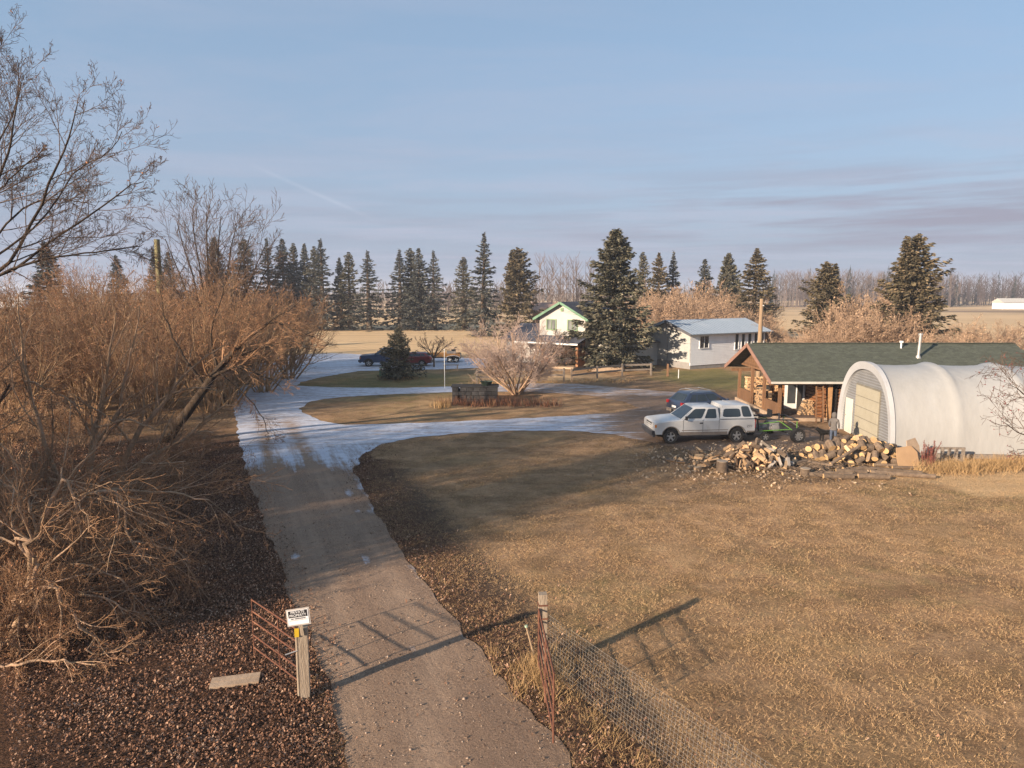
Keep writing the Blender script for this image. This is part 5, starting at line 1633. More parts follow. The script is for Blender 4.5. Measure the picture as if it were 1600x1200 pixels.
# ---- poles and wires
p = at(1187, 535, 53.0)
UP = thing('utility_pole', 'brown wooden utility pole rising behind the cabin gable', 'pole', (p.x, 53, 0))
pt = at(1190, 467, 53.0)
mb = MB(); mb.tube([(0, 0, 0), (pt.x - p.x + .02, 0, pt.z)], [.20, .14], 12); mb.build('post', M_POLE, UP, True)
mb = MB(); mb.tube([(.08, -.12, pt.z - .5), (.08, -.22, pt.z - .5)], .04, 8); mb.build('insulator', M_TRIMW, UP)
p = at(247, 470, 61.0); pt = at(245, 374, 61.0)
LP = thing('utility_pole', 'lichen-covered pole standing among the willow shrubs', 'pole', (p.x + .15, 61, 0))
mb = MB(); mb.tube([(0, 0, 0), (pt.x - p.x - .15, 0, pt.z)], [.30, .23], 12); mb.build('post', M_POLE_L, LP, True)
wtop = at(1190, 470, 53.0)


def cable(name, a, b, sag, r, label, n=24):
    a = Vector(a); b = Vector(b); mb = MB()
    mb.tube([a.lerp(b, i / n) - Vector((0, 0, sag * 4 * (i / n) * (1 - i / n))) for i in range(n + 1)], r, 4)
    o = mb.build(name, pm('black_cable', (.03, .03, .03), None, 2, .7), None)
    return tag(o, label, 'cable')


cable('power_cable', wtop, C + v * 3.2 + Vector((0, 0, 4.1)), .35, .012, 'thin power cable from the pole to the white house gable')
cable('power_cable', wtop, Vector((4.4, 70.0, 5.9)), 1.2, .012, 'long power cable from the pole to the cream house')
# ------------------------------------------------------------------ vehicles
M_RUB = pm('tyre_rubber', (.020, .020, .021), (.05, .045, .04), 4, .85, spec=.2)
M_RIM = pm('alloy_rim', (.48, .48, .47), (.38, .37, .36), 3, .4, metal=.6)
M_CHROME = pm('dark_bumper', (.10, .10, .105), (.06, .06, .065), 2, .35, metal=.5)
M_PLAST = pm('black_trim_plastic', (.022, .022, .024), (.035, .034, .034), 3, .6)
M_CARGL = pm('car_glass', (.02, .028, .033), (.035, .045, .05), .8, .06, spec=.7)
M_AMBER = pm('amber_lens', (.75, .25, .04), (.65, .2, .03), 4, .25)
M_HEAD = pm('headlamp_lens', (.62, .62, .58), (.5, .5, .48), 4, .15)
M_RED = pm('red_lens', (.42, .02, .02), (.32, .015, .02), 4, .25)
M_WPAINT = pm('white_truck_paint', (.56, .555, .54), (.51, .50, .485), 1.2, .35, c=(0.353, 0.302, 0.252), cs=1.6, clo=.62, chi=.9, spec=.5, coat=.3)
M_TOPPER = pm('white_topper_paint', (.58, .58, .57), (.53, .53, .52), 1.4, .35, spec=.5, coat=.3)
M_BPAINT = pm('dark_blue_paint', (.022, .042, .10), (.03, .052, .115), 1.5, .28, spec=.5, coat=.6)
M_SPAINT = pm('slate_blue_paint', (.024, .038, .075), (.034, .048, .085), 1.5, .3, c=(.09, .085, .08), cs=1.2, clo=.6, chi=.9, spec=.5, coat=.5)
M_RPAINT = pm('maroon_paint', (.16, .018, .02), (.12, .015, .016), 1.5, .3, spec=.5, coat=.5)
M_MUD = pm('road_grime', (.24, .20, .165), (.16, .13, .11), 2.5, .9)


def profile_body(prof, hw, inset=.05, drop=.05, zmid=.8):
    """side outline swept across the width, outer edges eased"""
    mb = MB(); k = len(prof)
    cxm = sum(p[0] for p in prof) / k
    lay = []
    for y, ins in ((-hw, 1), (-hw + inset, 0), (hw - inset, 0), (hw, 1)):
        L = []
        for x, z, e in prof:
            if ins and e:
                L.append((x - math.copysign(drop * .6, x - cxm) * (1 if abs(x - cxm) > 2.0 else 0), y, z - (drop if z > zmid else -drop * .2)))
            else:
                L.append((x, y, z))
        lay.append(L)
    vs = [p for L in lay for p in L]
    fs = [tuple(range(k)), tuple(reversed(range(3 * k, 4 * k)))]
    for a in range(3):
        for i in range(k):
            j = (i + 1) % k
            fs.append((a * k + i, a * k + j, (a + 1) * k + j, (a + 1) * k + i))
    mb.add(vs, fs)
    return mb


def arc(cx, cz, r, a0, a1, n):
    return [(cx + r * math.cos(R(a0 + (a1 - a0) * i / n)), cz + r * math.sin(R(a0 + (a1 - a0) * i / n)), 0) for i in range(n + 1)]


def loft_house(x0, x1, z0, hw0, xr0, xr1, z1, hw1):
    """greenhouse: corners [front-left.. ] base then roof"""
    b = [Vector((x0, -hw0, z0)), Vector((x1, -hw0, z0)), Vector((x1, hw0, z0)), Vector((x0, hw0, z0))]
    t = [Vector((xr0, -hw1, z1)), Vector((xr1, -hw1, z1)), Vector((xr1, hw1, z1)), Vector((xr0, hw1, z1))]
    return b, t


def house_mesh(b, t, crown=.04):
    mb = MB()
    c = sum(t, Vector()) / 4 + Vector((0, 0, crown))
    ti = [p.lerp(c, .16) + Vector((0, 0, crown * .75)) for p in t]
    vs = b + t + ti
    fs = [(3, 2, 1, 0)]
    for i in range(4):
        j = (i + 1) % 4
        fs += [(i, j, 4 + j, 4 + i), (4 + i, 4 + j, 8 + j, 8 + i)]
    fs.append((8, 9, 10, 11))
    mb.add(vs, fs)
    return mb


def panel(mb, q, u0, u1, v0, v1, off=.006, th=.012, skew=0.0, rc=0.0):
    """thin slab on quad q (bl, br, tr, tl); rc rounds its corners"""
    bl, br, tr, tl = q
    P_ = lambda u_, v_: (bl.lerp(br, u_)).lerp(tl.lerp(tr, u_), v_)
    n = (br - bl).cross(tl - bl).normalized()
    pts = [(u0, v0), (u1, v0), (u1 - skew, v1), (u0 + skew, v1)] if not rc else None
    if rc:
        pts = []
        du, dv = rc * (u1 - u0), rc * (v1 - v0)
        for (cu, cv, a0) in ((u0 + du, v0 + dv, 180), (u1 - du, v0 + dv, 270), (u1 - du, v1 - dv, 0), (u0 + du, v1 - dv, 90)):
            for k in range(4):
                a = R(a0 + 30 * k); pts.append((cu + du * math.cos(a), cv + dv * math.sin(a)))
    mb.prism([P_(a, b_) + n * off for a, b_ in pts], -n * (th + off))
    return mb


def wheel(parent, x, y, r, wd, side, rim=M_RIM, spokes=5, tyre=M_RUB):
    w_ = bpy.data.objects.new('wheel', None); COL.objects.link(w_); w_.parent = parent; w_.location = (x, y, r)
    mb = MB()
    mb.lathe([(r * .62, -wd / 2), (r * .93, -wd / 2), (r, -wd * .34), (r, wd * .34), (r * .93, wd / 2), (r * .62, wd / 2)], (0, 0, 0), (0, 1, 0), 28, 0, True)
    mb.build('tyre', tyre, w_, True)
    mb = MB()
    mb.lathe([(r * .64, -wd * .40), (r * .64, wd * .40), (r * .55, wd * .40 * 1), (r * .50, wd * .2), (.001, wd * .2)], (0, 0, 0), (0, side, 0), 24)
    mb.build('rim_well', M_PLAST, w_, True)
    mb = MB()
    mb.lathe([(r * .655, wd * .36), (r * .655, wd * .43), (r * .58, wd * .43), (r * .56, wd * .34)], (0, 0, 0), (0, side, 0), 24)
    mb.lathe([(.001, wd * .44), (r * .16, wd * .42), (r * .18, wd * .2)], (0, 0, 0), (0, side, 0), 12)
    for k in range(spokes):
        a = 2 * math.pi * k / spokes + .3
        d = Vector((math.cos(a), 0, math.sin(a)))
        mb.bar(d * r * .12 + Vector((0, side * wd * .33, 0)), d * r * .60 + Vector((0, side * wd * .36, 0)), r * .22, .03, 0, (0, 1, 0))
    mb.build('rim', rim, w_, True)
    return w_


def text_mesh(body, size, name, mat, parent, M, extr=.0015):
    cu = bpy.data.curves.new(name, 'FONT'); cu.body = body; cu.size = size; cu.align_x = 'CENTER'; cu.align_y = 'CENTER'; cu.extrude = extr
    to = bpy.data.objects.new(name + '_src', cu); COL.objects.link(to)
    bpy.context.view_layer.update()
    me = bpy.data.meshes.new_from_object(to.evaluated_get(bpy.context.evaluated_depsgraph_get()))
    bpy.data.objects.remove(to, do_unlink=True)
    me.name = name
    me.transform(M)
    me.materials.clear(); me.materials.append(mat)
    o = bpy.data.objects.new(name, me); COL.objects.link(o); o.parent = parent
    return o


def basis(x, y, z, o):
    M = Matrix((Vector(x).normalized(), Vector(y).normalized(), Vector(z).normalized())).transposed().to_4x4()
    M.translation = Vector(o)
    return M


def pickup(name, label, loc, rz, paint, topper=None, crew=False, moulding=True, scale=1.0, decal=None):
    T = thing(name, label, 'pickup truck', loc, rz)
    T.scale = (scale,) * 3
    fx, rx, wr = 1.83, -1.76, .38
    prof = [(2.66, .50, 1), (2.73, .62, 1), (2.74, .95, 1), (2.70, 1.07, 1), (2.58, 1.125, 1), (1.9, 1.19, 1), (1.36, 1.23, 1), (.3, 1.23, 1), (-.78, 1.23, 1), (-2.70, 1.23, 1), (-2.75, 1.18, 1), (-2.75, .62, 1), (-2.68, .55, 1)]
    prof += arc(rx, .42, .47, 160, 20, 9)[0:0] + list(reversed(arc(rx, .40, .48, 18, 162, 9)))
    prof += [(rx + .52, .45, 1), (fx - .52, .45, 1)] + list(reversed(arc(fx, .40, .48, 14, 166, 9))) + [(fx + .52, .50, 1)]
    hw = .96
    body = profile_body(prof, hw).build('body', paint, T, True)
    b, t = loft_house(1.30, -.80, 1.225, .90, .52, -.74, 1.80, .71)
    cab = house_mesh(b, t).build('cab', paint, T, True)
    sides = {1: (b[2], b[3], t[3], t[2]), -1: (b[0], b[1], t[1], t[0])}
    ws = (b[3], b[0], t[0], t[3])
    mb = MB(); panel(mb, ws, .06, .94, .04, .93); mb.build('windshield', M_CARGL, cab)
    for s in (1, -1):
        q = sides[s] if s == -1 else (b[2], b[3], t[3], t[2])
        mbw = MB()
        if s == -1:      # bl = front, br = rear
            panel(mbw, q, .07, .52, .10, .90, rc=.12)
        else:
            panel(mbw, q, .48, .93, .10, .90, rc=.12)
        mbw.build('door_window', M_CARGL, cab)
        mbw = MB(); panel(mbw, q, *((.60, .92) if s == -1 else (.08, .40)), .10, .88, rc=.12); mbw.build('rear_window' if not crew else 'door_window', M_CARGL, cab)
        if not topper:
            pass
    mb = MB(); panel(mb, (b[1], b[2], t[2], t[1]), .12, .88, .2, .85); mb.build('back_window', M_CARGL, cab)
    for s in (-1, 1):
        y = s * (hw + .003)
        d = MB()
        for x in (1.18, .12, -.76):
            d.box((x, y, .86), (.014, .01, .74))
        d.box((.2, y, .50), (1.95, .01, .014))
        d.build('door_seam', M_PLAST, body, kind='stuff')
        h = MB()
        h.box((.22, s * (hw + .015), 1.06), (.16, .035, .055)); h.build('door_handle', M_PLAST, body)
        if crew:
            h = MB(); h.box((-.62, s * (hw + .015), 1.06), (.16, .035, .055)); h.build('door_handle', M_PLAST, body)
        if moulding:
            m_ = MB(); m_.box((.05, s * (hw + .004), .535), (2.55, .012, .17)); m_.box((-2.50, s * (hw + .004), .60), (.42, .012, .06)); m_.build('lower_moulding', M_MUD, body, kind='stuff')
            m_ = MB(); m_.box((.0, s * (hw + .006), .70), (2.5, .014, .035)); m_.build('side_strip', M_MUD, body)
        # flared arch lips
        for ax in (fx, rx):
            a_ = MB()
            pts = [(ax + .50 * math.cos(R(w)), s * (hw - .005), .40 + .50 * math.sin(R(w))) for w in range(10, 171, 16)]
            a_.tube(pts, .022, 6); a_.build('arch_lip', paint if not moulding else M_MUD, body, True)
        mi = MB(); mi.bar((1.10, s * (hw - .02), 1.26), (1.10, s * (hw + .16), 1.29), .05, .05); mi.box((1.08, s * (hw + .17), 1.34), (.09, .15, .19)); mi.build('mirror', M_PLAST, cab)
        hl = MB(); hl.box((2.705, s * .66, .92), (.05, .34, .13)); hl.build('headlight', M_HEAD, body)
        hl = MB(); hl.box((2.66, s * .90, .93), (.10, .13, .15)); hl.box((2.69, s * .70, .81), (.06, .40, .06)); hl.build('turn_signal', M_AMBER, body, kind='stuff')
        tl_ = MB(); tl_.box((-2.735, s * .885, .98), (.05, .14, .42)); tl_.build('tail_light', M_RED, body)
    g = MB(); g.box((2.715, 0, .90), (.04, .92, .25)); g.build('grille', M_PLAST, body)
    g = MB(); g.box((2.735, 0, .90), (.02, .9, .03)); g.build('grille_bar', M_CHROME, body)
    g = MB(); g.box((2.78, 0, .60), (.16, 1.9, .20)); g.box((2.70, 0, .43), (.12, 1.7, .12)); g.build('front_bumper', M_CHROME, T)
    g = MB(); g.box((-2.82, 0, .60), (.15, 1.86, .18)); g.build('rear_bumper', M_CHROME, T)
    g = MB(); g.box((0, 0, .46), (4.9, 1.0, .16)); g.box((fx, 0, .38), (.12, 1.55, .12)); g.box((rx, 0, .38), (.16, 1.55, .16))
    for ax in (fx, rx):
        g.box((ax, 0, .72), (1.02, 1.7, .4))
    g.build('chassis', M_PLAST, T)
    for ax in (fx, rx):
        for s in (-1, 1):
            wheel(T, ax, s * (hw - .13), wr, .25, s)
    if topper:
        b2, t2 = loft_house(-.83, -2.72, 1.24, .915, -1.0, -2.46, 1.90, .74)
        top = house_mesh(b2, t2, .035).build('topper', topper, T, True)
        for s in (-1, 1):
            q = (b2[0], b2[1], t2[1], t2[0]) if s == -1 else (b2[2], b2[3], t2[3], t2[2])
            for (u0, u1) in ((.06, .61), (.67, .94)):
                if s == 1: u0, u1 = 1 - u1, 1 - u0
                m_ = MB(); panel(m_, q, u0, u1, .14, .76 if u1 - u0 > .4 else .92, rc=.18); m_.build('topper_window', M_CARGL, top)
            r_ = MB(); r_.box((-1.77, s * .925, 1.237), (1.9, .03, .03)); r_.build('rail_seal', M_PLAST, top)
        m_ = MB(); panel(m_, (b2[1], b2[2], t2[2], t2[1]), .1, .9, .15, .85, rc=.1); m_.build('topper_hatch', M_CARGL, top)
        r_ = MB(); r_.box((-1.55, 0, 1.955), (.03, 1.2, .012)); r_.build('roof_rib', topper, top)
    else:
        bd = MB(); bd.box((-1.77, 0, 1.235), (1.82, 1.62, .03)); bd.build('bed_cover', M_PLAST, T)
    if decal:
        text_mesh(decal, .17, 'decal', M_PLAST, body, basis((-1, 0, 0), (0, 0, 1), (0, 1, 0), (-2.42, hw + .004, .86)))
        text_mesh(decal, .17, 'decal', M_PLAST, body, basis((1, 0, 0), (0, 0, 1), (0, -1, 0), (-2.42, -hw - .004, .86)))
    return T


fw, rw = gp(1046, 694), gp(1152, 692)
mid = (fw + rw) / 2
ang = math.atan2((fw - rw).y, (fw - rw).x)
side = Vector((-(fw - rw).y, (fw - rw).x, 0)).normalized()
if side.y < 0: side = -side
white_truck = pickup('pickup_truck', 'white extended-cab pickup with matching topper parked before the woodpile', mid + side * .83 + Vector((0, 0, .014)), ang, M_WPAINT, M_TOPPER, decal='Z71')
white_truck.scale = (.945, 1, 1)
fw = gp(575, 573)
pickup('pickup_truck', 'dark blue pickup parked half behind the small spruce', fw + Vector((1.85, .85, .014)), R(186), M_BPAINT, None, True, False)


def hatchback(name, label, loc, rz, paint, length=4.45, height=1.58, rails=True, cat='car'):
    T = thing(name, label, cat, loc, rz)
    k = length / 4.45
    fx, rx, wr = 1.36 * k, -1.27 * k, .335
    prof = [(2.05, .30, 1), (2.20, .45, 1), (2.22, .68, 1), (2.05, .84, 1), (1.5, .95, 1), (1.0, 1.02, 1), (0, 1.02, 1), (-1.3, 1.06, 1), (-2.05, 1.08, 1), (-2.19, .92, 1), (-2.22, .60, 1), (-2.14, .36, 1)]
    prof = [(x * k, z, e) for x, z, e in prof]
    prof += list(reversed(arc(rx, .34, .39, 8, 172, 9))) + [(rx + .42, .26, 1), (fx - .42, .26, 1)] + list(reversed(arc(fx, .34, .39, 8, 172, 9)))
    hw = .885
    body = profile_body(prof, hw, .07, .06).build('body', paint, T, True)
    b, t = loft_house(1.08 * k, -2.10 * k, 1.01, .83, .18 * k, -1.55 * k, height - .05, .62)
    cab = house_mesh(b, t, .05).build('roof_shell', paint, T, True)
    m_ = MB(); panel(m_, (b[3], b[0], t[0], t[3]), .06, .94, .05, .93); m_.build('windshield', M_CARGL, cab)
    m_ = MB(); panel(m_, (b[1], b[2], t[2], t[1]), .08, .92, .12, .86, rc=.15); m_.build('hatch_glass', M_CARGL, cab)
    for s in (-1, 1):
        q = (b[0], b[1], t[1], t[0]) if s == -1 else (b[2], b[3], t[3], t[2])
        for (u0, u1) in ((.12, .42), (.45, .70), (.73, .88)):
            if s == 1: u0, u1 = 1 - u1, 1 - u0
            m_ = MB(); panel(m_, q, u0, u1, .10, .84, rc=.12); m_.build('side_window', M_CARGL, cab)
        tl_ = MB(); tl_.box((-2.09 * k, s * .76, .93), (.24, .24, .18)); tl_.build('tail_light', M_RED, body)
        hl = MB(); hl.box((2.08 * k, s * .66, .72), (.2, .36, .13)); hl.build('headlight', M_HEAD, body)
        m_ = MB(); m_.box((.05, s * (hw + .002), .33), (1.9, .02, .16)); m_.build('sill_trim', M_PLAST, body)
        m_ = MB(); m_.bar((.92 * k, s * .84, 1.04), (.92 * k, s * 1.0, 1.06), .04, .04); m_.box((.9 * k, s * 1.0, 1.09), (.1, .12, .13)); m_.build('mirror', paint, body)
        for x in (.42, -.75):
            m_ = MB(); m_.box((x, s * (hw + .012), .93), (.17, .03, .035)); m_.build('door_handle', paint, body)
        if rails:
            m_ = MB(); m_.tube([(.25, s * .60, height + .01), (.0, s * .60, height + .07), (-1.3, s * .60, height + .07), (-1.5, s * .60, height + .0)], .022, 6); m_.build('roof_rail', M_RIM, T, True)
    m_ = MB(); m_.box((-2.21 * k, 0, .46), (.10, 1.5, .2)); m_.build('rear_bumper_trim', M_MUD, body)
    m_ = MB(); m_.box((-2.235 * k, 0, .70), (.015, .42, .13)); m_.build('number_plate', M_TRIMW, body)
    m_ = MB(); m_.box((2.20 * k, 0, .52), (.06, 1.1, .16)); m_.build('grille', M_PLAST, body)
    if rails:
        for x in (-.1, -1.05):
            m_ = MB(); m_.box((x, 0, height + .10), (.05, 1.25, .03)); m_.build('cross_bar', M_RIM, T)
    g = MB()
    for ax in (fx, rx): g.box((ax, 0, .52), (.8, 1.5, .36))
    g.box((0, 0, .28), (3.2, 1.2, .12)); g.build('chassis', M_PLAST, T)
    for ax in (fx, rx):
        for s in (-1, 1): wheel(T, ax, s * (hw - .11), wr, .21, s)
    return T


rl = gp(1052, 655)
hatchback('parked_car', 'dark slate-blue hatchback with silver roof rails parked behind the white pickup', (rl.x + 2.2, rl.y + 1.15, .014), R(20), M_SPAINT)
rr_ = gp(662, 572.5)
hatchback('parked_car', 'maroon car hidden mostly behind the small spruce', (rr_.x - 1.3, rr_.y + .6, .014), R(176), M_RPAINT, 4.3, 1.4, False)

# ---- tandem trailer
tw = gp(694, 567)
TR = thing('utility_trailer', 'orange-sided tandem-axle utility trailer with white fenders on the far lane', 'trailer', (tw.x + .45, tw.y + .9, .014), R(2))
M_ORANGE = pm('weathered_orange_boards', (.46, .23, .07), (.34, .17, .06), 3, .8)
mb = MB(); mb.box((-.6, 0, .62), (3.6, 1.5, .10)); mb.build('deck', M_GREYW, TR)
for s in (-1, 1):
    mb = MB(); mb.box((-.6, s * .78, .80), (3.6, .05, .34)); mb.build('side_board', M_ORANGE, TR)
    mb = MB()
    pts = [(.45 + .78 * math.cos(R(a)), s * .96, .32 + .45 * math.sin(R(a)) ** .6 if 0 < a < 180 else .36) for a in range(0, 181, 15)]
    for i in range(len(pts) - 1): mb.bar(pts[i], pts[i + 1], .28, .025)
    mb.build('fender', M_TRIMW, TR)
    for x in (.10, .80): wheel(TR, x, s * .95, .30, .2, s, M_TRIMW, 4)
mb = MB(); mb.box((-.6, 0, .5), (3.6, .9, .1)); mb.bar((-2.3, .5, .5), (-3.6, 0, .5), .08, .1); mb.bar((-2.3, -.5, .5), (-3.6, 0, .5), .08, .1); mb.box((.45, 0, .32), (.9, 1.9, .06)); mb.build('frame', M_PLAST, TR)
mb = MB(); mb.box((1.25, 0, .66), (.08, 1.7, .5)); mb.build('tail_board', M_GREYW, TR)
ld_ = thing('tool_box', 'dark machine and grey box loaded on the trailer', 'machine', (tw.x + .6, tw.y + .9, .69), R(5))
mb = MB(); mb.box((.1, 0, .25), (1.1, .8, .5), taper=.85); mb.build('box', M_CONC, ld_)
mb = MB(); mb.tube([(.3, 0, .5), (.45, 0, .85), (.7, .1, .9)], .05, 6); mb.box((.35, 0, .58), (.5, .4, .2)); mb.build('handle', M_PLAST, ld_)

# ---- buggy chassis behind the pickup
nw, fw2 = gp(1248, 697), gp(1204, 678)
BG = thing('buggy_chassis', 'bare buggy frame with lime green tubes and two large wheels behind the pickup', 'buggy', (14.05, 35.35, .014), R(5))
M_LIME = pm('lime_green_tubes', (.17, .36, .06), (.12, .28, .05), 3, .45)
wheel(BG, .25, -1.15, .37, .27, -1, M_RIM, 8); wheel(BG, -.15, 1.15, .37, .27, 1, M_RIM, 8)
mb = MB(); mb.tube([(.25, -1.05, .37), (0.05, 0, .37), (-.15, 1.05, .37)], .05, 8); mb.build('axle', M_PLAST, BG, True)
G_ = [[(.15, -.95, .55), (-.45, -.7, 1.0), (-.6, -.65, 1.02)], [(-.05, .95, .55), (-.6, .7, .98)], [(.42, -.7, 1.05), (.40, -.75, .45)], [(.42, .7, 1.05), (.38, .7, .45)], [(-.6, -.65, 1.0), (-1.55, -.5, .85)],
      [(-.6, .7, .98), (-1.55, .5, .85)], [(.15, -.7, .6), (-1.5, -.5, .5)]]
for a in G_:
    mb = MB(); mb.tube(a, .024, 6); mb.build('green_tube', M_LIME, BG, True)
B_ = [[(.45, -.75, 1.08), (-1.6, -.55, 1.12)], [(.45, .75, 1.08), (-1.6, .55, 1.12)], [(.45, -.75, 1.08), (.45, .75, 1.08)], [(-1.6, -.55, 1.12), (-1.6, .55, 1.12)], [(-1.6, 0, .5), (-2.35, .1, .45)], [(-1.5, -.5, .5), (-1.6, -.55, 1.12)], [(-1.5, .5, .5), (-1.6, .55, 1.12)],
      [(-.5, -.6, 1.1), (-.2, 0, 1.3), (-.5, .6, 1.1)]]
for a in B_:
    mb = MB(); mb.tube(a, .04, 6); mb.build('black_tube', M_PLAST, BG, True)
mb = MB(); mb.box((-.55, 0, .72), (.6, .5, .42), taper=.8); mb.box((-.9, .1, .62), (.4, .4, .3)); mb.lathe([(.001, .0), (.2, 0), (.2, .12), (.001, .14)], (-.55, -.28, .62), (0, -1, 0), 14); mb.build('engine', M_PIPE, BG)
mb = MB(); mb.box((-1.2, 0, .58), (.5, .7, .05)); mb.build('floor_plate', M_MUD, BG)
mb = MB(); mb.slab((.25, -.55, .95), (.25, .55, .95), (.62, .55, .72), (.62, -.55, .72), .03); mb.build('rear_plate', M_PIPE, BG)
wheel(BG, -1.35, .82, .27, .18, 1, M_RIM, 5); wheel(BG, -1.25, -.72, .24, .16, -1, M_RIM, 5)
mb = MB(); mb.box((-1.0, 0, 1.2), (.5, .45, .08)); mb.box((-.72, 0, 1.35), (.07, .45, .35)); mb.build('seat', M_PLAST, BG)

# ------------------------------------------------------------------ firewood
M_SPLIT = pm('split_wood_face', (.62, .42, .24), (.48, .30, .16), 5, .85, 0, stretch=(1, 4, 4), rnd_amt=.45, c=(.50, .36, .24), cs=2)
M_SPLITG = pm('greyed_split_wood', (.38, .33, .28), (.29, .25, .21), 5, .9, 0, stretch=(1, 4, 4), rnd_amt=.4)
M_WBARK = pm('firewood_bark', (.20, .145, .10), (.11, .078, .055), 7, .95, .4, 20, rnd_amt=.4)
M_CUT = pm('sawn_log_end', (.62, .41, .20), (.50, .32, .16), 7, .85, rnd_amt=.35)
pr_ = random.Random(77)


def log_variant(kind, L, r, seed):
    q = random.Random(seed); mb = MB()
    if kind == 'split':
        a0 = q.uniform(0, 6); sp = q.uniform(1.0, 2.2); n = 4
        sec = [(0, 0)] + [(r * math.cos(a0 + sp * i / n), r * math.sin(a0 + sp * i / n)) for i in range(n + 1)]
        cy = sum(s[0] for s in sec) / len(sec); cz = sum(s[1] for s in sec) / len(sec)
        sec = [(s[0] - cy, s[1] - cz) for s in sec]
        k = len(sec); sk = q.uniform(-.02, .02)
        vs = [(-L / 2 + q.uniform(-.015, .015), s[0], s[1]) for s in sec] + [(L / 2 + q.uniform(-.015, .015), s[0] * .96 + sk, s[1] * .96) for s in sec]
        mb.add(vs, [tuple(reversed(range(k))), tuple(range(k, 2 * k))], 0)
        for i in range(k):
            j = (i + 1) % k
            mb.add([vs[i], vs[j], vs[k + j], vs[k + i]], [(0, 1, 2, 3)], 1 if 1 <= i <= n else 0)
    else:
        n = 10
        for s, x in ((-1, -L / 2), (1, L / 2)): pass
        ring = lambda x, kk: [(x, r * kk * (1 + .06 * math.sin(3 * i + seed)) * math.cos(2 * math.pi * i / n), r * kk * math.sin(2 * math.pi * i / n)) for i in range(n)]
        A_, B2_ = ring(-L / 2, 1.0), ring(L / 2, .94)
        for i in range(n):
            j = (i + 1) % n
            mb.add([A_[i], A_[j], B2_[j], B2_[i]], [(0, 1, 2, 3)], 1)
        mb.add(A_, [tuple(reversed(range(n)))], 0); mb.add(B2_, [tuple(range(n))], 0)
    return mb


def make_variants(name, specs, mats):
    out = []
    for i, (kind, L, r) in enumerate(specs):
        o = log_variant(kind, L, r, i * 7 + 3).build(name, mats); out.append([o, False, L, r])
    return out


class Pile:
    def __init__(s, x0, x1, y0, y1, res=.05):
        s.x0, s.y0, s.res = x0, y0, res
        s.h = np.zeros((int((x1 - x0) / res) + 1, int((y1 - y0) / res) + 1)) + .012

    def drop(s, var, x, y, az, label, group, tilt=0.0, roll=0.0, sink=.25):
        o, used, L, r = var
        if used:
            o = o.copy(); COL.objects.link(o)
        var[1] = True
        n = 7
        hs = []
        cells = []
        for k in range(n):
            f = (k / (n - 1) - .5) * L * .95
            cx_, cy_ = x + math.cos(az) * f, y + math.sin(az) * f
            i, j = int((cx_ - s.x0) / s.res), int((cy_ - s.y0) / s.res)
            i = min(max(i, 1), s.h.shape[0] - 2); j = min(max(j, 1), s.h.shape[1] - 2)
            hs.append(s.h[i, j]); cells.append((i, j))
        hs = np.array(hs); f = np.linspace(-.5, .5, n) * L
        sl_ = np.polyfit(f, hs, 1)[0]; sl_ = max(-.7, min(.7, sl_))
        base = np.max(hs - sl_ * f) * (1 - sink) + np.mean(hs) * sink
        z = base + r * .66
        wr_ = max(1, int(r * .8 / s.res))
        for (i, j), ff in zip(cells, f):
            for a in range(-wr_, wr_ + 1):
                for b in range(-wr_, wr_ + 1):
                    if 0 <= i + a < s.h.shape[0] and 0 <= j + b < s.h.shape[1]:
                        s.h[i + a, j + b] = max(s.h[i + a, j + b], base + sl_ * ff + r * 1.15 * (1 - .35 * (abs(a) + abs(b)) / (2 * wr_)))
        o.location = (x, y, z)
        o.rotation_mode = 'QUATERNION'
        d = Vector((math.cos(az), math.sin(az), sl_)).normalized()
        o.rotation_quaternion = d.to_track_quat('X', 'Z') @ Matrix.Rotation(roll, 4, 'X').to_quaternion()
        tag(o, label, 'firewood', group)
        return o


pc = gp(1180, 727)
pl1 = Pile(pc.x - 4, pc.x + 4, pc.y - 3.5, pc.y + 3.5)
vs1 = make_variants('firewood_piece', [('split', .42, .13), ('split', .40, .11), ('split', .45, .15), ('split', .38, .12), ('split', .43, .10), ('split', .36, .14)], [M_SPLIT, M_WBARK])
vs1g = make_variants('firewood_piece', [('split', .42, .12), ('split', .40, .13), ('split', .46, .11)], [M_SPLITG, M_WBARK])
LB1 = 'pale split firewood piece in the tall heap beside the white pickup'
def mound_spot(pile, cx, cy, rx, ry, H, tries=14):
    """lowest spot relative to the wanted mound"""
    best = None
    for _ in range(tries):
        a = pr_.uniform(0, 6.283); q = math.sqrt(pr_.random())
        x, y = cx + rx * q * math.cos(a), cy + ry * q * math.sin(a)
        i, j = int((x - pile.x0) / pile.res), int((y - pile.y0) / pile.res)
        d = H * (1 - q ** 1.25) - pile.h[max(i - 2, 0):i + 3, max(j - 2, 0):j + 3].mean()
        if best is None or d > best[0]:
            best = (d, x, y)
    return best


for i in range(300):
    d, x, y = mound_spot(pl1, pc.x, pc.y, 1.95, 1.2, 1.08)
    if d < .02: break
    grey = (x - pc.x) > .2 and pr_.random() < .4
    vv = pr_.choice(vs1g if grey else vs1)
    pl1.drop(vv, x, y, pr_.uniform(0, 3.14), 'greyed split firewood piece in the tall heap beside the white pickup' if grey else LB1,
             'greyed pieces in the split firewood heap' if grey else 'pale pieces in the split firewood heap', roll=pr_.uniform(0, 6.28))
for i in range(26):
    q = gp(pr_.gauss(1100, 28), pr_.gauss(722, 7))
    if abs(q.x - pc.x) > 3.9: continue
    pl1.drop(pr_.choice(vs1), q.x, q.y, pr_.uniform(0, 3.14), 'pale split firewood piece strewn on bare ground before the heap', 'pieces strewn in front of the heap', roll=pr_.uniform(0, 6.28))
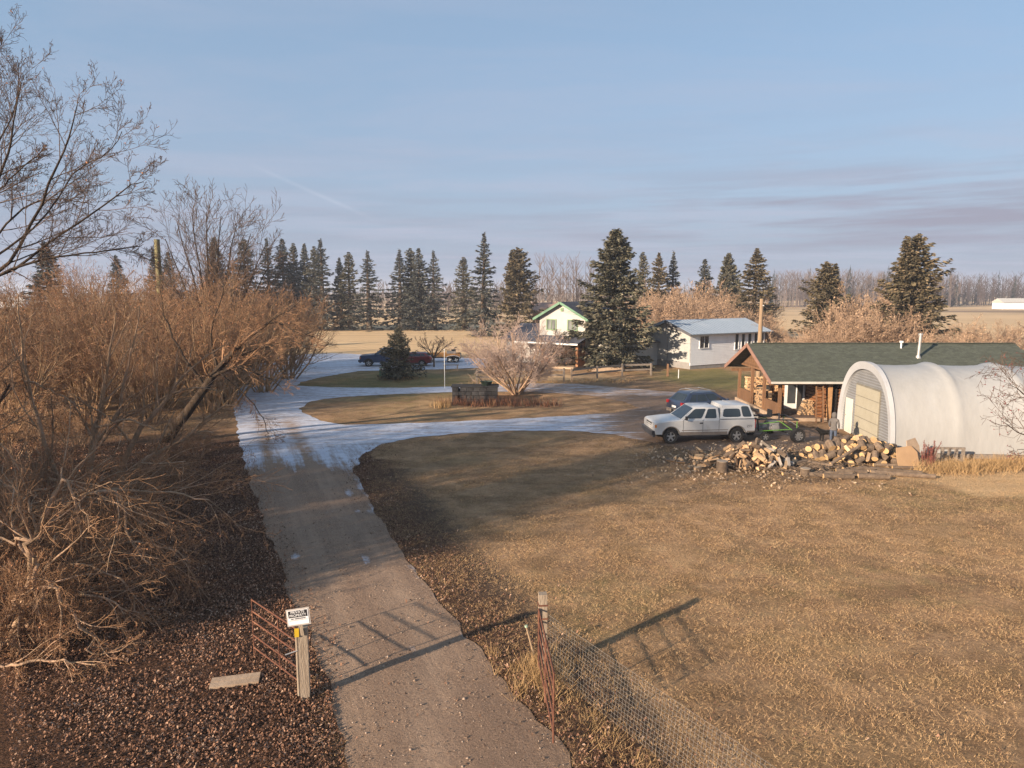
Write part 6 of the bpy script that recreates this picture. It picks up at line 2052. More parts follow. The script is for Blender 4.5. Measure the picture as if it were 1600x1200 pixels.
# chopping blocks
for px, py, r_, h_, lb in ((1128, 737, .24, .48, 'wide dark chopping block standing against the split firewood heap'), (1258, 743, .21, .32, 'low chopping block among dark scattered branches between the heaps')):
    g = gp(px, py)
    ST = thing('chopping_block', lb, 'stump', g)
    mb = MB(); n = 16
    mb.lathe([(r_ * 1.08, 0), (r_ * 1.0, h_ * .3), (r_ * .98, h_ - .02)], (0, 0, 0), (0, 0, 1), n); mb.build('bark', M_WBARK, ST, True)
    mb = MB(); mb.lathe([(r_ * .98, h_ - .02), (r_ * .95, h_), (.001, h_)], (0, 0, 0), (0, 0, 1), n); mb.build('cut_top', pm('weathered_cut_top', (.36, .29, .22), (.28, .22, .16), 6, .9), ST)
# heap of rounds
pc2 = gp(1352, 722)
pl2 = Pile(pc2.x - 5, pc2.x + 5, pc2.y - 4, pc2.y + 4)
vs2 = make_variants('log_round', [('round', .40, .15), ('round', .36, .18), ('round', .42, .12), ('round', .38, .14), ('round', .34, .16)], [M_CUT, M_WBARK])
vs3 = make_variants('firewood_piece', [('split', .42, .15), ('split', .38, .13)], [M_SPLIT, M_WBARK])
for i in range(260):
    d, x, y = mound_spot(pl2, pc2.x - .2, pc2.y + .45, 2.8, 1.15, 1.12)
    if d < .02: break
    if pr_.random() < .74:
        pl2.drop(pr_.choice(vs2), x, y, R(245) + pr_.gauss(0, .7), 'sawn log round in the heap before the grey shelter front', 'log rounds heaped before the shelter', roll=pr_.uniform(0, 6))
    else:
        pl2.drop(pr_.choice(vs3), x, y, pr_.uniform(0, 3.1), 'split piece lying in the heap of log rounds', 'split pieces among the log rounds', roll=pr_.uniform(0, 6))
print('logs', len([o for o in bpy.data.objects if o.get('category') == 'firewood']))
vs4 = make_variants('long_log', [('round', 1.6, .085), ('round', 2.4, .10), ('round', 1.2, .11), ('round', 1.9, .07)], [M_CUT, M_WBARK])
for (px, py, az, vi) in ((1300, 742, -8, 0), (1330, 740, -14, 2), (1345, 735, 4, 0), (1390, 738, -20, 1), (1410, 744, -17, 1), (1400, 729, -6, 3), (1290, 733, 12, 3), (1365, 748, -10, 2), (1270, 728, -35, 0), (1320, 728, 25, 3), (1255, 741, 10, 3),
                         (1430, 733, -5, 3), (1240, 730, 30, 0), (1310, 748, -5, 2), (1275, 745, -18, 2), (1350, 744, 8, 3)):
    g = gp(px, py)
    pl2.drop(vs4[vi], g.x, g.y, R(az), 'long bark-covered log lying along the foot of the log rounds', 'long logs before the rounds', sink=.1)
# thin branches and chips between the heaps
tw_ = Twigs()
for i in range(420):
    g = gp(pr_.gauss(1255, 38), pr_.gauss(726, 9)); a = pr_.uniform(0, 6.28); L_ = pr_.uniform(.2, .9); z = pr_.uniform(.02, .18)
    tw_.add([(g.x, g.y, z), (g.x + math.cos(a) * L_ * .5, g.y + math.sin(a) * L_ * .5, z + pr_.uniform(0, .1)), (g.x + math.cos(a + .2) * L_, g.y + math.sin(a + .2) * L_, max(.02, z - .05))], pr_.uniform(.012, .03), .008, 4)
o = tw_.build('branch_debris', M_WBARK, None); tag(o, 'dark brushwood and branch offcuts strewn between the two wood heaps', 'debris', kind='stuff')
cps = []
for i in range(2600):
    g = gp(pr_.gauss(1200, 100), pr_.gauss(722, 16)); cps.append((g.x, g.y))
vch = litter(np.array(cps), .06)
o = np_mesh('wood_chips', vch, np.arange(len(vch)).reshape(-1, 4), pm('pale_wood_chips', (.58, .42, .27), (.36, .25, .16), 6, .9, coord='World')); tag(o, 'pale wood chips scattered around the firewood heaps', 'wood chips', kind='stuff')
# stacked firewood under the porch roof (pieces too small to pick apart)
fsb = MB()
for row in range(15):
    for c_ in range(21):
        x = 16.0 + c_ * .108 + pr_.uniform(-.02, .02); z = .25 + row * .108 + pr_.uniform(-.02, .02)
        a0 = pr_.uniform(0, 6); rr2 = pr_.uniform(.045, .062); n = pr_.choice((3, 4, 6)); y = 46.6 + pr_.uniform(-.05, .05)
        fsb.prism([(x + rr2 * math.cos(a0 + 6.283 * i / n), y, z + rr2 * math.sin(a0 + 6.283 * i / n)) for i in range(n)], (0, .4, 0), 0 if pr_.random() < .75 else 1)
o = fsb.build('firewood_stack', [M_SPLIT, M_WBARK]); tag(o, 'tall firewood stack filling the rear of the cabin porch', 'firewood', kind='stuff')
fsb = MB()
for row in range(11):
    for c_ in range(20 - row // 3):
        y = 43.0 + c_ * .108 + pr_.uniform(-.02, .02); z = .25 + row * .108 + pr_.uniform(-.02, .02)
        a0 = pr_.uniform(0, 6); rr2 = pr_.uniform(.045, .062); n = pr_.choice((3, 4, 6)); x = 15.98 + pr_.uniform(-.05, .02)
        fsb.prism([(x, y + rr2 * math.cos(a0 + 6.283 * i / n), z + rr2 * math.sin(a0 + 6.283 * i / n)) for i in range(n)], (.35, 0, 0), 0 if pr_.random() < .75 else 1)
o = fsb.build('firewood_stack', [M_SPLIT, M_WBARK]); tag(o, 'firewood stacked between the two porch railings', 'firewood', kind='stuff')
fsb = MB()
for row in range(9):
    for c_ in range(9 - row // 2):
        x = 17.35 + c_ * .1 + row * .04; z = .25 + row * .1; a0 = pr_.uniform(0, 6); n = pr_.choice((3, 4, 6)); y = 41.1 + pr_.uniform(-.05, .05); rr2 = .055
        fsb.prism([(x + rr2 * math.cos(a0 + 6.283 * i / n), y, z + rr2 * math.sin(a0 + 6.283 * i / n)) for i in range(n)], (0, .4, 0), 0 if pr_.random() < .75 else 1)
o = fsb.build('firewood_stack', [M_SPLIT, M_WBARK]); tag(o, 'short firewood stack leaning beside the cabin corner and door', 'firewood', kind='stuff')
# ------------------------------------------------------------------ person and dog
def skin_body(verts, edges, radii, root=0, sub=2):
    me = bpy.data.meshes.new('tmp'); me.from_pydata(verts, edges, [])
    o = bpy.data.objects.new('tmp', me); COL.objects.link(o)
    o.modifiers.new('s', 'SKIN')
    for i, r in enumerate(radii):
        sv = me.skin_vertices[0].data[i]
        sv.radius = (r, r) if isinstance(r, (int, float)) else r
        sv.use_root = (i == root)
    m = o.modifiers.new('u', 'SUBSURF'); m.levels = sub; m.render_levels = sub
    bpy.context.view_layer.update()
    out = bpy.data.meshes.new_from_object(o.evaluated_get(bpy.context.evaluated_depsgraph_get()))
    bpy.data.objects.remove(o, do_unlink=True)
    return out


pg = gp(1301, 694)
PS = thing('person', 'person in grey hooded jacket and blue jeans standing beside black dog', 'person', (pg.x, pg.y, .02), R(-35))
# local +Y is the way the person faces
pv = [(0, 0, .78), (0, .0, .95), (0, -.01, 1.12), (0, 0, 1.25), (0, .02, 1.33), (0, .03, 1.45),
      (-.09, 0, .72), (-.10, .02, .42), (-.10, -.02, .09), (-.10, .10, .045), (.09, 0, .72), (.11, -.02, .42), (.12, -.05, .09), (.12, .08, .045),
      (-.17, 0, 1.20), (-.22, .02, .98), (-.20, .14, .82), (.17, 0, 1.20), (.23, .0, .98), (.22, .10, .79)]
pe = [(0, 1), (1, 2), (2, 3), (3, 4), (4, 5), (0, 6), (6, 7), (7, 8), (8, 9), (0, 10), (10, 11), (11, 12), (12, 13), (3, 14), (14, 15), (15, 16), (3, 17), (17, 18), (18, 19)]
prd = [(.15, .115), (.15, .115), (.165, .12), (.13, .10), .06, (.095, .11), .09, .07, .05, .042, .09, .07, .05, .042, .075, .058, .042, .075, .058, .042]
pme = skin_body(pv, pe, prd)
M_JKT = pm('grey_jacket', (.155, .14, .13), (.12, .108, .10), 6, .9, .3, 20)
M_JEAN = pm('blue_jeans', (.085, .105, .15), (.06, .078, .115), 6, .9, .3, 25)
M_BOOT = pm('dark_boots', (.04, .032, .026), None, 5, .8)
M_SKIN = pm('skin', (.48, .30, .22), (.44, .27, .2), 6, .6)
for m in (M_JKT, M_JEAN, M_BOOT, M_SKIN): pme.materials.append(m)
for f in pme.polygons:
    c = f.center; f.use_smooth = True
    f.material_index = 0 if c.z > .74 else (1 if c.z > .10 else 2)
    if c.z > 1.36 and c.y > .07: f.material_index = 3
pb = bpy.data.objects.new('body', pme); COL.objects.link(pb); pb.parent = PS
for s, hx, hy in ((-1, -.20, .16), (1, .22, .12)):
    mb = MB(); z = .80 if s < 0 else .77
    mb.box((hx, hy, z - .02), (.035, .07, .09))
    for k in range(4): mb.tube([(hx, hy - .028 + k * .019, z - .06), (hx + s * .004, hy - .026 + k * .019, z - .10), (hx - s * .006, hy - .024 + k * .019, z - .125 + .006 * abs(k - 1.5))], [.010, .009, .007], 5)
    mb.tube([(hx, hy + .035, z - .0), (hx - s * .012, hy + .055, z - .035), (hx - s * .014, hy + .058, z - .06)], [.011, .010, .008], 5)
    mb.build('hand', M_SKIN, PS, True)
mb = MB()
mb.lathe([(.001, .155), (.07, .14), (.115, .08), (.125, 0), (.12, -.08), (.10, -.13), (.085, -.16)], (0, -.005, 1.46), (0, -.25, 1), 14); mb.build('hood', M_JKT, PS, True)
mb = MB(); mb.tube([(0, 0, .72), (0, 0, .78)], [.19, .178], 14, 0, False); mb.build('jacket_hem', M_JKT, PS, True)

DG = thing('dog', 'black dog standing behind the person by the shelter front', 'dog', (pg.x - .02, pg.y + .55, .02), R(192))
dv = [(0, 0, .46), (.20, 0, .47), (.38, 0, .50), (.50, 0, .60), (.60, 0, .66), (.72, 0, .62), (-.22, 0, .48), (-.34, 0, .50), (-.50, 0, .44), (-.64, 0, .36),
      (.34, .09, .40), (.33, .10, .20), (.35, .10, .03), (.34, -.09, .40), (.33, -.10, .20), (.35, -.10, .03),
      (-.26, .09, .40), (-.20, .10, .27), (-.32, .10, .15), (-.30, .10, .03), (-.26, -.09, .40), (-.20, -.10, .27), (-.32, -.10, .15), (-.30, -.10, .03), (.57, .06, .76), (.57, -.06, .76)]
de_ = [(0, 1), (1, 2), (2, 3), (3, 4), (4, 5), (0, 6), (6, 7), (7, 8), (8, 9), (2, 10), (10, 11), (11, 12), (2, 13), (13, 14), (14, 15), (6, 16), (16, 17), (17, 18), (18, 19), (6, 20), (20, 21), (21, 22), (22, 23), (4, 24), (4, 25)]
drd_ = [.12, .14, .14, .09, .085, .04, .11, .10, .03, .02, .06, .038, .034, .06, .038, .034, .075, .05, .032, .034, .075, .05, .032, .034, .018, .018]
dme = skin_body(dv, de_, drd_)
dme.materials.append(pm('black_fur', (.012, .011, .010), (.02, .018, .016), 12, .7, .4, 60))
for f in dme.polygons: f.use_smooth = True
db = bpy.data.objects.new('body', dme); COL.objects.link(db); db.parent = DG

# ------------------------------------------------------------------ yard things
g = gp(598, 589)
BR = thing('steel_barrel', 'green steel barrel with pale band beside the small spruce', 'barrel', g)
mb = MB(); mb.lathe([(.001, .0), (.29, 0), (.29, .28), (.305, .30), (.29, .32), (.29, .58), (.305, .60), (.29, .62), (.29, .88), (.27, .88), (.26, .84), (.001, .84)], (0, 0, 0), (0, 0, 1), 20)
mb.build('drum', pm('faded_green_paint', (.075, .17, .12), (.05, .12, .085), 3, .6, c=(.2, .12, .07), cs=4, clo=.6, chi=.75), BR, True)
mb = MB(); mb.lathe([(.294, .64), (.294, .84)], (0, 0, 0), (0, 0, 1), 20); mb.build('pale_band', M_TRIMW, BR, True)
g = gp(695, 607)
PF = thing('marker_pole', 'thin pale metal pole at the edge of the upper lane', 'pole', g)
mb = MB(); mb.tube([(0, 0, 0), (0, 0, 3.05)], .02, 8); mb.build('pole', M_TRIMW, PF); mb = MB(); mb.lathe([(.001, 3.05), (.045, 3.05), (.045, 3.10), (.001, 3.12)], (0, 0, 0), (0, 0, 1), 8); mb.build('cap', M_TRIMW, PF)
g = gp(705, 578)
BN = thing('garden_bench', 'weathered grey plank bench standing past the apple tree', 'bench', (g.x, g.y, 0), R(4))
for k in range(3):
    mb = MB(); mb.box((0, -.16 + k * .16, .48), (1.5, .14, .05)); mb.build('seat_plank', M_GREYW, BN)
for s in (-.6, .6):
    mb = MB(); mb.box((s, 0, .23), (.1, .42, .45)); mb.build('leg', M_GREYW, BN)

# stone-block planter on the island
a_, b_ = gp(706, 630), gp(778, 629)
PLN = thing('block_planter', 'long dark stone-block planter overgrown with rusty weeds on the island', 'planter', ((a_.x + b_.x) / 2, a_.y + .6, 0), R(1))
Lp = (b_ - a_).length; M_DST = pm('dark_stone', (.055, .052, .052), (.03, .029, .03), 4, .95, .6, 12, rnd_amt=.5)
for row in range(4):
    for fy, ln in ((-.6, Lp), (.6, Lp)):
        n = 7
        for i in range(n):
            o_ = (.5 if row % 2 else 0) * ln / n * .5
            mb = MB(); w_ = ln / n - .025
            xx = -ln / 2 + (i + .5) * ln / n + (o_ if 0 < i < n - 1 else 0)
            mb.box((xx, fy + pr_.uniform(-.02, .02), .155 + row * .27), (w_ * (1 if 0 < i < n - 1 else .92), .24, .25)); mb.build('block', M_DST, PLN)
    for sx in (-1, 1):
        mb = MB(); mb.box((sx * (Lp / 2 - .14), 0, .155 + row * .27), (.24, .92, .25)); mb.build('block', M_DST, PLN)
mb = MB(); mb.box((0, 0, .45), (Lp - .5, .94, .9)); mb.build('soil', pm('dark_soil', (.05, .04, .03), (.035, .028, .02), 5, .95), PLN)
mb = MB(); mb.box((0, 0, 1.135), (Lp + .1, 1.46, .06)); mb.build('cap_slab', M_DST, PLN)
PT_ = thing('green_pot', 'dark green pot resting on the end of the block planter', 'pot', (b_.x - .8, a_.y + .55, 1.165))
mb = MB(); mb.lathe([(.001, 0), (.28, 0), (.42, .26), (.46, .28), (.40, .26), (.26, .04)], (0, 0, 0), (0, 0, 1), 16); mb.build('bowl', pm('dark_green_glaze', (.04, .06, .045), None, 4, .5), PT_, True)
mb = MB(); mb.tube([(-.3, 0, .26), (-.5, .1, .55), (-.75, .1, .62)], .03, 6); mb.build('handle', M_PLAST, PT_)


def tuft(name, label, pts, h0, h1, mat, lean=.35, wd=.03, per=14, cat='grass', spread=.25):
    pts = np.array(pts)
    p = np.repeat(pts, per, 0) + rg.normal(0, spread, (len(pts) * per, 2))
    v_ = blades(p, h0, h1, wd, 1, lean)
    o = np_mesh(name, v_, np.arange(len(v_)).reshape(-1, 3), mat)
    return tag(o, label, cat, kind='stuff')


M_WEED = pm('rusty_weeds', (.20, .085, .045), (.12, .055, .035), 2.5, .9, coord='World', c=(.34, .2, .1), cs=2)
tuft('dry_weeds', 'rusty dry weeds crowding the foot of the stone planter and round shrub', [tuple(gp(690 + i * 3.2 + pr_.uniform(-5, 5), 633 + pr_.uniform(-1.5, 2.5)).to_2d()) for i in range(58)], .15, .8, M_WEED, .3, .035, 16)
tuft('straw_clump', 'golden dry grass clump at the end of the stone planter', [tuple(gp(pr_.gauss(694, 6), pr_.gauss(635, 2)).to_2d()) for i in range(14)], .2, .6, M_STRAW, .5, .03, 16)
tuft('tall_grass', 'tall straw-coloured grass along the foot of the fabric shelter', [tuple(gp(1445 + i * 2.6, 736 + pr_.uniform(-7, 5) - (6 if i > 38 else 0)).to_2d()) for i in range(72)], .15, .62, M_STRAW, .6, .02, 44, spread=.3)
tuft('tall_grass', 'golden dry grass along the far edge of the upper lane before the fence', [tuple(gp(745 + i * 3.5, 599 + pr_.uniform(-2.5, 2.5) - (i * .05)).to_2d()) for i in range(70)], .08, .35, M_STRAW, .6, .03, 18, spread=.4)
tuft('tall_grass', 'orange dry grass ringing the barrel and small spruce', [tuple(gp(pr_.gauss(618, 22), pr_.gauss(592, 2)).to_2d()) for i in range(40)], .08, .3, M_STRAW, .6, .03, 16, spread=.3)
tuft('straw_clump', 'straw clump around the foot of the folded rusty gate', [tuple((gp(848, 1052) + Vector((pr_.gauss(0, .35), pr_.gauss(-.1, .4), 0))).to_2d()) for i in range(46)], .08, .42, M_STRAW, .7, .012, 26, spread=.09)
tuft('straw_clump', 'tufts of yellowish grass along the wire fence foot', [tuple((gp(870 + i * 5, 1062 + i * 5) + Vector((pr_.gauss(0, .15), pr_.gauss(0, .2), 0))).to_2d()) for i in range(32)], .05, .26, M_STRAW, .7, .010, 18, spread=.09)
# reddish dock stalks
g = gp(1449, 733)
DK = thing('dock_weed', 'clump of tall reddish dried dock stalks beside the cardboard', 'weed', g)
tw_ = Twigs(); lf = []
for i in range(16):
    a = pr_.uniform(0, 6.28); L_ = pr_.uniform(.7, 1.35); s_ = pr_.uniform(.05, .4)
    pts = [(pr_.uniform(-.2, .2), pr_.uniform(-.12, .12), 0)]
    for k in range(5): pts.append((pts[-1][0] + math.cos(a) * s_ * L_ / 5, pts[-1][1] + math.sin(a) * s_ * L_ / 5, pts[-1][2] + L_ / 5))
    tw_.add(pts, .014, .008, 4)
    for k in range(60):
        f = pr_.uniform(2.2, 5); q = int(min(f, 4.99)); t_ = f - q
        lf.append(tuple(pts[q][j] + (pts[q + 1][j] - pts[q][j]) * t_ + pr_.gauss(0, .025) for j in range(3)))
M_DOCK = pm('dock_seed', (.22, .075, .055), (.15, .05, .04), 3, .85)
tw_.build('stalks', M_DOCK, DK); leaf_mesh('seed_heads', lf, .03, M_DOCK, DK)
# cardboard, tarp, block stand
g = gp(1421, 731)
for nm, lb, off, w_, h_, rz, tilt, mt in (('plywood_sheet', 'tan cut sheet leaning against the shelter corner behind the logs', (0, 0), 1.0, .95, 8, 24, pm('tan_sheet', (.42, .27, .15), (.35, .22, .12), 2, .9)),
                                          ('plywood_sheet', 'small bent brown sheet propped behind the larger tan one', (.45, .35), .7, 1.2, 18, 14, M_BEAM)):
    T = thing(nm, lb, 'board', (g.x + off[0], g.y + off[1], .02), R(rz))
    mb = MB(); M_ = Matrix.Rotation(R(-tilt), 3, 'X')
    mb.prism([M_ @ Vector(p) for p in ((-w_ / 2, 0, 0), (w_ / 2, 0, 0), (w_ / 2 + .03, 0, h_ * .7), (w_ * .3, 0, h_), (-w_ * .42, 0, h_ * .92), (-w_ / 2, 0, h_ * .5))], M_ @ Vector((0, .03, 0)))
    mb.build('sheet', mt, T)
g = gp(1482, 722)
PLT = thing('grey_pallet', 'grey weathered pallet standing upright against the shelter fabric', 'pallet', (g.x, g.y, .02), R(-4))
for k in range(5):
    mb = MB(); mb.box((-.6 + k * .3, 0, .33), (.15, .03, .66)); mb.build('slat', M_GREYW, PLT)
for z in (.08, .6):
    mb = MB(); mb.box((0, .06, z), (1.4, .07, .1)); mb.build('bearer', M_GREYW, PLT)
g = gp(1180, 652)
SS = thing('concrete_step', 'grey concrete slab step beside the porch sill', 'step', (g.x - .4, g.y + .3, 0), R(90))
mb = MB(); mb.box((0, 0, .11), (1.6, .8, .20)); mb.build('slab', M_CONC, SS)
mb = MB(); mb.box((.1, -.1, .27), (1.0, .5, .1)); mb.build('upper_slab', M_CONC, SS)
# black barbecue on the porch
BBQ = thing('porch_stove', 'black covered stove standing under the porch roof', 'stove', (16.6, 45.3, .2))
mb = MB(); mb.box((0, 0, .75), (.7, .55, .5)); mb.tube([(-.35, 0, 1.0), (.35, 0, 1.0)], .27, 12); mb.build('lid', M_PLAST, BBQ, True)
for sx in (-.28, .28):
    for sy in (-.2, .2):
        mb = MB(); mb.box((sx, sy, .25), (.05, .05, .5)); mb.build('leg', M_PLAST, BBQ)

# ---- plank fence before the houses
FN = thing('rail_fence', 'weathered grey rail fence with low lattice panels before the houses', 'fence', gp(930, 595))
fo_ = Vector(FN.location)
fpx = [(745, 600), (790, 598), (839, 596), (881, 597), (893, 597), (933, 592), (972, 588), (1017, 587)]
fpt = [gp(*p) - fo_ for p in fpx]
for i, p in enumerate(fpt):
    mb = MB(); mb.box(p + Vector((0, 0, .58)), (.14, .14, 1.2 if i in (3, 4) else 1.12), 0, rotz(.2)); mb.build('post', M_GREYW if i != 4 else M_BEAM, FN)
for i in range(len(fpt) - 1):
    if i == 3: continue
    for z, h_ in ((1.0, .16), (.55, .15)):
        mb = MB(); mb.bar(fpt[i] + Vector((0, .09, z)), fpt[i + 1] + Vector((0, .09, z + pr_.uniform(-.05, .05))), .04, h_); mb.build('rail', M_GREYW, FN)
for i in (2, 4):
    a_, b_ = fpt[i] + Vector((.1, -.1, .05)), fpt[i + 1] + Vector((-.1, -.1, .05)); L_ = (b_ - a_).length; t_ = (b_ - a_).normalized()
    mb = MB(); n = int(L_ / .13)
    for k in range(-4, n):
        for s in (1, -1):
            x0 = k * .13 if s == 1 else (k + 4) * .13; x1 = x0 + s * .5
            z0_, z1_ = 0.0, .5
            if x0 < 0: z0_ = -x0 * s; x0 = 0
            if x1 < 0: z1_ = .5 + x1; x1 = 0
            if x0 > L_ : z0_ = (x0 - L_); x0 = L_
            if x1 > L_: z1_ = .5 - (x1 - L_); x1 = L_
            if z1_ - z0_ < .06: continue
            mb.bar(a_ + t_ * x0 + Vector((0, -.012 * s, z0_)), a_ + t_ * x1 + Vector((0, -.012 * s, z1_)), .012, .032, 0, (0, 1, 0))
    mb.build('lattice_panel', M_BEAM, FN, kind='stuff')
for nm, px, py, h_, lb, mt in (('fence_post', 1043, 588, 1.1, 'dark stout post past the end of the rail fence', M_WOODB), ('survey_stake', 1060, 591, .75, 'thin pale stake in the grass before the white house', M_TRIMW)):
    T = thing(nm, lb, 'post', gp(px, py)); mb = MB(); mb.box((0, 0, h_ / 2), (.16 if nm[0] == 'f' else .06, .16 if nm[0] == 'f' else .06, h_), taper=.92); mb.box((0, 0, h_ + .015), (.12 if nm[0] == 'f' else .045,) * 2 + (.03,)); mb.build('shaft', mt, T)
g = gp(983, 585)
T = thing('red_sled', 'red plastic sled leaning on the rail fence', 'sled', (g.x, g.y + .4, .02))
mb = MB(); M_ = Matrix.Rotation(R(-70), 3, 'X')
for k in range(9):
    pass
mb.prism([M_ @ Vector((.45 * math.cos(2 * math.pi * k / 14) , .42 + .40 * math.sin(2 * math.pi * k / 14), 0)) for k in range(14)], M_ @ Vector((0, 0, -.06))); mb.build('shell', pm('red_plastic', (.42, .03, .05), (.34, .025, .04), 3, .4), T)
mb = MB(); mb.tube([M_ @ Vector((-.2, .42, .02)), M_ @ Vector((.2, .5, .02))], .03, 6); mb.build('handle', M_TRIMW, T)
g = gp(1000, 583)
T = thing('lumber_stack', 'pale boards stacked on the grass behind the rail fence', 'lumber', (g.x - 2.8, g.y + 1.2, 0), R(-4))
for k in range(5):
    mb = MB(); mb.box((pr_.uniform(-.2, .2), (k % 2) * .3 - .15, .1 + (k // 2) * .13), (2.8, .26, .12)); mb.build('board', M_BEAM, T)

# ---- near gates, sign and wire fence
M_RUST = pm('rusty_pipe', (.17, .072, .042), (.10, .042, .028), 6, .85, .3, 40, c=(.24, .11, .065), cs=3)
M_POSTG = pm('grey_gate_post', (.36, .29, .215), (.26, .20, .145), 5, .92, .4, 20, stretch=(3, 3, .4))
zt = 1.25
gl, gr_ = gp(393, 937, zt), gp(466, 985, zt)
gl.z = gr_.z = 0
GT = thing('pipe_gate', 'open rusty pipe gate beside the private property sign', 'gate', gr_)
dv_ = gl - gr_
for z in (1.25, 1.0, .78, .47, .20):
    mb = MB(); mb.tube([Vector((0, 0, z)), dv_ + Vector((0, 0, z))], .016, 8); mb.build('rail', M_RUST, GT, True)
for f in (0.03, .42, 1.0):
    mb = MB(); mb.tube([dv_ * f + Vector((0, 0, .06)), dv_ * f + Vector((0, 0, 1.27))], .014, 8); mb.build('upright', M_RUST, GT, True)
pp = gp(473, 979, 1.42); pp.z = 0
GP = thing('gate_post', 'square grey wooden gate post carrying the private property sign', 'post', pp, R(12))
mb = MB(); mb.box((0, 0, .71), (.17, .17, 1.42)); mb.build('timber', M_POSTG, GP)
mb = MB(); mb.tube([(-.11, -.06, .1), (-.11, -.06, 1.35)], .028, 8); mb.build('hinge_pipe', M_POSTG, GP, True)
mb = MB(); mb.tube([(-.1, -.08, 1.0), (-.32, -.12, .96)], .012, 6); mb.build('latch_rod', M_PIPE, GP)
mb = MB(); mb.box((-.10, -.10, 1.36), (.08, .03, .16)); mb.build('yellow_tag', pm('yellow_plastic', (.65, .42, .03), (.55, .36, .03), 3, .5), GP)
sc_ = at(466, 964, pp.y - .12)
SG = thing('warning_sign', 'framed black and white private property sign mounted above the gate post', 'sign', sc_, R(-3))
SG.rotation_euler = (R(-8), R(-7), R(4))
M_SIGNW = pm('sign_white', (.72, .71, .70), (.66, .65, .64), 4, .5); M_SIGNB = pm('sign_black', (.015, .015, .018), None, 4, .5)
mb = MB(); mb.box((0, 0.005, 0), (.425, .012, .315)); mb.build('frame', pm('grey_sign_frame', (.42, .38, .34), (.34, .3, .27), 5, .8), SG)
mb = MB(); mb.box((0, -.006, 0), (.375, .008, .265)); fc = mb.build('face', M_SIGNW, SG)
mb = MB(); mb.box((0, -.012, .062), (.345, .004, .125)); mb.build('lettering_ground', M_SIGNB, fc)
MT = lambda z: basis((1, 0, 0), (0, 0, 1), (0, -1, 0), (0, -.0155, z))
text_mesh('PRIVATE', .068, 'lettering', M_SIGNW, fc, MT(.094)); text_mesh('PROPERTY', .064, 'lettering', M_SIGNW, fc, MT(.035))
text_mesh('NO TRESPASSING', .034, 'lettering', M_SIGNB, fc, MT(-.024))
mb = MB(); mb.box((0, -.0125, -.052), (.33, .003, .004)); mb.build('rule_line', M_SIGNB, fc)
mb = MB(); mb.bar((0.02, .02, -.12), (.02, .05, -.36), .06, .02, 0, (0, 1, 0)); mb.build('bracket', M_POSTG, SG)
g = gp(368, 1068)
T = thing('loose_plank', 'pale sawn plank lying on the leaves below the gate', 'plank', (g.x, g.y, .03), R(14))
for k in range(2):
    mb = MB(); mb.box((0, -.09 + k * .18, .03), (.9, .165, .05), 0, None); mb.build('board', M_BEAM, T)

rp = gp(848, 1048)
GP2 = thing('gate_post', 'leaning square timber gate post with hinges beside the wire fence', 'post', rp, R(6))
tp = at(848, 927, rp.y) - rp
mb = MB(); mb.bar((0, 0, 0), (tp.x, 0, tp.z), .16, .16, 0, (0, 1, 0)); mb.build('timber', M_POSTG, GP2)
for z in (tp.z - .22, tp.z - .5):
    mb = MB(); mb.box((tp.x, 0, z), (.19, .19, .03)); mb.build('hinge_band', M_RUST, GP2)
GT2 = thing('pipe_gate', 'rusty pipe gate swung open and seen end-on beside the straw clump', 'gate', rp + Vector((-.09, -.12, 0)))
dv2 = Vector((.16, -2.3, 0))
for z in (1.36, 1.12, .88, .60, .30):
    mb = MB(); mb.tube([Vector((0, 0, z)), dv2 + Vector((0, 0, z))], .019, 8); mb.build('rail', M_RUST, GT2, True)
for f in (0.0, .5, 1.0):
    mb = MB(); mb.tube([dv2 * f + Vector((0, 0, .12)), dv2 * f + Vector((0, 0, 1.38))], .018, 8); mb.build('upright', M_RUST, GT2, True)
# page-wire fence
WF = thing('wire_fence', 'sagging page-wire fence running from the timber gate post', 'fence', rp + Vector((.1, -.05, 0)))
e2 = gp(1010, 1078, 1.05); e2.z = 0; fd = (e2 - Vector(WF.location)); fd.z = 0; fd = fd.normalized() * 7.5
M_WIRE = pm('dull_galvanised_wire', (.27, .24, .21), (.18, .165, .15), 6, .6, metal=.2)
nv, nh = 94, 16
tw_ = Twigs()


def wp(f, z):
    s = math.sin(math.pi * min(f * 1.0, 1)) ; lean_ = .16 * s * z
    return (fd.x * f + fd.y * -.0 + .20 * s * z * .6, fd.y * f + .12 * s * z, z * (1 - .16 * s) + .02)


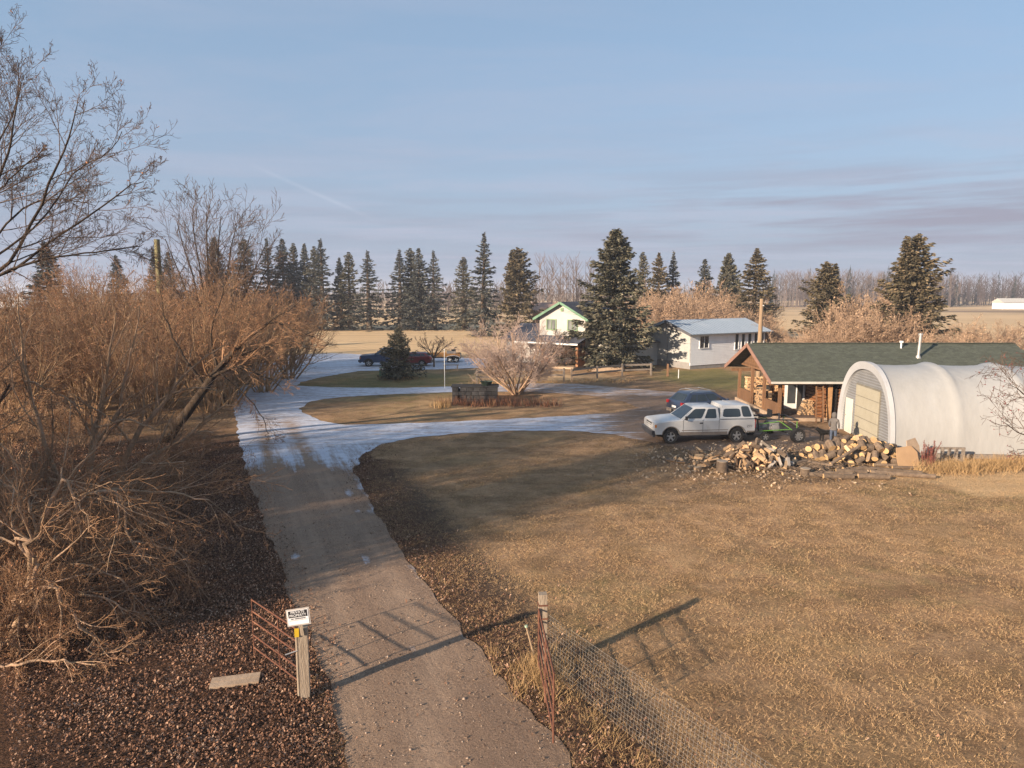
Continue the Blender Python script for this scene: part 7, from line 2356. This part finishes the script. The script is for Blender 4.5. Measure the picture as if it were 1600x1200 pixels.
for k in range(nv + 1):
    f = k / nv
    tw_.add([wp(f, .02 + 1.18 * j / 4) for j in range(5)], .003, .003, 3)
for j in range(nh):
    z = .02 + 1.18 * j / (nh - 1)
    tw_.add([wp(k / 16, z) for k in range(17)], .0045 if j in (0, nh - 1) else .003, .003, 3)
o = tw_.build('wire_mesh', M_WIRE, WF); o['kind'] = 'stuff'
for f in (1.0,):
    mb = MB(); mb.tube([(fd.x * f, fd.y * f + .05, 0), (fd.x * f + .05, fd.y * f + .05, 1.3)], .05, 8); mb.build('fence_post', M_POSTG, WF, True)
g0, g1 = gp(836, 1030), at(822, 978, gp(836, 1030).y + .1)
T = thing('marker_stake', 'slanting thin stake with pale green tip beside the folded gate', 'stake', g0)
mb = MB(); mb.tube([(0, 0, 0), g1 - g0], .022, 6); mb.build('shaft', M_POLE, T); d_ = (g1 - g0); mb = MB(); mb.tube([d_ * .96, d_ * 1.02], .034, 8); mb.build('tip', pm('pale_green_cap', (.35, .45, .32), None, 4, .6), T)
# far farmstead
for (px, Y, w_, lb) in ((1582, 300, 14, 'tiny white farm building far out across the fields'), (20, 330, 16, 'small pale building far off beyond the thicket')):
    p = at(px, 500, Y); T = thing('farm_building', lb, 'building', (p.x, Y, 0))
    mb = MB(); mb.box((0, 0, 1.4), (w_, 7, 2.8)); mb.build('wall', M_WHITE, T)
    mb = MB(); mb.prism([(-w_ / 2 - .4, -4, 2.8), (-w_ / 2 - .4, 4, 2.8), (-w_ / 2 - .4, 0, 4.6)], (w_ + .8, 0, 0)); mb.build('roof', M_GUTTER, T)
p = at(905, 470, 150)
T = thing('farm_shed', 'low brown shed in the field behind the cream house', 'shed', (p.x - 2, 150, 0))
mb = MB(); mb.box((0, 0, 1.6), (16, 6, 3.2)); mb.build('wall', M_WOODB, T)
mb = MB(); mb.prism([(-8.4, -3.6, 3.2), (-8.4, 3.6, 3.2), (-8.4, 0, 5.2)], (16.8, 0, 0)); mb.build('roof', pm('rusty_roof', (.34, .22, .17), (.28, .18, .14), .8, .8), T)

# ------------------------------------------------------------------ haze over the flat country
HZ = MB(); HZ.box((0, 1300, 12.5), (6400, 4200, 27))
hz = HZ.build('haze', pm('unused', (.5, .5, .5)))
hm = bpy.data.materials.new('haze_air'); hm.use_nodes = True; ht = hm.node_tree; ht.nodes.clear()
pvn = nd(ht, 'ShaderNodeVolumePrincipled'); pvn.inputs['Color'].default_value = (.86, .90, 1.0, 1); pvn.inputs['Density'].default_value = 0.0005; pvn.inputs['Anisotropy'].default_value = 0.1
ho = nd(ht, 'ShaderNodeOutputMaterial'); ht.links.new(pvn.outputs[0], ho.inputs['Volume'])
hz.data.materials.clear(); hz.data.materials.append(hm)
tag(hz, 'thin cold winter haze lying over the fields', 'haze', kind='stuff')
